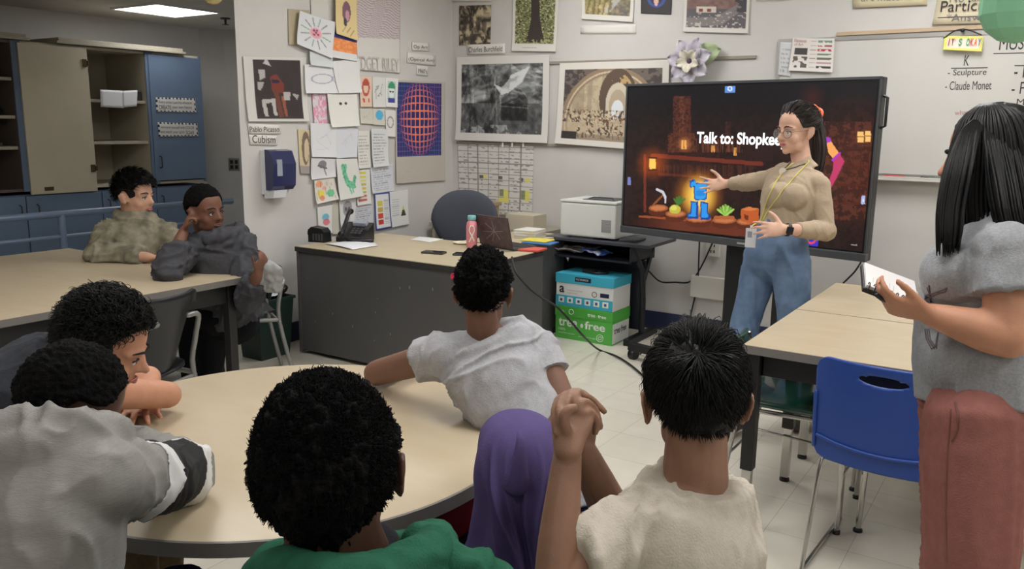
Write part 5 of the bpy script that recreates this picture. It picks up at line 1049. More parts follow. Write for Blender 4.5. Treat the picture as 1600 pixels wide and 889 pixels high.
# blue chair: backrest faces the camera; chair faces +Y
M = rotz((-.385,2.80,0), -.05); bp = mat('blue_plastic', (32,70,150), .42, bump=.1, bscale=300)
t = thing('classroom_chair', 'blue plastic chair with a chrome sled base, pushed to the right table', 'chair', M@V((0,.2,0)))
MB_ = M @ Matrix.Translation((0,-.02,.40)) @ Matrix.Rotation(math.radians(-6), 4, 'X')
MB_ = M @ Matrix.Translation((0,.02,.432)) @ Matrix.Rotation(math.radians(7), 4, 'X')
bm = B(); curved_panel(bm, MB_, .435, .375, .008, .035, .05, hole=(0,.87,.36,.05), nx=61, ny=49); mk('backrest', bm, bp, t, True)
bm = B(); tube(bm, [MB_@V((x,.0+.035*(x/.2175)**2-.004,.085-.02*(1-(x/.2175)**2))) for x in (-.205,-.14,-.07,0,.07,.14,.205)], (.006,.004), 8, sub=3, ref=Z); tube(bm, [MB_@V((-.215,.031,z)) for z in (.04,.12,.24)], .007, 8); mk('moulded_ridge', bm, bp, t, True)
bm = B(); curved_panel(bm, M @ Matrix.Translation((0,.06,.43)) @ Matrix.Rotation(math.radians(-88), 4, 'X'), .46, .42, .008, -.02, .05); mk('seat', bm, bp, t, True)
for s in (-1, 1):
    q = [M@V(x) for x in ((s*.19,.12,.42),(s*.20,.09,.36),(s*.215,.03,.012),(s*.215,.06,.0095),(s*.215,.5,.0095),(s*.215,.53,.02),(s*.20,.44,.42),(s*.19,.36,.425),(s*.2,.12,.425))]
    tubeframe('leg_frame', [q], .0075, chrome, t, 10, 3)
tubeframe('back_support', [[M@V((s*.18,.14,.42)), M@V((s*.18,.09,.43)), M@V((s*.18,.07,.5)), M@V((s*.18,.075,.6))] for s in (-1,1)], .008, chrome, t)
# green padded chrome chair under the right table, facing the right
sc = onz(1244,620,.47); M = rotz((sc.x-.0,sc.y+.03,0), -math.pi/2)   # local +y = front = world +X
t = thing('classroom_chair', 'chrome chair with a dark green padded seat beneath the right table', 'chair', M@V((0,0,0)))
bm = B(); box(bm, (-.18,-.2,.445), (.18,.22,.475), .014, M); tube(bm, [M@V((-.15,-.2,.47)),M@V((.15,-.2,.47))], .02, 10); mk('seat', bm, mat('green_vinyl', (22,66,56), .25, coat=.4, bump=.2, bscale=30), t, True)
bm = B(); curved_panel(bm, M @ Matrix.Translation((0,-.25,.52)) @ Matrix.Rotation(math.radians(5), 4, 'X'), .34, .17, .02, -.03, .04); mk('backrest', bm, mat('green_vinyl'), t, True)
for s in (-1,1): tubeframe('leg_frame', [[M@V((s*.17,-.27,.66)),M@V((s*.17,-.24,.5)),M@V((s*.17,-.19,.43)),M@V((s*.17,.16,.43)),M@V((s*.18,.22,.36)),M@V((s*.19,.23,.01))], [M@V((s*.17,-.19,.42)),M@V((s*.19,-.25,.01))]], .010, chrome, t)
tubeframe('stretcher', [[M@V((-.18,-.22,.22)),M@V((.18,-.22,.22))],[M@V((-.18,.225,.22)),M@V((.18,.225,.22))],[M@V((-.18,-.22,.22)),M@V((-.18,.225,.2))]], .006, chrome, t)
for s in (-1,1):
    for y in (-.25,.23): bm = B(); lathe(bm, M@V((s*.19,y,0)), [(.014,0),(.014,.015),(.008,.02)], 12); mk('foot_glide', bm, blk, t)
# further chair: only round chrome legs showing below the blue chair
L1, L2 = onz(1340,830,0), onz(1333,766,0)
t = thing('classroom_chair', 'chrome-legged chair under the right table behind the blue chair', 'chair', (L1.x+.1,L1.y+.2,0))
for (x, y) in ((L1.x,L1.y),(L2.x,L2.y),(L1.x+.4,L1.y),(L1.x+.4,L2.y)): 
    bm = B(); tube(bm, [(x,y,.01),(x+.01,y,.44)], [.011,.013], 12); lg = mk('leg', bm, chrome, t, True); bm = B(); lathe(bm, (x,y,0), [(.018,0),(.018,.01),(.010,.018)], 12); mk('foot_glide', bm, blk, lg)
bm = B(); box(bm, (L1.x-.02,L1.y-.02,.44), (L1.x+.42,L2.y+.03,.46), .008); mk('seat', bm, mat('green_vinyl'), t)
# dark shell chair in front of the left table (back to camera side)
def shell_chair(lb, M, frame_m, shell_m, tall=.36, lo=.43, w=.42, group=None):
    t = thing('classroom_chair', lb, 'chair', M@V((0,0,0)), group)
    MB = M @ Matrix.Translation((0,-.19,lo)) @ Matrix.Rotation(math.radians(12), 4, 'X')
    bm = B(); curved_panel(bm, MB, w, tall, .012, .06, .09, taper_=.72, lean=-.03); mk('backrest', bm, shell_m, t, True)
    bm = B(); curved_panel(bm, M @ Matrix.Translation((0,-.19,.44)) @ Matrix.Rotation(math.radians(-90), 4, 'X'), .40, .40, .012, -.02, .08); mk('seat', bm, shell_m, t, True)
    for s in (-1,1):
        tubeframe('leg_frame', [[MB@V((s*.1,-.02,tall*.7)),MB@V((s*.17,-.02,tall*.66)),MB@V((s*.18,-.012,tall*.35)),M@V((s*.19,-.2,.40)),M@V((s*.21,-.28,.01))],[M@V((s*.19,-.19,.40)),M@V((s*.19,.12,.41)),M@V((s*.2,.18,.36)),M@V((s*.22,.22,.01))]], .0125, frame_m, t)
    bm = B(); tube(bm, [M@V((-.2,-.2,.385)),M@V((.2,-.2,.385))], .01, 10); tube(bm, [M@V((-.2,.16,.385)),M@V((.2,.16,.385))], .01, 10); mk('crossbar', bm, frame_m, t, True)
    return t
pg = mat('grey_painted_tube', (138,138,136), .35, .4)
ssh = mat('black_shell', (20,21,27), .4)
fc_ = (F*.30-R*.95).normalized(); q_ = at(266,500,3.62)+fc_*.25; M = rotz((q_.x,q_.y,0), math.atan2(fc_.y,fc_.x)-math.pi/2); shell_chair('black shell chair with grey tube legs, pulled up to the far left table', M, pg, ssh, .38, .44)
M = rotz((-4.02,3.18,0), math.radians(150)); bchairM = M; shell_chair('grey-legged chair under the boy in the dark hooded top', M, pg, ssh, .2, .5)
M = rotz((-4.75,3.22,0), math.radians(170)); shell_chair('chair beneath the boy in the camouflage top', M, pg, ssh, .2, .5)
# ================================================================= PEOPLE
def nrm(v): return V(v).normalized()
def skin_mat(key, rgb): 
    return mat(key, rgb, .5, var=.05, vscale=25, bump=.12, bscale=300, sss=.12, spec=.35)
def cloth_mat(key, rgb, var=.10, vs=90, bump=.35, rough=.92, rgb2=None, stretch=None, bs=260):
    return mat(key, rgb, rough, var=var, vscale=vs, bump=bump, bscale=bs, rgb2=rgb2, spec=.15, stretch=stretch)
def hframe(c, f, u, s=1.0):
    f = nrm(f); u = V(u); u = nrm(u - f*u.dot(f)); r = f.cross(u)      # r: the person's right
    return dict(c=V(c), f=f, u=u, r=r, s=s)
def hp(h, x, y, z): return h['c'] + (h['r']*x + h['f']*y + h['u']*z)*h['s']
def head_shape(bm, h, neck_to=None, nr=.055, jaw=1.0, ears=1, lips=1, eo=0):
    s = h['s']; ax = (h['r'], h['f'], h['u'])
    E = lambda c, r, a=ax, seg=24: ell(bm, hp(h, *c), tuple(q*s for q in r), a, seg)
    E((0,-.018,.035), (.074,.094,.084)); E((0,.008,.045), (.069,.078,.07)); E((0,.022,-.015), (.060,.066,.07)); E((0,.034,-.06), (.048*jaw,.046,.042)); E((0,.06,-.09), (.02*jaw,.018,.017))
    for k in (-1,1):
        E((k*.038,.05,-.03), (.024,.024,.027)); E((k*.036,.02,-.062), (.022*jaw,.038,.032)); 
        tube(bm, [hp(h,k*.008,.08,.022), hp(h,k*.03,.079,.024), hp(h,k*.05,.06,.018)], [.009*s,.010*s,.008*s], 8)
        E((k*.009,.092,-.029), (.0075,.009,.006), seg=10)
        E((k*.03,.070,.0), (.017,.011,.008), seg=12)
        if ears:
            h0_ = h; h = dict(h); h['c'] = h0_['c'] + h0_['r']*k*eo
            a = (nrm(h['r']*k*.35+h['f']*.93), nrm(h['r']*k*.93-h['f']*.35), h['u'])
            E((k*.078,-.012,-.008), (.016,.007,.030), a, 14); E((k*.084,-.020,.006), (.011,.006,.022), a, 12); E((k*.078,-.008,-.032), (.009,.006,.010), a, 10)
            tube(bm, [hp(h,k*.075,.004,-.028), hp(h,k*.083,-.0,-.0), hp(h,k*.088,-.012,.02), hp(h,k*.09,-.03,.02), hp(h,k*.088,-.036,.0), hp(h,k*.082,-.024,-.028)], .004*s, 6, sub=3); h = h0_
    tube(bm, [hp(h,0,.084,.014), hp(h,0,.096,-.008), hp(h,0,.106,-.024)], [(.008*s,.008*s),(.009*s,.009*s),(.012*s,.010*s)], 10)
    E((0,.074,-.056), (.024,.014,.016)); 
    if neck_to is not None:
        tube(bm, [hp(h,0,-.03,-.01), hp(h,0,-.03,-.07), V(neck_to)], [(nr*s*.95,nr*s*.98),(nr*s,nr*s),(nr*s*1.12,nr*s*1.05)], 18, sub=4)
def face_bits(h, body, iris=(60,40,28), lipc=(150,80,74), brow=(40,28,24), closed=False):
    s = h['s']; ax = (h['r'], h['f'], h['u'])
    for k in (-1,1):
        bm = B(); ell(bm, hp(h,k*.030,.0725,.0), .0105*s, ax, 16); e = mk('eye', bm, mat('eye_white', (226,222,216), .2, coat=.5), body, True)
        bm = B(); ell(bm, hp(h,k*.030,.0815,.0), (.0048*s,.0022*s,.0048*s), ax, 12); mk('iris', bm, mat('iris_%d'%iris[0], iris, .15), e, True)
        bm = B(); tube(bm, [hp(h,k*.018,.0815,.0065), hp(h,k*.03,.0845,.009), hp(h,k*.043,.077,.004)], .0026*s, 8, sub=3); mk('eyelid', bm, mat('lash_%d'%brow[0], brow, .7), body, True)
        bm = B(); tube(bm, [hp(h,k*.014,.0905,.024), hp(h,k*.03,.092,.031), hp(h,k*.05,.072,.025)], [.002*s,.0035*s,.0015*s], 8, sub=3); mk('eyebrow', bm, mat('brow_%d'%brow[0], brow, .9), body, True)
    bm = B()
    for z, r in ((-.0525,.0036),(-.0605,.0042)): tube(bm, [hp(h,-.022,.082,-.056), hp(h,-.009,.0895,z), hp(h,.009,.0895,z), hp(h,.022,.082,-.056)], [r*.4*s,r*s,r*s,r*.4*s], 8, sub=3)
    mk('lips', bm, mat('lips_%d'%lipc[0], lipc, .4), body, True)
def sstep(a, b, x): 
    t = min(1, max(0, (x-a)/(b-a))); return t*t*(3-2*t)
def hair_mask(hl=.42, side=-.15, nape=-.55, fz=.50):
    """1 where hair grows, over unit directions (x right, y front, z up) around the skull centre"""
    def m(d):
        x, y, z = d
        line = -.62 + sstep(-.62, .30, y)*(.62+side) if y < .30 else side + sstep(.30, .75, y)*(fz-side)
        line = nape + (side-nape)*sstep(-.55, -.05, y) if y < .38 else side + sstep(.38, .78, y)*(fz-side)
        return sstep(line-.06, line+.08, z)
    return m
def hair_cap(name, h, m, body, mask, r=(.083,.104,.096), c=(0,-.017,.036), amp=.006, freq=55, segs=(110,72), inner=.80, grow=0, lbl=None, oct=3, warp=0, taper=0):
    bm = B(); s = h['s']; g = bmesh.ops.create_uvsphere(bm, u_segments=segs[0], v_segments=segs[1], radius=1)
    for v in bm.verts:
        d = v.co.normalized(); k = mask(d); q = V((d.x*r[0], d.y*r[1], d.z*r[2]))
        n = noise.fractal(q*freq+V((3.1,7.7,1.3)), 0.9, 2.0, oct); n2 = noise.noise(q*freq*.25)*warp
        f = inner + (1-inner)*k; L_ = q.length; q = q*f + d*(n*amp+n2+grow)*k
        if taper: q.x *= 1-taper*max(0,-d.z)**1.6; q.y *= 1-taper*.5*max(0,-d.z)**1.6
        v.co = hp(h, q.x+c[0], q.y+c[1], q.z+c[2])
    o = mk(name, bm, m, body, True)
    if lbl: o['label'] = lbl
    return o
def band_from(o, a, b, f0, f1, rmax, m, par, name, off=.0025):
    me = o.data; c = wloc(o); ax = b-a; L2 = ax.length_squared; bm = B(); vm = {}
    for p in me.polygons:
        q = p.center+c; f = (q-a).dot(ax)/L2; d = (q-a-ax*f).length
        if f0 <= f <= f1 and d < rmax:
            vs = []
            for i in p.vertices:
                if i not in vm: vm[i] = bm.verts.new(me.vertices[i].co+c+me.vertices[i].normal*off)
                vs.append(vm[i])
            bm.faces.new(vs)
    me2 = bpy.data.meshes.new(name); bm.to_mesh(me2); bm.free(); r_ = link_mesh(name, me2, m, par, True); md = r_.modifiers.new('th','SOLIDIFY'); md.thickness = .002; return r_
def hair_mat(key, rgb=(14,12,12), rough=.55, sheen=0, bump=.5, bs=120): return mat(key, rgb, rough, var=.3, vscale=60, bump=bump, bscale=bs, spec=.3)
def strands(name, h, m, par, n, L_, flow, mask, r=(.084,.104,.097), c=(0,-.017,.036), rad=.0016, grav=.0, jit=.35, lift=.35, seed=1, seg=6, curl=0, thr=.5, lenf=None):
    rng = random.Random(seed); bm = B(); s = h['s']; k = 0; tries = 0
    while k < n and tries < n*20:
        tries += 1
        z = rng.uniform(-1,1); a = rng.uniform(0,2*math.pi); q = math.sqrt(1-z*z); d = V((q*math.cos(a), q*math.sin(a), z))
        if mask(d) < thr: continue
        k += 1
        loc = V((d.x*r[0]+c[0], d.y*r[1]+c[1], d.z*r[2]+c[2])); nn = V((d.x/r[0], d.y/r[1], d.z/r[2])).normalized()
        fl = V(flow(d)); fl = fl-nn*fl.dot(nn); fl = fl.normalized() if fl.length > 1e-4 else nn.orthogonal()
        dr = (fl + nn*lift*rng.uniform(.3,1.4) + V((rng.gauss(0,1),rng.gauss(0,1),rng.gauss(0,1)))*jit*.5).normalized()
        ln = L_*rng.uniform(.6,1.15)*(lenf(d) if lenf else 1); st = ln/seg; p = loc - nn*.003; pts = [p.copy()]; ph = rng.uniform(0,6.28); cdir = rng.choice((-1,1))
        for i in range(seg):
            # bend to follow the scalp
            e = V(((p.x-c[0])/r[0], (p.y-c[1])/r[1], (p.z-c[2])/r[2])); en = V((e.x/r[0], e.y/r[1], e.z/r[2])).normalized()
            if e.length > 1.02+.02*i: dr = (dr - en*.45*(e.length-1.0)*4).normalized()
            if e.length < 1.0: dr = (dr + en*.35).normalized()
            if curl: dr = (dr + (nn.cross(dr))*curl*cdir + nn*curl*.5*math.sin(ph+i*1.3)).normalized()
            dr = (dr + V((0,0,-grav))).normalized(); p = p + dr*st; pts.append(p.copy())
        W_ = [hp(h, *q_) for q_ in pts]; R_ = [rad*s*(1-.85*(i/seg)**2) for i in range(seg+1)]
        t0 = (W_[1]-W_[0]).normalized(); sd = t0.orthogonal().normalized(); prev = None
        for i, (w_, rr) in enumerate(zip(W_, R_)):
            t_ = (W_[min(seg,i+1)]-W_[max(0,i-1)]).normalized(); sd = (sd-t_*sd.dot(t_)).normalized(); u_ = t_.cross(sd)
            ringv = [bm.verts.new(w_+(sd*math.cos(b)+u_*math.sin(b))*rr) for b in (0, 2.094, 4.189)]
            if prev: 
                for j in range(3): bm.faces.new((prev[j],prev[(j+1)%3],ringv[(j+1)%3],ringv[j]))
            prev = ringv
    return mk(name, bm, m, par, True)
def finger(bm, pts, r=.0085, sub=3, tip=.75):
    n = len(pts); rr = [r*(1-(1-tip)*i/(n-1)) for i in range(n)]
    tube(bm, pts, rr, 10, sub=sub)
def hand(bm, Wp, d, nrml, thumb_side, curl=(.35,.45,.35), L_=.18, spread=.12, thumb=(.7,.7,.2), fc=None, tl=1.0, pw=1.0):
    """palm + five separate fingers. d: wrist to knuckles, nrml: way the palm faces, thumb_side: direction of the thumb"""
    d = nrm(d); n = V(nrml); n = nrm(n-d*n.dot(d)); t = V(thumb_side); t = nrm(t-d*t.dot(d)-n*t.dot(n)); Wp = V(Wp); k = L_/.18
    tube(bm, [Wp-d*.02*k, Wp+d*.02*k, Wp+d*.05*k, Wp+d*.085*k], [(.026*k,.019*k),(.030*k,.017*k),(.038*k*pw,.015*k),(.039*k*pw,.0125*k)], 14, ref=t, sub=2)
    tube(bm, [Wp+d*.012*k+t*.012*k, Wp+d*.04*k+t*.027*k+n*.006*k], [.015*k,.014*k], 10)
    out = []
    for i, (o_, ln, bk) in enumerate(((.031,.073,.0),(.0105,.081,.004),(-.0105,.075,.0),(-.030,.060,-.007))):
        c1, c2, c3 = (fc[i] if fc else curl); a = c1; b = Wp+d*(.086+bk)*k+t*o_*k*pw; sp = spread*(o_/.03); ds = nrm(d+t*sp*1.0)
        dirv = lambda a_: (ds*math.cos(a_)+n*math.sin(a_)); p1 = b+dirv(a)*ln*.47*k; p2 = p1+dirv(a+c2)*ln*.30*k; p3 = p2+dirv(a+c2+c3)*ln*.23*k
        rr = .0088*k*(1 if i < 3 else .88); tube(bm, [b-d*.012*k, b, p1, p2, p3], [rr,rr*1.02,rr*.96,rr*.88,rr*.75], 10, sub=2); out.append(p3)
    td = nrm(d*thumb[0]+t*thumb[1]+n*thumb[2]); b = Wp+d*.03*k+t*.027*k; p1 = b+td*.036*k*tl; td2 = nrm(td+d*.35+n*.1); p2 = p1+td2*.030*k*tl; p3 = p2+nrm(td2+d*.2)*.018*k*tl
    tube(bm, [b-td*.012*k, b, p1, p2, p3], [.013*k,.0125*k,.0105*k,.0098*k,.008*k], 10, sub=2)
    return out
def limb(bm, pts, rad, n=16, sub=4, cap='round', ref=None): tube(bm, pts, rad, n, sub=sub, cap=cap, ref=ref)
def person(label, loc): return thing('person', label, 'person', loc)
def cut_sleeve(pts, rad, frac):
    """points of an arm chain up to a fraction of its length"""
    A_, E_, W_ = [V(p) for p in pts]; P = [A_.lerp(E_, k/8) for k in range(8)]+[E_.lerp(W_, k/8) for k in range(9)]
    Rr = [rad[0]+(rad[1]-rad[0])*k/8 for k in range(8)]+[rad[1]*1.02+(rad[2]-rad[1])*k/8 for k in range(9)]; L_ = [0]
    for a, b in zip(P, P[1:]): L_.append(L_[-1]+(b-a).length)
    k = [i for i, l in enumerate(L_) if l <= frac*L_[-1]+1e-6]; return [P[i] for i in k], [Rr[i] for i in k]
_bvh = {}
def surf(o, px, py, off=.004):
    """point on an object's surface seen in a given direction, lifted by off"""
    from mathutils.bvhtree import BVHTree
    if o.name not in _bvh:
        c = wloc(o); _bvh[o.name] = BVHTree.FromPolygons([v.co+c for v in o.data.vertices], [tuple(p.vertices) for p in o.data.polygons])
    hit = _bvh[o.name].ray_cast(CAM, ray(px, py).normalized())
    return hit[0]+hit[1]*off if hit[0] else at(px, py, 2.0)
def surf_line(bm, o, pts, r, off=.003, n=6, sub=4, step=6):
    P = []
    for (a, b), (c, d) in zip(pts, pts[1:]):
        m = max(1, int(math.hypot(c-a, d-b)/step)); P += [surf(o, a+(c-a)*k/m, b+(d-b)*k/m, off) for k in range(m)]
    P.append(surf(o, *pts[-1], off)); tube(bm, P, r, n)
def figure(label, h, skin, neck, torso, rdir, arms, legs, shirt, pants, vox=.006, nr=.052, jaw=1.0, shirt_disp=None, fold=.013, collar=None, shirt_to=None, pants_r=(.088,.068,.05), arm_r=(.045,.038,.026), sleeve_grow=.014, torso_grow=.014, shirt_name='t_shirt', extra_shirt=None, extra_body=None, ground=None, shoes=(40,40,44), sm=5, pvox=.009, pants_waist=None, flare=.006, shirt_vox=None, neckline=.12, eo=0):
    if shirt_disp is None: shirt_disp = (('CLOUDS',.16,.014), ('FOLD',fold,(Z+V(rdir)*.35,.045,3)), ('FOLD',fold*.7,(V(rdir)+Z*.5,.05,8)))
    hips = V(torso[-1][0]); t = person(label, (hips.x, hips.y, 0) if ground is None else ground)
    bm = B(); head_shape(bm, h, neck, nr, jaw, eo=eo)
    rr = [(a*.88-.004, b*.88-.004) for _, a, b in torso]; tube(bm, [p for p, _, _ in torso], rr, 20, ref=rdir, sub=4)
    for A_ in arms:
        pts, ar = A_['p'], A_.get('r', arm_r)
        tube(bm, [pts[0], (V(pts[0])+V(pts[1]))/2, pts[1]], [ar[0], ar[0]*.95, ar[1]], 14, sub=3); tube(bm, [pts[1], V(pts[1]).lerp(V(pts[2]),.35), pts[2]], [ar[1], ar[1]*1.02, ar[2]], 14, sub=3)
        if 'hand' in A_: hand(bm, pts[2], **A_['hand'])
        if 'fn' in A_: A_['fn'](bm)
    for lg in legs:
        tube(bm, [lg[0], lg[1]], [.07,.05], 12, sub=2); tube(bm, [lg[1], lg[2]], [.048,.036], 12, sub=2)
    if extra_body: extra_body(bm)
    body = organic('body', bm, skin, t, vox, sm)
    bm = B(); T_ = torso if shirt_to is None else torso[:shirt_to]
    S0 = V(T_[0][0]).lerp(V(T_[1][0]), neckline); tube(bm, [S0]+[p for p, _, _ in T_[1:]], [((T_[0][1]+T_[1][1])/2*.95+torso_grow, (T_[0][2]+T_[1][2])/2+torso_grow)]+[(a+torso_grow, b+torso_grow) for _, a, b in T_[1:]], 24, ref=rdir, sub=4, cap='flat')
    for A_ in arms:
        ar = A_.get('r', arm_r); P_, R_ = cut_sleeve(A_['p'], ar, A_.get('sleeve', .30)); n_ = len(R_); sg = A_.get('grow', sleeve_grow)
        tube(bm, P_, [r+sg+flare*(i/n_) for i, r in enumerate(R_)], 16, cap='flat'); ell(bm, P_[0], R_[0]+sg+.003)
        if A_.get('sleeve',.3) > .6: ell(bm, A_['p'][1], ar[1]+sg+.004)
        c0 = V(torso[A_.get('tj', 1)][0]); tube(bm, [c0.lerp(V(P_[0]), .35), P_[0], P_[0].lerp(V(A_['p'][1]), .1)], [.06, ar[0]+sg, ar[0]+sg], 14)
    if extra_shirt: extra_shirt(bm)
    sh = organic(shirt_name, bm, shirt, t, shirt_vox or vox, 4, shirt_disp)
    if legs:
        bm = B(); hipc = V(torso[-1][0]); a, b = torso[-1][1:]
        top = pants_waist or [(V(torso[-1][0])+Z*.02, a-.006, b-.006)]
        tube(bm, [p for p, _, _ in top]+[hipc-Z*.02], [(q, w) for _, q, w in top]+[(a+(.005 if pants_waist else -.006),b+(.005 if pants_waist else -.006))], 20, ref=rdir, sub=2)
        for lg in legs:
            tube(bm, [V(lg[0]).lerp(hipc,.3), lg[0], V(lg[0]).lerp(V(lg[1]),.5), lg[1]], [pants_r[0]*.9,pants_r[0],(pants_r[0]+pants_r[1])/2,pants_r[1]], 16, sub=2); tube(bm, [lg[1], V(lg[1]).lerp(V(lg[2]),.5), lg[2]], [pants_r[1], (pants_r[1]+pants_r[2])/2, pants_r[2]], 16, sub=2, cap='flat')
        organic('trousers', bm, pants, t, pvox, 4, (('CLOUDS',.14,.012),('FOLD',.012,(Z+V(rdir)*.2,.05,5))))
        for lg in legs:
            a_ = V(lg[2]); fd = V(lg[3]).normalized() if len(lg) > 3 else nrm(h['f']); g = a_.z
            bm = B(); tube(bm, [V((a_.x,a_.y,max(.045,g-.03)))-fd*.05, V((a_.x,a_.y,max(.05,g-.02)))+fd*.02, V((a_.x,a_.y,max(.035,g-.06)))+fd*.15], [(.038,.045),(.043,.05),(.045,.032)], 14, ref=fd.cross(Z), sub=3); organic('shoe', bm, mat('shoe_%d'%shoes[0], shoes, .6), t, .008, 3)
    return t, body, sh
def legs_seated(hip, f, spread=.1, thigh=.40, z=.50, foot=0, w=.1):
    hip = V(hip); f = V(f); f.z = 0; f.normalize(); r = f.cross(Z); out = []
    for s in (-1,1):
        a = V((hip.x,hip.y,z+.02)) + r*s*w; k = V((hip.x,hip.y,z+.03)) + r*s*(w+spread*.6) + f*thigh; out.append([a, k, V((k.x,k.y,.09)) + f*foot, f])
    return out
SK = dict(T=skin_mat('skin_light',(214,172,150)), W=skin_mat('skin_tan',(186,134,106)), A=skin_mat('skin_pale_tan',(196,152,128)), B=skin_mat('skin_brown',(112,76,60)), C=skin_mat('skin_warm_tan',(190,138,112)), D=skin_mat('skin_dark',(78,52,42)), E=skin_mat('skin_deep_brown',(84,56,44)), F=skin_mat('skin_mid_brown',(122,88,72)), G=skin_mat('skin_medium',(142,106,86)), H=skin_mat('skin_olive',(150,112,92)))
denim = cloth_mat('denim', (112,134,162), var=.16, vs=14, bump=.4, rgb2=(92,112,140)); darkp = cloth_mat('dark_trousers', (32,32,36)); navyp = cloth_mat('navy_trousers', (34,44,78)); khaki = cloth_mat('khaki_trousers', (128,112,88))
# ------------------------------------------------------------- the presenter
hT = hframe(at(1243,206,4.25), -R*.87-F*.46-Z*.06, Z, 1.04)
fT = nrm(-R*.72-F*.69); rT = fT.cross(Z)
def T_hand(bm): pass
ankL, ankR = onz(1264,640,.09), onz(1152,652,.09)
tT, bT, sT = figure('woman in a tan sweater and blue jeans gesturing at the screen', hT, SK['T'], at(1254,262,4.28),
  [(at(1254,262,4.28),.075,.06),(at(1247,280,4.28),.158,.085),(at(1238,312,4.26),.158,.112),(at(1228,350,4.26),.128,.098),(at(1222,368,4.26),.128,.10),(at(1214,398,4.27),.172,.128)], rT,
  [dict(p=[at(1210,278,4.38),at(1170,286,4.55),at(1136,287,4.72)], sleeve=.92, r=(.042,.036,.024), grow=.010, hand=dict(d=-R*.9+F*.25-Z*.12, nrml=-F*.8-R*.1+Z*.3, thumb_side=Z, curl=(.12,.2,.15), L_=.175, spread=.28, thumb=(.55,.85,.15))),
   dict(p=[at(1279,290,4.16),at(1290,360,4.12),at(1229,359,3.93)], sleeve=.86, r=(.043,.037,.025), grow=.010, hand=dict(d=-R*.95-Z*.02+F*.12, nrml=F*.75-Z*.3, thumb_side=Z*.9-F*.2, curl=(.15,.3,.25), L_=.175, spread=.2, thumb=(.45,.95,.1)))],
  [[at(1192,410,4.34),at(1164,505,4.36),ankR,fT],[at(1236,410,4.20),at(1240,510,4.22),ankL,fT]],
  cloth_mat('tan_knit', (176,158,136), var=.05, vs=120, bump=.5, bs=500), denim, vox=.0055, nr=.046, jaw=.92, torso_grow=.008, shirt_to=5, shirt_name='sweater', flare=.0, fold=.007,
  extra_shirt=lambda bm: (ell(bm, at(1217,306,4.20), (.072,.062,.070)), ell(bm, at(1241,308,4.14), (.07,.06,.070)), tube(bm, [at(1255,268,4.275), at(1251,257,4.275), at(1248,249,4.27)], [(.085,.07),(.064,.060),(.058,.056)], 20, ref=rT, cap='flat')),
  pants_waist=[(at(1221,360,4.26),.132,.104),(at(1218,378,4.26),.150,.118)], pants_r=(.098,.078,.07), shoes=(60,54,50))
face_bits(hT, tT, (70,50,36), (186,104,100), (60,44,38))
hairT = mat('dark_brown_hair', (42,32,28), .45, var=.35, vscale=50, bump=.6, bscale=90, stretch=(1,1,.2))
mT = hair_mask(fz=.47, side=-.18, nape=-.40)
hair_cap('hair', hT, hairT, tT, mT, r=(.080,.100,.091), amp=.002, freq=40)
strands('hair_strands', hT, hairT, tT, 900, .13, lambda d: V((0,-.9,.12))-d*0+V((0,0,-.2 if d.z>.4 else .35)), mT, r=(.080,.100,.091), jit=.10, lift=.03, rad=.0022, seed=4)
# ponytail
pk = hp(hT,0,-.108,.06); bm = B()
rng = random.Random(5)
pt = [hp(hT,0,-.09,.055), hp(hT,0,-.122,.06), hp(hT,0,-.145,.01), hp(hT,-.01,-.150,-.08), hp(hT,-.01,-.15,-.17), hp(hT,-.01,-.145,-.235)]
tube(bm, pt, [.022,.026,.034,.038,.030,.008], 16, sub=5)
for k in range(60):
    a = rng.uniform(0,6.28); q = rng.uniform(.6,1.1); o_ = [V((math.cos(a)*w*q,math.sin(a)*w*q*.9,0)) for w in (.01,.022,.034,.038,.032,.018)]
    tube(bm, [p_+hT['r']*o.x+hT['f']*o.y+Z*rng.uniform(-.01,.01) for p_, o in zip(pt, o_)], [.003,.004,.005,.005,.004,.001], 5, sub=3)
mk('ponytail', bm, hairT, tT, True)
orm = mat('orange_clip', (236,110,70), .4); bm = B(); c_ = hp(hT,-.02,-.115,.078)
tube(bm, [c_+hT['r']*math.cos(a)*.034+hT['u']*math.sin(a)*.028+hT['f']*.006*math.sin(2*a) for a in [k*math.pi/8 for k in range(16)]], .011, 10, close=True); tube(bm, [hp(hT,-.03,-.06,.118),hp(hT,-.035,-.09,.11),hp(hT,-.035,-.12,.085)], [(.006,.02),(.012,.026),(.01,.02)], 10, sub=3); mk('hair_clip', bm, orm, tT, True)
# glasses
gm_ = mat('thin_gold_frame', (120,100,84), .3, .6); gl = thing; bm = B()
for k in (-1,1):
    tube(bm, [hp(hT,k*.034+.024*math.cos(a),.093-.008*(math.cos(a)*k>0)*abs(math.cos(a)),-.004+.021*math.sin(a)) for a in [q*math.pi/9 for q in range(18)]], .0016, 6, close=True)
    tube(bm, [hp(hT,k*.058,.086,.004), hp(hT,k*.077,.05,.006), hp(hT,k*.083,-.005,.008), hp(hT,k*.083,-.022,-.006)], .0014, 6, sub=3)
tube(bm, [hp(hT,-.01,.095,.0),hp(hT,0,.101,.004),hp(hT,.01,.095,.0)], .0014, 6, sub=3); gf = mk('frame', bm, gm_, None)
gt = thing('eyeglasses', 'thin-framed eyeglasses worn by the woman in the tan sweater', 'glasses', wloc(gf)); 
gf.parent = gt; gf.location = (0,0,0)
glass = bpy.data.materials.new('clear_lens'); glass.use_nodes = True; b_ = glass.node_tree.nodes['Principled BSDF']; b_.inputs['Alpha'].default_value = .10; b_.inputs['Roughness'].default_value = .03
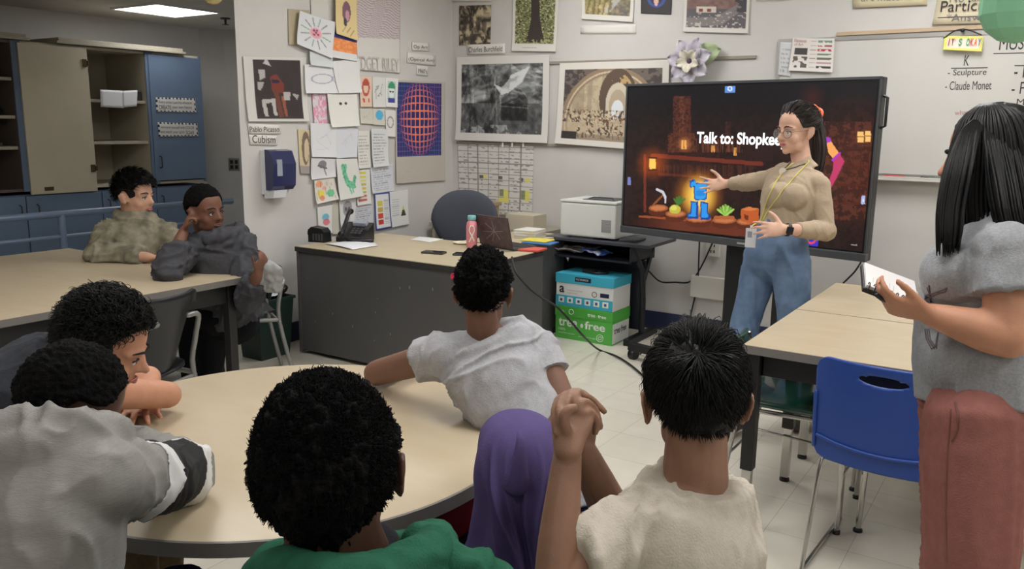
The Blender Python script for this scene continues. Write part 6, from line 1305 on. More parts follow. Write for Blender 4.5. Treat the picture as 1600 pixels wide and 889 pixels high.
for k in (-1,1):
    bm = B(); lathe(bm, hp(hT,k*.034,.0925,-.004), [(.0225,-.0006),(.0225,.0006)], 20, (hT['r'],hT['u'],-hT['f'])); mk('lens', bm, glass, gt)
# lanyard, badge, pendant, watch
yl_ = mat('yellow_cord', (206,196,104), .6); bd = at(1176,352,4.07)
t = thing('lanyard', 'yellow lanyard with a white badge around the neck of the woman in the tan sweater', 'lanyard', bd)
bm = B(); surf_line(bm, sT, [(1263,254),(1250,268),(1225,296),(1203,325),(1192,345)], .0035); surf_line(bm, sT, [(1240,256),(1226,266),(1212,285),(1200,310),(1191,340)], .0035)
p_ = surf(sT,1191,342); tube(bm, [p_, (p_+bd)/2-Z*.003, bd], .0035, 6, sub=2); tube(bm, [surf(sT,1263,254), hp(hT,-.03,-.06,-.09)], .0035, 6); mk('cord', bm, yl_, t)
bm = B(); M = frameM(at(1173,371,4.07), nrm(R*.85-F*.5), nrm(R*.5+F*.85), Z); box(bm, (-.026,-.002,-.05), (.026,.002,.045), .003, M); box(bm, (-.006,-.003,.045), (.006,.003,.06), .001, M); o = mk('badge', bm, mat('badge_white', (216,218,224), .3), t)
bm = B(); box(bm, (-.016,-.0028,.0), (.006,-.002,.03), 0, M); mk('badge_photo', bm, mat('badge_grey', (150,150,160), .5), o)
pc = surf(sT,1224,269,.006); t = thing('pendant_necklace', 'dark cord necklace with a round pale pendant over the tan sweater', 'necklace', pc)
bm = B(); surf_line(bm, sT, [(1237,252),(1230,260),(1225,266)], .0022, .003, step=3); surf_line(bm, sT, [(1258,256),(1242,262),(1226,266)], .0022, .003, step=3); mk('cord', bm, mat('dark_cord', (56,48,46), .7), t)
bm = B(); lathe(bm, pc+F*.0+V((0,0,0)), [(.019,-.003),(.019,.003)], 20, (R,Z,-F)); mk('pendant', bm, mat('pale_shell', (212,204,196), .35), t)
wc_ = at(1231,359,3.935); d_ = nrm(at(1200,352,3.95)-at(1240,360,3.97)); bm = B(); e1_ = nrm(Z-d_*Z.dot(d_)); e2_ = d_.cross(e1_)
t = thing('wristwatch', 'black smartwatch on the wrist of the woman in the tan sweater', 'watch', wc_)
tube(bm, [wc_+e1_*math.cos(a)*.030+e2_*math.sin(a)*.028 for a in [k*math.pi/10 for k in range(20)]], (.009,.0025), 8, ref=d_, close=True); mk('strap', bm, blk, t, True)
bm = B(); M = frameM(wc_-F*.0+ (-F)*.030, d_, nrm(F), e1_); box(bm, (-.017,-.006,-.018), (.017,.004,.018), .004, M); mk('watch_face', bm, mat('black_glass'), t)
# ------------------------------------------------------------- woman with the notebook
hW = hframe(at(1546,250,2.02), -R*.87+F*.49-Z*.12, Z, 1.0)
fW = nrm(-R*.98+F*.08); rW = fW.cross(Z)
pinkp = cloth_mat('dusty_rose_fleece', (140,92,84), var=.07, vs=40, bump=.4); greyt = cloth_mat('heather_grey_knit', (146,148,151), var=.10, vs=160)
gW = at(1515,700,2.0)
tW, bW, sW = figure('woman in a grey T-shirt and dusty rose trousers holding a notebook', hW, SK['W'], at(1562,325,2.03),
  [(at(1562,320,2.03),.07,.06),(at(1556,366,2.03),.155,.08),(at(1548,410,2.02),.16,.118),(at(1535,470,2.02),.15,.125),(at(1532,555,2.02),.165,.135),(at(1532,626,2.02),.172,.134)], rW,
  [dict(p=[at(1568,392,1.865),at(1577,528,1.83),at(1456,492,1.90)], sleeve=.30, r=(.052,.046,.028), grow=.012, hand=dict(d=-R*.92+Z*.18+F*.22, nrml=F*.55+Z*.65, thumb_side=Z*.7-F*.6, fc=((.5,.5,.4),(.6,.6,.5),(.7,.7,.5),(.8,.8,.6)), L_=.175, thumb=(.75,.45,.35))),
   dict(p=[at(1545,385,2.20),at(1550,505,2.25),at(1455,482,2.12)], sleeve=.30, r=(.052,.044,.027), grow=.012, hand=dict(d=-R*.95+Z*.1-F*.1, nrml=-F*.4+Z*.8, thumb_side=Z*.3+F*.9, curl=(.5,.5,.4), L_=.17))],
  [[at(1515,655,2.10),at(1506,850,2.12),V((gW.x+.02,gW.y+.12,.09)),fW],[at(1525,655,1.93),at(1518,850,1.93),V((gW.x+.02,gW.y-.10,.09)),fW]],
  greyt, pinkp, vox=.006, nr=.05, fold=.008, pants_r=(.112,.100,.09), torso_grow=.010, pvox=.008, flare=.016,
  extra_shirt=lambda bm: (ell(bm, at(1487,430,1.95), (.075,.07,.075)), ell(bm, at(1487,428,2.1), (.075,.07,.075)), ell(bm, at(1500,560,2.0), (.10,.12,.10))),
  pants_waist=[(at(1532,608,2.02),.160,.118),(at(1528,640,2.02),.170,.124)])
face_bits(hW, tW, (44,30,24), (160,92,84), (24,20,20))
blackh = mat('black_hair_glossy', (10,9,10), .42, var=.3, vscale=60, bump=.4, bscale=120, stretch=(1,1,.15), spec=.3)
mW = hair_mask(fz=.45, side=-.2, nape=-.7)
hair_cap('hair', hW, blackh, tW, mW, r=(.086,.106,.100), amp=.0015, freq=30)
def long_hair(name, h, par, m, n, bottom, seed=2):
    rng = random.Random(seed); bm = B()
    # inner volume
    tube(bm, [hp(h,0,-.035,.04), hp(h,0,-.05,-.05), hp(h,0,-.07,-.14), hp(h,0,-.075,-.23)], [(.070,.06),(.078,.055),(.085,.04),(.07,.02)], 18, ref=h['r'], sub=4)
    for side in (-1,1):
        tube(bm, [hp(h,side*.066,.005,.03), hp(h,side*.083,.012,-.04), hp(h,side*.088,.02,-.12), hp(h,side*.085,.035,-.20)], [(.04,.018),(.046,.016),(.045,.014),(.026,.008)], 12, ref=h['f'], sub=4)
    for k in range(n):
        a = rng.uniform(-math.pi*.985, math.pi*.985); part = rng.uniform(-.02,.02)   # angle around the head, 0 = back
        if abs(a) > 2.56: continue
        x, y = math.sin(a)*.088, -math.cos(a)*.108-.012; fr = max(0, (abs(a)-1.2)/1.0)
        top = V((x*.25, -.02+y*.25+.02, .135)); mid1 = V((x*.75, y*.75, .10)); mid2 = V((x*1.03, y*1.02, .02)); ed = rng.uniform(-.006,.012)
        d3 = V((x*1.08, y*1.04+.01*fr, -.08)); lnz = bottom+rng.uniform(-.03,.03)+.02*fr; d4 = V((x*1.1, y*1.0+.025*fr-.012, -.16)); d5 = V((x*.98+rng.uniform(-.006,.006), y*.95+.02*fr-.01, lnz))
        o_ = V((math.sin(a),-math.cos(a),0))*ed
        pts = [hp(h,*(q+o_*w)) for q, w in ((top,0),(mid1,.6),(mid2,1),(d3,1.2),(d4,1.3),(d5,1.4))]
        tube(bm, pts, [.0022,.0032,.0036,.0036,.003,.0008], 4, sub=3, cap='flat')
    return mk(name, bm, m, par, True)
long_hair('long_hair', hW, tW, blackh, 1000, -.285)
rng = random.Random(21); bm = B()
for k in range(130):
    o_ = V((rng.uniform(-1,1), rng.uniform(-1,1), 0)); a_ = o_.x*.030; b_ = o_.y*.012; side = k % 4 == 3; D0 = 2.14 if side else 1.93
    tube(bm, [at(1546,177,2.0)+R*a_*.3, at(1519,200,D0+.01)+R*a_*.7, at(1500,255,D0-.02)+R*a_+F*b_, at(1487,320,D0-.03)+R*a_+F*b_, at(1484,362,D0-.035)+R*a_*.95+F*b_, at(1481,392+rng.uniform(-14,10),D0-.03)+R*a_*.8+F*b_], [.001,.002,.0034,.0034,.0028,.0007], 4, sub=3, cap='flat')
for k in range(300):
    o_ = V((rng.uniform(-1,1), rng.uniform(-1,1), 0)); a_ = o_.x*.055; b_ = o_.y*.02
    tube(bm, [at(1558,176,1.99)+R*a_*.5, at(1572,215,1.925)+R*a_*.9, at(1580,285,1.90)+R*a_+F*b_, at(1590,340,1.885)+R*a_+F*b_, at(1603,378,1.90)+R*a_+F*b_, at(1608,404+rng.uniform(-18,12)+a_*260,1.91)+R*a_+F*b_], [.001,.002,.0034,.0034,.0028,.0007], 4, sub=3, cap='flat')
mk('hair_locks', bm, blackh, tW, True)
# notebook and pen
N0, N1, N2, N3 = at(1362,417,2.06), at(1447,446,2.04), at(1436,482,1.93), at(1350,449,1.95)
ex = nrm(N2-N3); nn = nrm(ex.cross(N0-N3)); ey = nn.cross(ex); ey = ey if ey.dot(N0-N3) > 0 else -ey
nn = ex.cross(ey); M = frameM(N3, ex, ey, nn); wN, hN = (N2-N3).length, (N0-N3).dot(ey)
t = thing('notebook', 'open spiral notebook with white pages held by the woman in grey', 'notebook', N3)
bm = B(); box(bm, (0,0,-.012), (wN,hN,-.002), .001, M); mk('cover', bm, mat('black_card', (26,26,28), .5), t)
bm = B(); box(bm, (.004,.006,-.002), (wN-.002,hN-.002,.006), .0005, M); pg_ = mk('pages', bm, mat('page_white', (226,222,220), .7), t)
bm = B(); 
for k in range(9): x = .008+k*(wN*.92)/9; tube(bm, [M@V((x,.014*math.cos(a)+.002,.004+.011*math.sin(a))) for a in [q*math.pi/4 for q in range(8)]], .0014, 5, close=True)
mk('spiral_binding', bm, mat('dark_steel'), t)
bm = B(); rng = random.Random(9)
for j in range(6): tube(bm, [M@V((.02+.01*j,.03+.006*rng.random(),.0065)), M@V((.022+.01*j,.05+.02*rng.random(),.0065))], .0004, 4)
mk('handwriting', bm, inkg, pg_)
t = thing('pen', 'black pen held beneath the notebook', 'pen', at(1372,462,1.93)); bm = B(); tube(bm, [at(1370,461,1.92),at(1378,467,1.92)], [.0055,.0055], 10); tube(bm, [at(1378,467,1.92),at(1412,487,1.94)], [.004,.0035], 10); mk('barrel', bm, blk, t)
# print on the T-shirt and drawstring-like lanyard
bm = B(); 
tW_print = mat('shirt_print', (96,84,86), .8); bm = B()
for q in ([(1446,462),(1458,458),(1466,455),(1474,452)],[(1446,466),(1460,462),(1468,458)],[(1452,446),(1453,458),(1455,472)],[(1474,452),(1480,449),(1477,456),(1468,458)],[(1449,450),(1456,466)]): surf_line(bm, sW, q, .0018, .001, step=3)
mk('shirt_print', bm, tW_print, sW); bm = B()
for k in range(3): surf_line(bm, sW, [(1446+3*k,515),(1448+3*k,530),(1456+4*k,545),(1463,540-4*k),(1466,520)], .0016, .001, step=4)
mk('shirt_print', bm, tW_print, sW)
bm = B(); surf_line(bm, [o for o in tW.children if o.name.startswith('trousers')][0], [(1493,630),(1497,650),(1496,670),(1488,688)], .003, .001); surf_line(bm, [o for o in tW.children if o.name.startswith('trousers')][0], [(1486,640),(1480,720),(1478,800),(1480,880)], .0018, .0005); mk('pocket_seam', bm, mat('seam_rose', (112,70,64), .9), [o for o in tW.children if o.name.startswith('trousers')][0])
# ------------------------------------------------------------- boy with clasped hands (foreground right)
hG = hframe(at(1085,628,1.45), F*.97+R*.06-Z*.02, Z+R*-.03, .95)
rG = nrm(R*.62+F*.78)
def clasp(bm):
    k = 1.0
    # near hand (left): palm up from the near wrist, fingers folding to the right
    tube(bm, [at(887,706,1.31), at(890,680,1.325), at(897,655,1.34), at(900,640,1.35)], [(.023,.016),(.029,.016),(.033,.014),(.031,.012)], 14, ref=R, sub=3)
    for p_ in ([(884,645,1.345),(886,622,1.37),(905,612,1.395),(922,622,1.40)], [(894,640,1.34),(900,620,1.36),(922,622,1.385),(944,643,1.385)], [(903,642,1.335),(912,627,1.345),(930,640,1.37),(938,667,1.37)], [(910,652,1.335),(919,643,1.34),(931,655,1.36),(930,676,1.365)]):
        finger(bm, [at(*q) for q in p_], .0078)
    finger(bm, [at(885,672,1.31), at(880,652,1.30), at(888,640,1.30), at(897,637,1.305)], .0098)
    # far hand (right): comes from behind, fingers fold over the left side
    tube(bm, [at(908,700,1.40), at(906,675,1.40), at(898,648,1.40), at(893,632,1.40)], [(.023,.016),(.029,.016),(.031,.014),(.029,.012)], 14, ref=R, sub=3)
    for p_ in ([(885,640,1.40),(874,622,1.37),(866,645,1.325),(868,676,1.31)], [(890,632,1.40),(884,616,1.365),(874,636,1.32),(876,660,1.305)], [(900,628,1.40),(896,612,1.37),(888,624,1.33),(884,646,1.315)], [(905,630,1.40),(905,612,1.375),(900,618,1.35),(894,630,1.335)]):
        finger(bm, [at(*q) for q in p_], .0078)
    finger(bm, [at(912,672,1.39), at(918,655,1.385), at(914,640,1.38)], .0098)
hipG = at(1062,1080,1.42); fG = nrm(F*.62-R*.78)
cream_t = cloth_mat('cream_cotton', (190,182,168), var=.05, vs=60, bump=.4)
tG, bG, sG = figure('boy in a cream T-shirt with clasped hands raised, seen from behind', hG, SK['G'], at(1085,765,1.44),
  [(at(1084,752,1.44),.07,.06),(at(1078,790,1.44),.155,.08),(at(1070,850,1.43),.165,.11),(at(1064,960,1.42),.15,.11),(hipG,.16,.12)], rG,
  [dict(p=[at(972,842,1.34),at(866,915,1.27),at(887,706,1.33)], sleeve=.26, r=(.046,.032,.023), fn=clasp),
   dict(p=[at(1130,800,1.62),at(965,822,1.60),at(908,700,1.40)], sleeve=.30, r=(.046,.036,.024))],
  legs_seated(hipG, fG), cream_t, navyp, vox=.0036, nr=.056, shirt_vox=.0055, sm=3, fold=.018, flare=.012, eo=.008,
  extra_shirt=lambda bm: tube(bm, [at(1085,752,1.44)+rG*math.cos(a)*.066+fG*math.sin(a)*.060+Z*.012*math.sin(a) for a in [k*math.pi/10 for k in range(20)]], .008, 8, close=True))
def flow_short(d): return V((d.x*.6, .55, .15))
hairG = mat('black_hair', (11,10,10), .5, var=.3, vscale=70, bump=.5, bscale=140, spec=.25)
mG = hair_mask(fz=.5, side=-.02, nape=-.66)
hair_cap('hair', hG, hairG, tG, mG, r=(.081,.104,.104), c=(0,-.018,.038), amp=.006, freq=45, warp=.012)
strands('hair_strands', hG, hairG, tG, 5200, .050, lambda d: V((d.x*.9+.25, .6 if d.z > .2 else .1, .1 if d.z > .75 else -1.0)), mG, r=(.081,.104,.104), c=(0,-.018,.038), jit=.5, lift=.12, rad=.0012, seed=8, grav=.05, lenf=lambda d: .35+.9*max(0,d.z+.35))
# ------------------------------------------------------------- boy in light grey T-shirt at the round table
hF = hframe(at(755,458,2.30), F*.98+R*.08, Z+R*.02, .93)
rF = nrm(R*.96+F*.20); hipF = at(862,790,2.28); fF = nrm(F*.8+R*.45)
ltg = cloth_mat('light_grey_heather', (172,172,176), var=.06, vs=120)
eF = onz(588,583,.79)
tF, bF, sF = figure('boy in a light grey T-shirt leaning an elbow on the round table', hF, SK['F'], at(757,525,2.31),
  [(at(757,520,2.31),.062,.055),(at(768,545,2.32),.142,.075),(at(782,580,2.32),.138,.10),(at(812,640,2.30),.115,.10),(at(838,700,2.29),.125,.11),(hipF,.15,.12)], rF,
  [dict(p=[at(697,553,2.31),eF,onz(655,560,.78)], sleeve=.20, r=(.046,.040,.026), grow=.013, hand=dict(d=R*.9+F*.2, nrml=-Z, thumb_side=F, L_=.16)),
   dict(p=[at(842,548,2.34),at(886,648,2.26),at(850,712,2.05)], sleeve=.20, r=(.046,.039,.026), grow=.013, hand=dict(d=-R*.7-F*.6-Z*.3, nrml=-Z, thumb_side=F-R, L_=.16))],
  legs_seated(hipF, nrm(F*.8-R*.5), thigh=.38, z=.47), ltg, navyp, vox=.0055, nr=.047, flare=.010, fold=.017)
face_bits(hF, tF, (40,28,22), (130,78,68), (24,20,20))
hairF = mat('black_coily_hair', (9,8,8), .8, var=.3, vscale=120, bump=1.0, bscale=260, spec=.12)
mF = hair_mask(fz=.52, side=.02, nape=-.72)
hair_cap('hair', hF, hairF, tF, mF, r=(.083,.104,.105), c=(0,-.018,.036), amp=.010, freq=110, warp=.012, segs=(150,100))
strands('hair_curls', hF, hairF, tF, 2600, .013, lambda d: V((d.x,d.y,.3)), mF, r=(.084,.105,.106), c=(0,-.018,.036), jit=1.0, lift=.7, rad=.0011, seed=3, seg=4, curl=.7, thr=.7)
# ------------------------------------------------------------- girl in the purple headscarf
hH = hframe(at(812,737,1.75), F*.97+R*.1, Z, .96)
hipH = at(845,1010,1.80); rH = nrm(R*.97-F*.1); fH = nrm(F)
purp = cloth_mat('purple_jersey', (84,73,116), var=.04, vs=30, bump=.25)
tH, bH, sH = figure('girl in a purple headscarf seen from behind', hH, SK['H'], at(820,830,1.76),
  [(at(820,825,1.76),.07,.06),(at(826,860,1.77),.13,.08),(at(835,920,1.79),.14,.10),(at(842,960,1.80),.13,.10),(hipH,.15,.12)], rH,
  [dict(p=[at(770,880,1.77),at(745,985,1.72),at(800,1000,1.95)], sleeve=.95, hand=dict(d=R*.5+F*.8, nrml=-Z, thumb_side=R, L_=.16)),
   dict(p=[at(893,880,1.79),at(915,985,1.76),at(870,1000,1.97)], sleeve=.95, hand=dict(d=-R*.3+F*.9, nrml=-Z, thumb_side=-R, L_=.16))],
  legs_seated(hipH, fH, thigh=.36, z=.48), cloth_mat('deep_purple_knit', (70,58,110), var=.05), darkp, vox=.007, shirt_name='long_sleeve_top')
face_bits(hH, tH, (40,28,22), (140,88,78), (24,20,20))
bm = B()
cen = [(812,651,.034,.044),(812,659,.062,.080),(812,677,.083,.106),(812,705,.093,.122),(812,735,.096,.126),(814,770,.095,.124),(820,805,.108,.118),(826,845,.125,.114),(832,885,.145,.11),(836,925,.165,.105)]
rows = []
NS = 260
for i, (px, py, a, b) in enumerate(catmull([V((q[0],q[1],q[2]*1000,)) for q in cen], 6) and [(0,0,0,0)]): pass
CT = catmull([V(q[:3]) for q in [(c_[0],c_[1],c_[2]) for c_ in cen]], 6); CB_ = catmull([V((c_[3],0,0)) for c_ in cen], 6)
for i, (q, bb) in enumerate(zip(CT, CB_)):
    c_ = at(q.x, q.y, 1.745); v_ = i/(len(CT)-1); ring_ = []
    for k in range(NS):
        a = 2*math.pi*k/NS   # 0 = right, -pi/2 = towards the camera
        x, y = math.cos(a), math.sin(a); fold = 0
        if v_ > .12:
            g = sstep(.12,.5,v_)
            # ridges that start at the crown and run into a V behind the neck
            for x0, x1, w_, am in ((-.62,-.12,.06,.024),(-.30,-.07,.045,.018),(.10,.03,.04,.020),(.48,.12,.06,.024),(-.85,-.4,.07,.010),(.78,.38,.07,.012)):
                xc = x0+(x1-x0)*sstep(.2,.85,v_); fold += am*g*math.exp(-((x-xc)/w_)**2)*(y < .2)
            fold += .006*g*math.sin(a*7+v_*5)
            fold -= .012*sstep(.45,.8,v_)*math.exp(-((x-.02)/.13)**2)*(y < 0)*(1-sstep(.85,1,v_))
        ring_.append(bm.verts.new(c_ + rH*x*(q.z+fold) + fH*y*(bb.x+fold)))
    rows.append(ring_)
for a, b in zip(rows, rows[1:]):
    for k in range(NS): bm.faces.new((a[k],a[(k+1)%NS],b[(k+1)%NS],b[k]))
bm.faces.new(rows[0][::-1]); sc_ = mk('headscarf', bm, purp, tH, True); m_ = sc_.modifiers.new('thickness','SOLIDIFY'); m_.thickness = .004
bm = B(); 
tp = [(811,672),(813,690),(812,712),(809,738),(806,762)]; rows = []
for i, (px, py) in enumerate(tp):
    w_ = (.004,.008,.013,.021,.028)[i]; D_ = (1.632,1.614,1.606,1.606,1.604)[i]; c_ = at(px,py,D_)
    rows.append([bm.verts.new(c_+R*w_*u_+(-F)*(.008*(1-u_*u_))-F*.001) for u_ in (-1,-.6,-.2,.2,.6,1)])
c_ = at(806,776,1.606); rows.append([bm.verts.new(c_+R*.016*u_-F*.006*(1-u_*u_)+Z*.006*abs(u_)) for u_ in (-1,-.6,-.2,.2,.6,1)])
for a, b in zip(rows, rows[1:]):
    for k in range(5): bm.faces.new((a[k],a[k+1],b[k+1],b[k]))
o = mk('scarf_tail', bm, purp, sc_, True); m_ = o.modifiers.new('thickness','SOLIDIFY'); m_.thickness = .004
# ------------------------------------------------------------- child with the big round hair, green hood
hE = hframe(at(517,736,1.20), F*.98-R*.02-Z*.03, Z-R*.09, 1.10)
hipE = at(560,1300,1.22); rE = nrm(R); greenk = cloth_mat('green_fleece', (40,92,70), var=.06, vs=50, bump=.5)
def E_hood(bm):
    tube(bm, [at(400,915,1.20),at(440,882,1.13),at(520,905,1.06),at(600,900,1.07),at(665,862,1.14),at(672,850,1.22),at(640,858,1.29),at(520,872,1.32),at(430,885,1.28)], [(.030,.034)]*9, 14, sub=5, close=False)
    tube(bm, [at(655,845,1.18),at(720,890,1.16),at(760,925,1.18)], [.026,.034,.05], 14, sub=4); tube(bm, [at(455,910,1.12),at(560,930,1.07),at(650,900,1.12)], [.04,.05,.04], 14, sub=4)
tE, bE, sE = figure('child with a large rounded afro and a green hooded top, seen from behind', hE, SK['E'], at(532,880,1.21),
  [(at(532,872,1.21),.075,.065),(at(538,945,1.21),.165,.085),(at(545,1040,1.21),.17,.11),(at(552,1180,1.21),.15,.11),(hipE,.16,.12)], rE,
  [dict(p=[at(395,985,1.22),at(340,1140,1.18),at(420,1120,1.45)], sleeve=.95, hand=dict(d=F*.8+R*.4, nrml=-Z, thumb_side=R, L_=.17)),
   dict(p=[at(690,975,1.22),at(760,1140,1.20),at(680,1120,1.45)], sleeve=.95, hand=dict(d=F*.8-R*.4, nrml=-Z, thumb_side=-R, L_=.17))],
  legs_seated(hipE, F), greenk, darkp, vox=.006, nr=.062, eo=.012, shirt_name='hooded_top', extra_shirt=E_hood)
bm = B(); tube(bm, [at(532,868,1.21)+R*math.cos(a)*.075+F*math.sin(a)*.07+Z*.015*math.sin(a) for a in [k*math.pi/10 for k in range(20)]], (.010,.018), 10, ref=Z, close=True); mk('inner_collar', bm, darkp, tE, True)
mE = hair_mask(fz=.55, side=.05, nape=-.90); mE_up = lambda d: mE(d)*(d[2] > -.35)
hair_cap('hair', hE, hairF, tE, mE, r=(.093,.112,.120), c=(0,-.016,.016), amp=.008, freq=95, warp=.008, segs=(220,150), inner=.72, taper=.30)
strands('hair_curls', hE, hairF, tE, 9000, .011, lambda d: V((d.x,d.y,.3)), mE_up, r=(.095,.114,.122), c=(0,-.016,.018), jit=1.2, lift=.6, rad=.0009, seed=6, seg=5, curl=.9, thr=.7)
# ------------------------------------------------------------- child in the grey striped-sleeve hoodie
hD = hframe(at(112,640,1.55), R*.62+F*.62-Z*.55, Z*.8+R*.35+F*.3, .90)
greyh = cloth_mat('grey_hoodie_fleece', (146,144,140), var=.06, vs=70, bump=.5, stretch=(.6,.6,6)); rD = nrm(R*.8-F*.6); hipD = at(60,1080,1.42)
eD = onz(288,742,.80); D_arm = [at(150,755,1.36), eD, onz(150,672,.79)]
def D_hood(bm):
    tube(bm, [at(-20,685,1.38),at(40,668,1.36),at(110,672,1.36),at(168,684,1.42),at(160,672,1.5),at(60,660,1.52)], [(.036,.03)]*6, 14, sub=4); tube(bm, [at(-10,712,1.36),at(70,700,1.34),at(150,706,1.38)], [.04,.045,.03], 14, sub=4)
tD, bD, sD = figure('child in a grey hoodie with striped sleeve, head down on the round table', hD, SK['D'], at(85,690,1.46),
  [(at(80,700,1.45),.075,.065),(at(62,745,1.42),.17,.09),(at(45,830,1.40),.18,.12),(at(45,940,1.40),.165,.12),(hipD,.16,.12)], rD,
  [dict(p=D_arm, sleeve=.95, r=(.055,.047,.032), grow=.014, hand=dict(d=-R*.8+F*.3, nrml=-Z, thumb_side=F, L_=.15)),
   dict(p=[at(-60,740,1.5),onz(-20,640,.79),onz(110,640,.79)], sleeve=.95, r=(.055,.045,.03), grow=.014, hand=dict(d=R*.8+F*.2, nrml=-Z, thumb_side=-F, L_=.15))],
  legs_seated(hipD, R*.6+F*.8, thigh=.36), greyh, navyp, vox=.0065, nr=.05, shirt_name='hoodie', extra_shirt=D_hood, flare=0)
for f0, f1, m_, nm in ((.34,.47,mat('white_knit', (206,206,204), .9), 'white_sleeve_band'), (.47,.86,mat('black_knit', (22,22,24), .9), 'black_sleeve_band'), (.86,.98,mat('white_knit'), 'white_sleeve_band')):
    band_from(sD, D_arm[0], D_arm[1], f0, f1, .098, m_, tD, nm)
mD = hair_mask(fz=.5, side=.0, nape=-.7)
hair_cap('hair', hD, hairF, tD, mD, r=(.090,.108,.104), c=(0,-.018,.036), amp=.006, freq=110, warp=.006, segs=(160,110))
# ------------------------------------------------------------- boy with curly hair leaning on folded arms
hC = hframe(at(166,545,2.0), R*.88+F*.18-Z*.35, Z*.95+R*.25, .95)
chs = cloth_mat('charcoal_cotton', (58,60,66), var=.08); rC = nrm(F*.5-R*.2+R*.4); rC = nrm(-F*.75+R*.5); hipC = at(-60,860,2.05)
eC = onz(262,617,.795)
tC, bC, sC = figure('boy with curly black hair resting on folded arms at the round table', hC, SK['C'], at(105,575,2.03),
  [(at(100,568,2.03),.065,.055),(at(70,590,2.03),.15,.085),(at(35,625,2.04),.155,.11),(at(-20,720,2.05),.14,.11),(hipC,.155,.12)], rC,
  [dict(p=[at(75,612,1.88),eC,onz(165,605,.80)], sleeve=.26, r=(.044,.038,.027), hand=dict(d=-R*.9+F*.1, nrml=-Z, thumb_side=F, L_=.16)),
   dict(p=[at(105,590,2.2),onz(232,590,.80),onz(219,626,.768)], sleeve=.26, r=(.044,.036,.026), hand=dict(d=-F*.92+R*.40, nrml=-Z, thumb_side=-R, fc=((.05,.08,.06),)*4, L_=.20, spread=.3))],
  legs_seated(hipC, R*.9+F*.2, thigh=.42), chs, khaki, vox=.0055, nr=.05, flare=.01)
face_bits(hC, tC, (40,28,22), (160,96,86), (20,18,18))
mC = hair_mask(fz=.42, side=.05, nape=-.55)
hair_cap('hair', hC, hairG, tC, mC, r=(.094,.112,.112), c=(0,-.018,.040), amp=.012, freq=45, warp=.02)
strands('hair_curls', hC, hairG, tC, 2200, .06, lambda d: V((d.x,d.y*.6+.3,.4)), mC, r=(.094,.112,.112), c=(0,-.018,.040), jit=.9, lift=.7, rad=.0015, seed=11, seg=9, curl=.55, lenf=lambda d: .5+.5*max(0,d.z))
# ------------------------------------------------------------- two boys at the far table
hA = hframe(at(212,308,4.85), R*.93-F*.25-Z*.03, Z, 1.10)
camo = cloth_mat('camouflage_knit', (150,144,124), vs=14, rgb2=(108,103,88), bump=.5); rA = nrm(-F*.6+R*.55); hipA = at(215,500,4.95)
eA = onz(160,398,.785); eA2 = onz(290,398,.785)
tA, bA, sA = figure('boy in a camouflage-pattern top leaning on the far left table', hA, SK['A'], at(212,345,4.88),
  [(at(213,328,4.88),.075,.07),(at(212,346,4.88),.125,.085),(at(212,372,4.88),.165,.125),(at(213,410,4.9),.17,.12),(hipA,.16,.12)], nrm(R*.95-F*.2),
  [dict(p=[at(172,366,4.82),eA,onz(232,402,.785)], sleeve=.92, r=(.055,.047,.03), grow=.02, hand=dict(d=R*.9, nrml=-Z, thumb_side=F, L_=.16)),
   dict(p=[at(252,364,4.9),eA2,onz(245,396,.785)], sleeve=.92, r=(.055,.047,.03), grow=.02, hand=dict(d=-R*.9, nrml=-Z, thumb_side=F, L_=.16))],
  legs_seated(hipA, -F, thigh=.36, z=.47), camo, darkp, vox=.009, nr=.052, shirt_name='sweatshirt', shirt_disp=(('CLOUDS',.12,.03),('FOLD',.03,(Z+R*.3,.05,4)),('FOLD',.02,(R,.04,7))))
face_bits(hA, tA, (40,28,22), (170,104,94), (22,18,18))
mA = hair_mask(fz=.40, side=.05, nape=-.5)
hair_cap('hair', hA, hairG, tA, mA, r=(.092,.112,.108), c=(0,-.010,.040), amp=.006, freq=45, warp=.012, segs=(80,56))
strands('hair_strands', hA, hairG, tA, 1200, .045, lambda d: V((d.x*.8,.8,.1)), mA, r=(.092,.112,.108), c=(0,-.010,.040), jit=.4, lift=.15, rad=.0018, seed=12)
hB = hframe(at(322,331,4.45), R*.80-F*.48-Z*.03, Z+R*.0-R*.08, 1.07)
dkh = cloth_mat('dark_grey_fleece', (70,70,74), var=.1, vs=50); eB = onz(262,425,.79); hipB = at(362,500,4.62)
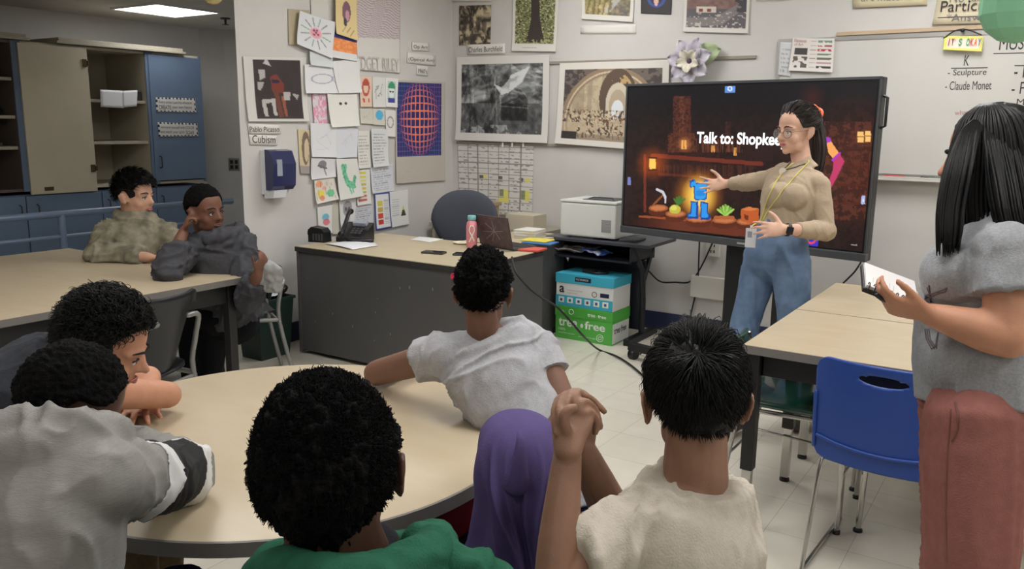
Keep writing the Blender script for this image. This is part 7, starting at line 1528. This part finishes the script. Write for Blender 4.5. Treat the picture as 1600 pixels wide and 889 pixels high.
tB, bB, sB = figure('boy in a dark grey hooded top with his head propped on his fist', hB, SK['B'], at(332,372,4.5),
  [(at(334,366,4.5),.07,.06),(at(338,380,4.5),.165,.09),(at(342,402,4.52),.17,.12),(at(350,445,4.56),.16,.12),(hipB,.16,.12)], nrm(R*.97-F*.1),
  [dict(p=[at(296,388,4.42),eB,at(287,362,4.36)], sleeve=.86, r=(.05,.045,.028), grow=.018, hand=dict(d=Z*.9+R*.35, nrml=R*.8+F*.3, thumb_side=-F+R*.3, curl=(1.2,1.3,.8), L_=.165)),
   dict(p=[at(381,384,4.5),at(389,468,4.38),at(402,428,4.22)], sleeve=.9, r=(.05,.045,.028), grow=.018, hand=dict(d=Z*.8+R*.4, nrml=-R*.6+F*.3, thumb_side=-F, curl=(.7,.8,.5), L_=.165))],
  [[at(345,500,4.55),onz(292,470,.56),onz(306,592,.09),-F*1.0],[at(372,505,4.6),onz(335,480,.54),onz(330,590,.09),-F*1.0]], dkh, cloth_mat('black_trousers', (20,20,23)), vox=.009, nr=.052, shirt_name='hooded_top', pants_r=(.095,.075,.07), shirt_disp=(('CLOUDS',.12,.03),('FOLD',.03,(Z+R*.3,.05,4)),('FOLD',.02,(R,.04,7))),
  extra_shirt=lambda bm: tube(bm, [at(345,358,4.5)+R*math.cos(a)*.11+F*math.sin(a)*.10+Z*(.02*math.cos(a)-.03) for a in [k*math.pi/10 for k in range(20)]], (.03,.035), 10, close=True))
face_bits(hB, tB, (36,24,20), (110,66,56), (18,15,15))
mB = hair_mask(fz=.45, side=.0, nape=-.6)
hair_cap('hair', hB, hairF, tB, mB, r=(.086,.106,.104), c=(0,-.016,.036), amp=.005, freq=90, segs=(90,60))
# grey bag held by the boy in dark grey
bm = B(); tube(bm, [at(410,405,4.24),at(416,425,4.26),at(418,448,4.3)], [(.03,.02),(.08,.04),(.07,.03)], 14, ref=R, sub=3); tag(organic('plastic_bag', bm, mat('grey_bag', (150,150,148), .4), None, .008, 3, (('CLOUDS',.05,.05),)), 'crumpled grey plastic bag in the hand of the boy in dark grey', 'bag')
# chairs for the foreground group
def chair_for(lb, hip, f, shell=None, frame_=None, back=.25):
    a = math.atan2(f.y, f.x)-math.pi/2; return shell_chair(lb, rotz((hip.x, hip.y, 0), a), frame_ or pg, shell or ssh, back, .5)
mar = mat('maroon_vinyl', (96,22,34), .25, coat=.4)
chair_for('black-backed chair under the boy with clasped hands', hipG, fG, back=.26, frame_=chrome)
chair_for('chair under the boy in the light grey T-shirt', hipF, fF, back=.10)
chair_for('chair under the child in the green hooded top', hipE, F, back=.25)
chair_for('chair under the child in the grey striped-sleeve hoodie', hipD, nrm(R*.6+F*.8), back=.2)
chair_for('chair under the curly-haired boy', hipC, nrm(R*.9+F*.2), back=.2)
c_ = onz(700,812,.47); a = math.atan2(F.y, F.x)-math.pi/2+.5
t = thing('classroom_chair', 'chair with a glossy maroon seat between the green hood and the purple headscarf', 'chair', (c_.x,c_.y,0)); M = rotz((c_.x+.03,c_.y-.02,0), a)
bm = B(); box(bm, (-.2,-.2,.445), (.2,.2,.475), .014, M); mk('seat', bm, mar, t, True)
bm = B(); curved_panel(bm, M @ Matrix.Translation((0,-.24,.55)) @ Matrix.Rotation(math.radians(5), 4, 'X'), .36, .14, .015, .03, .04); mk('backrest', bm, mar, t, True)
for s in (-1,1): tubeframe('leg_frame', [[M@V((s*.19,-.25,.68)),M@V((s*.19,-.22,.44)),M@V((s*.19,.18,.43)),M@V((s*.2,.22,.01))],[M@V((s*.19,-.2,.43)),M@V((s*.2,-.26,.01))]], .011, chrome, t)
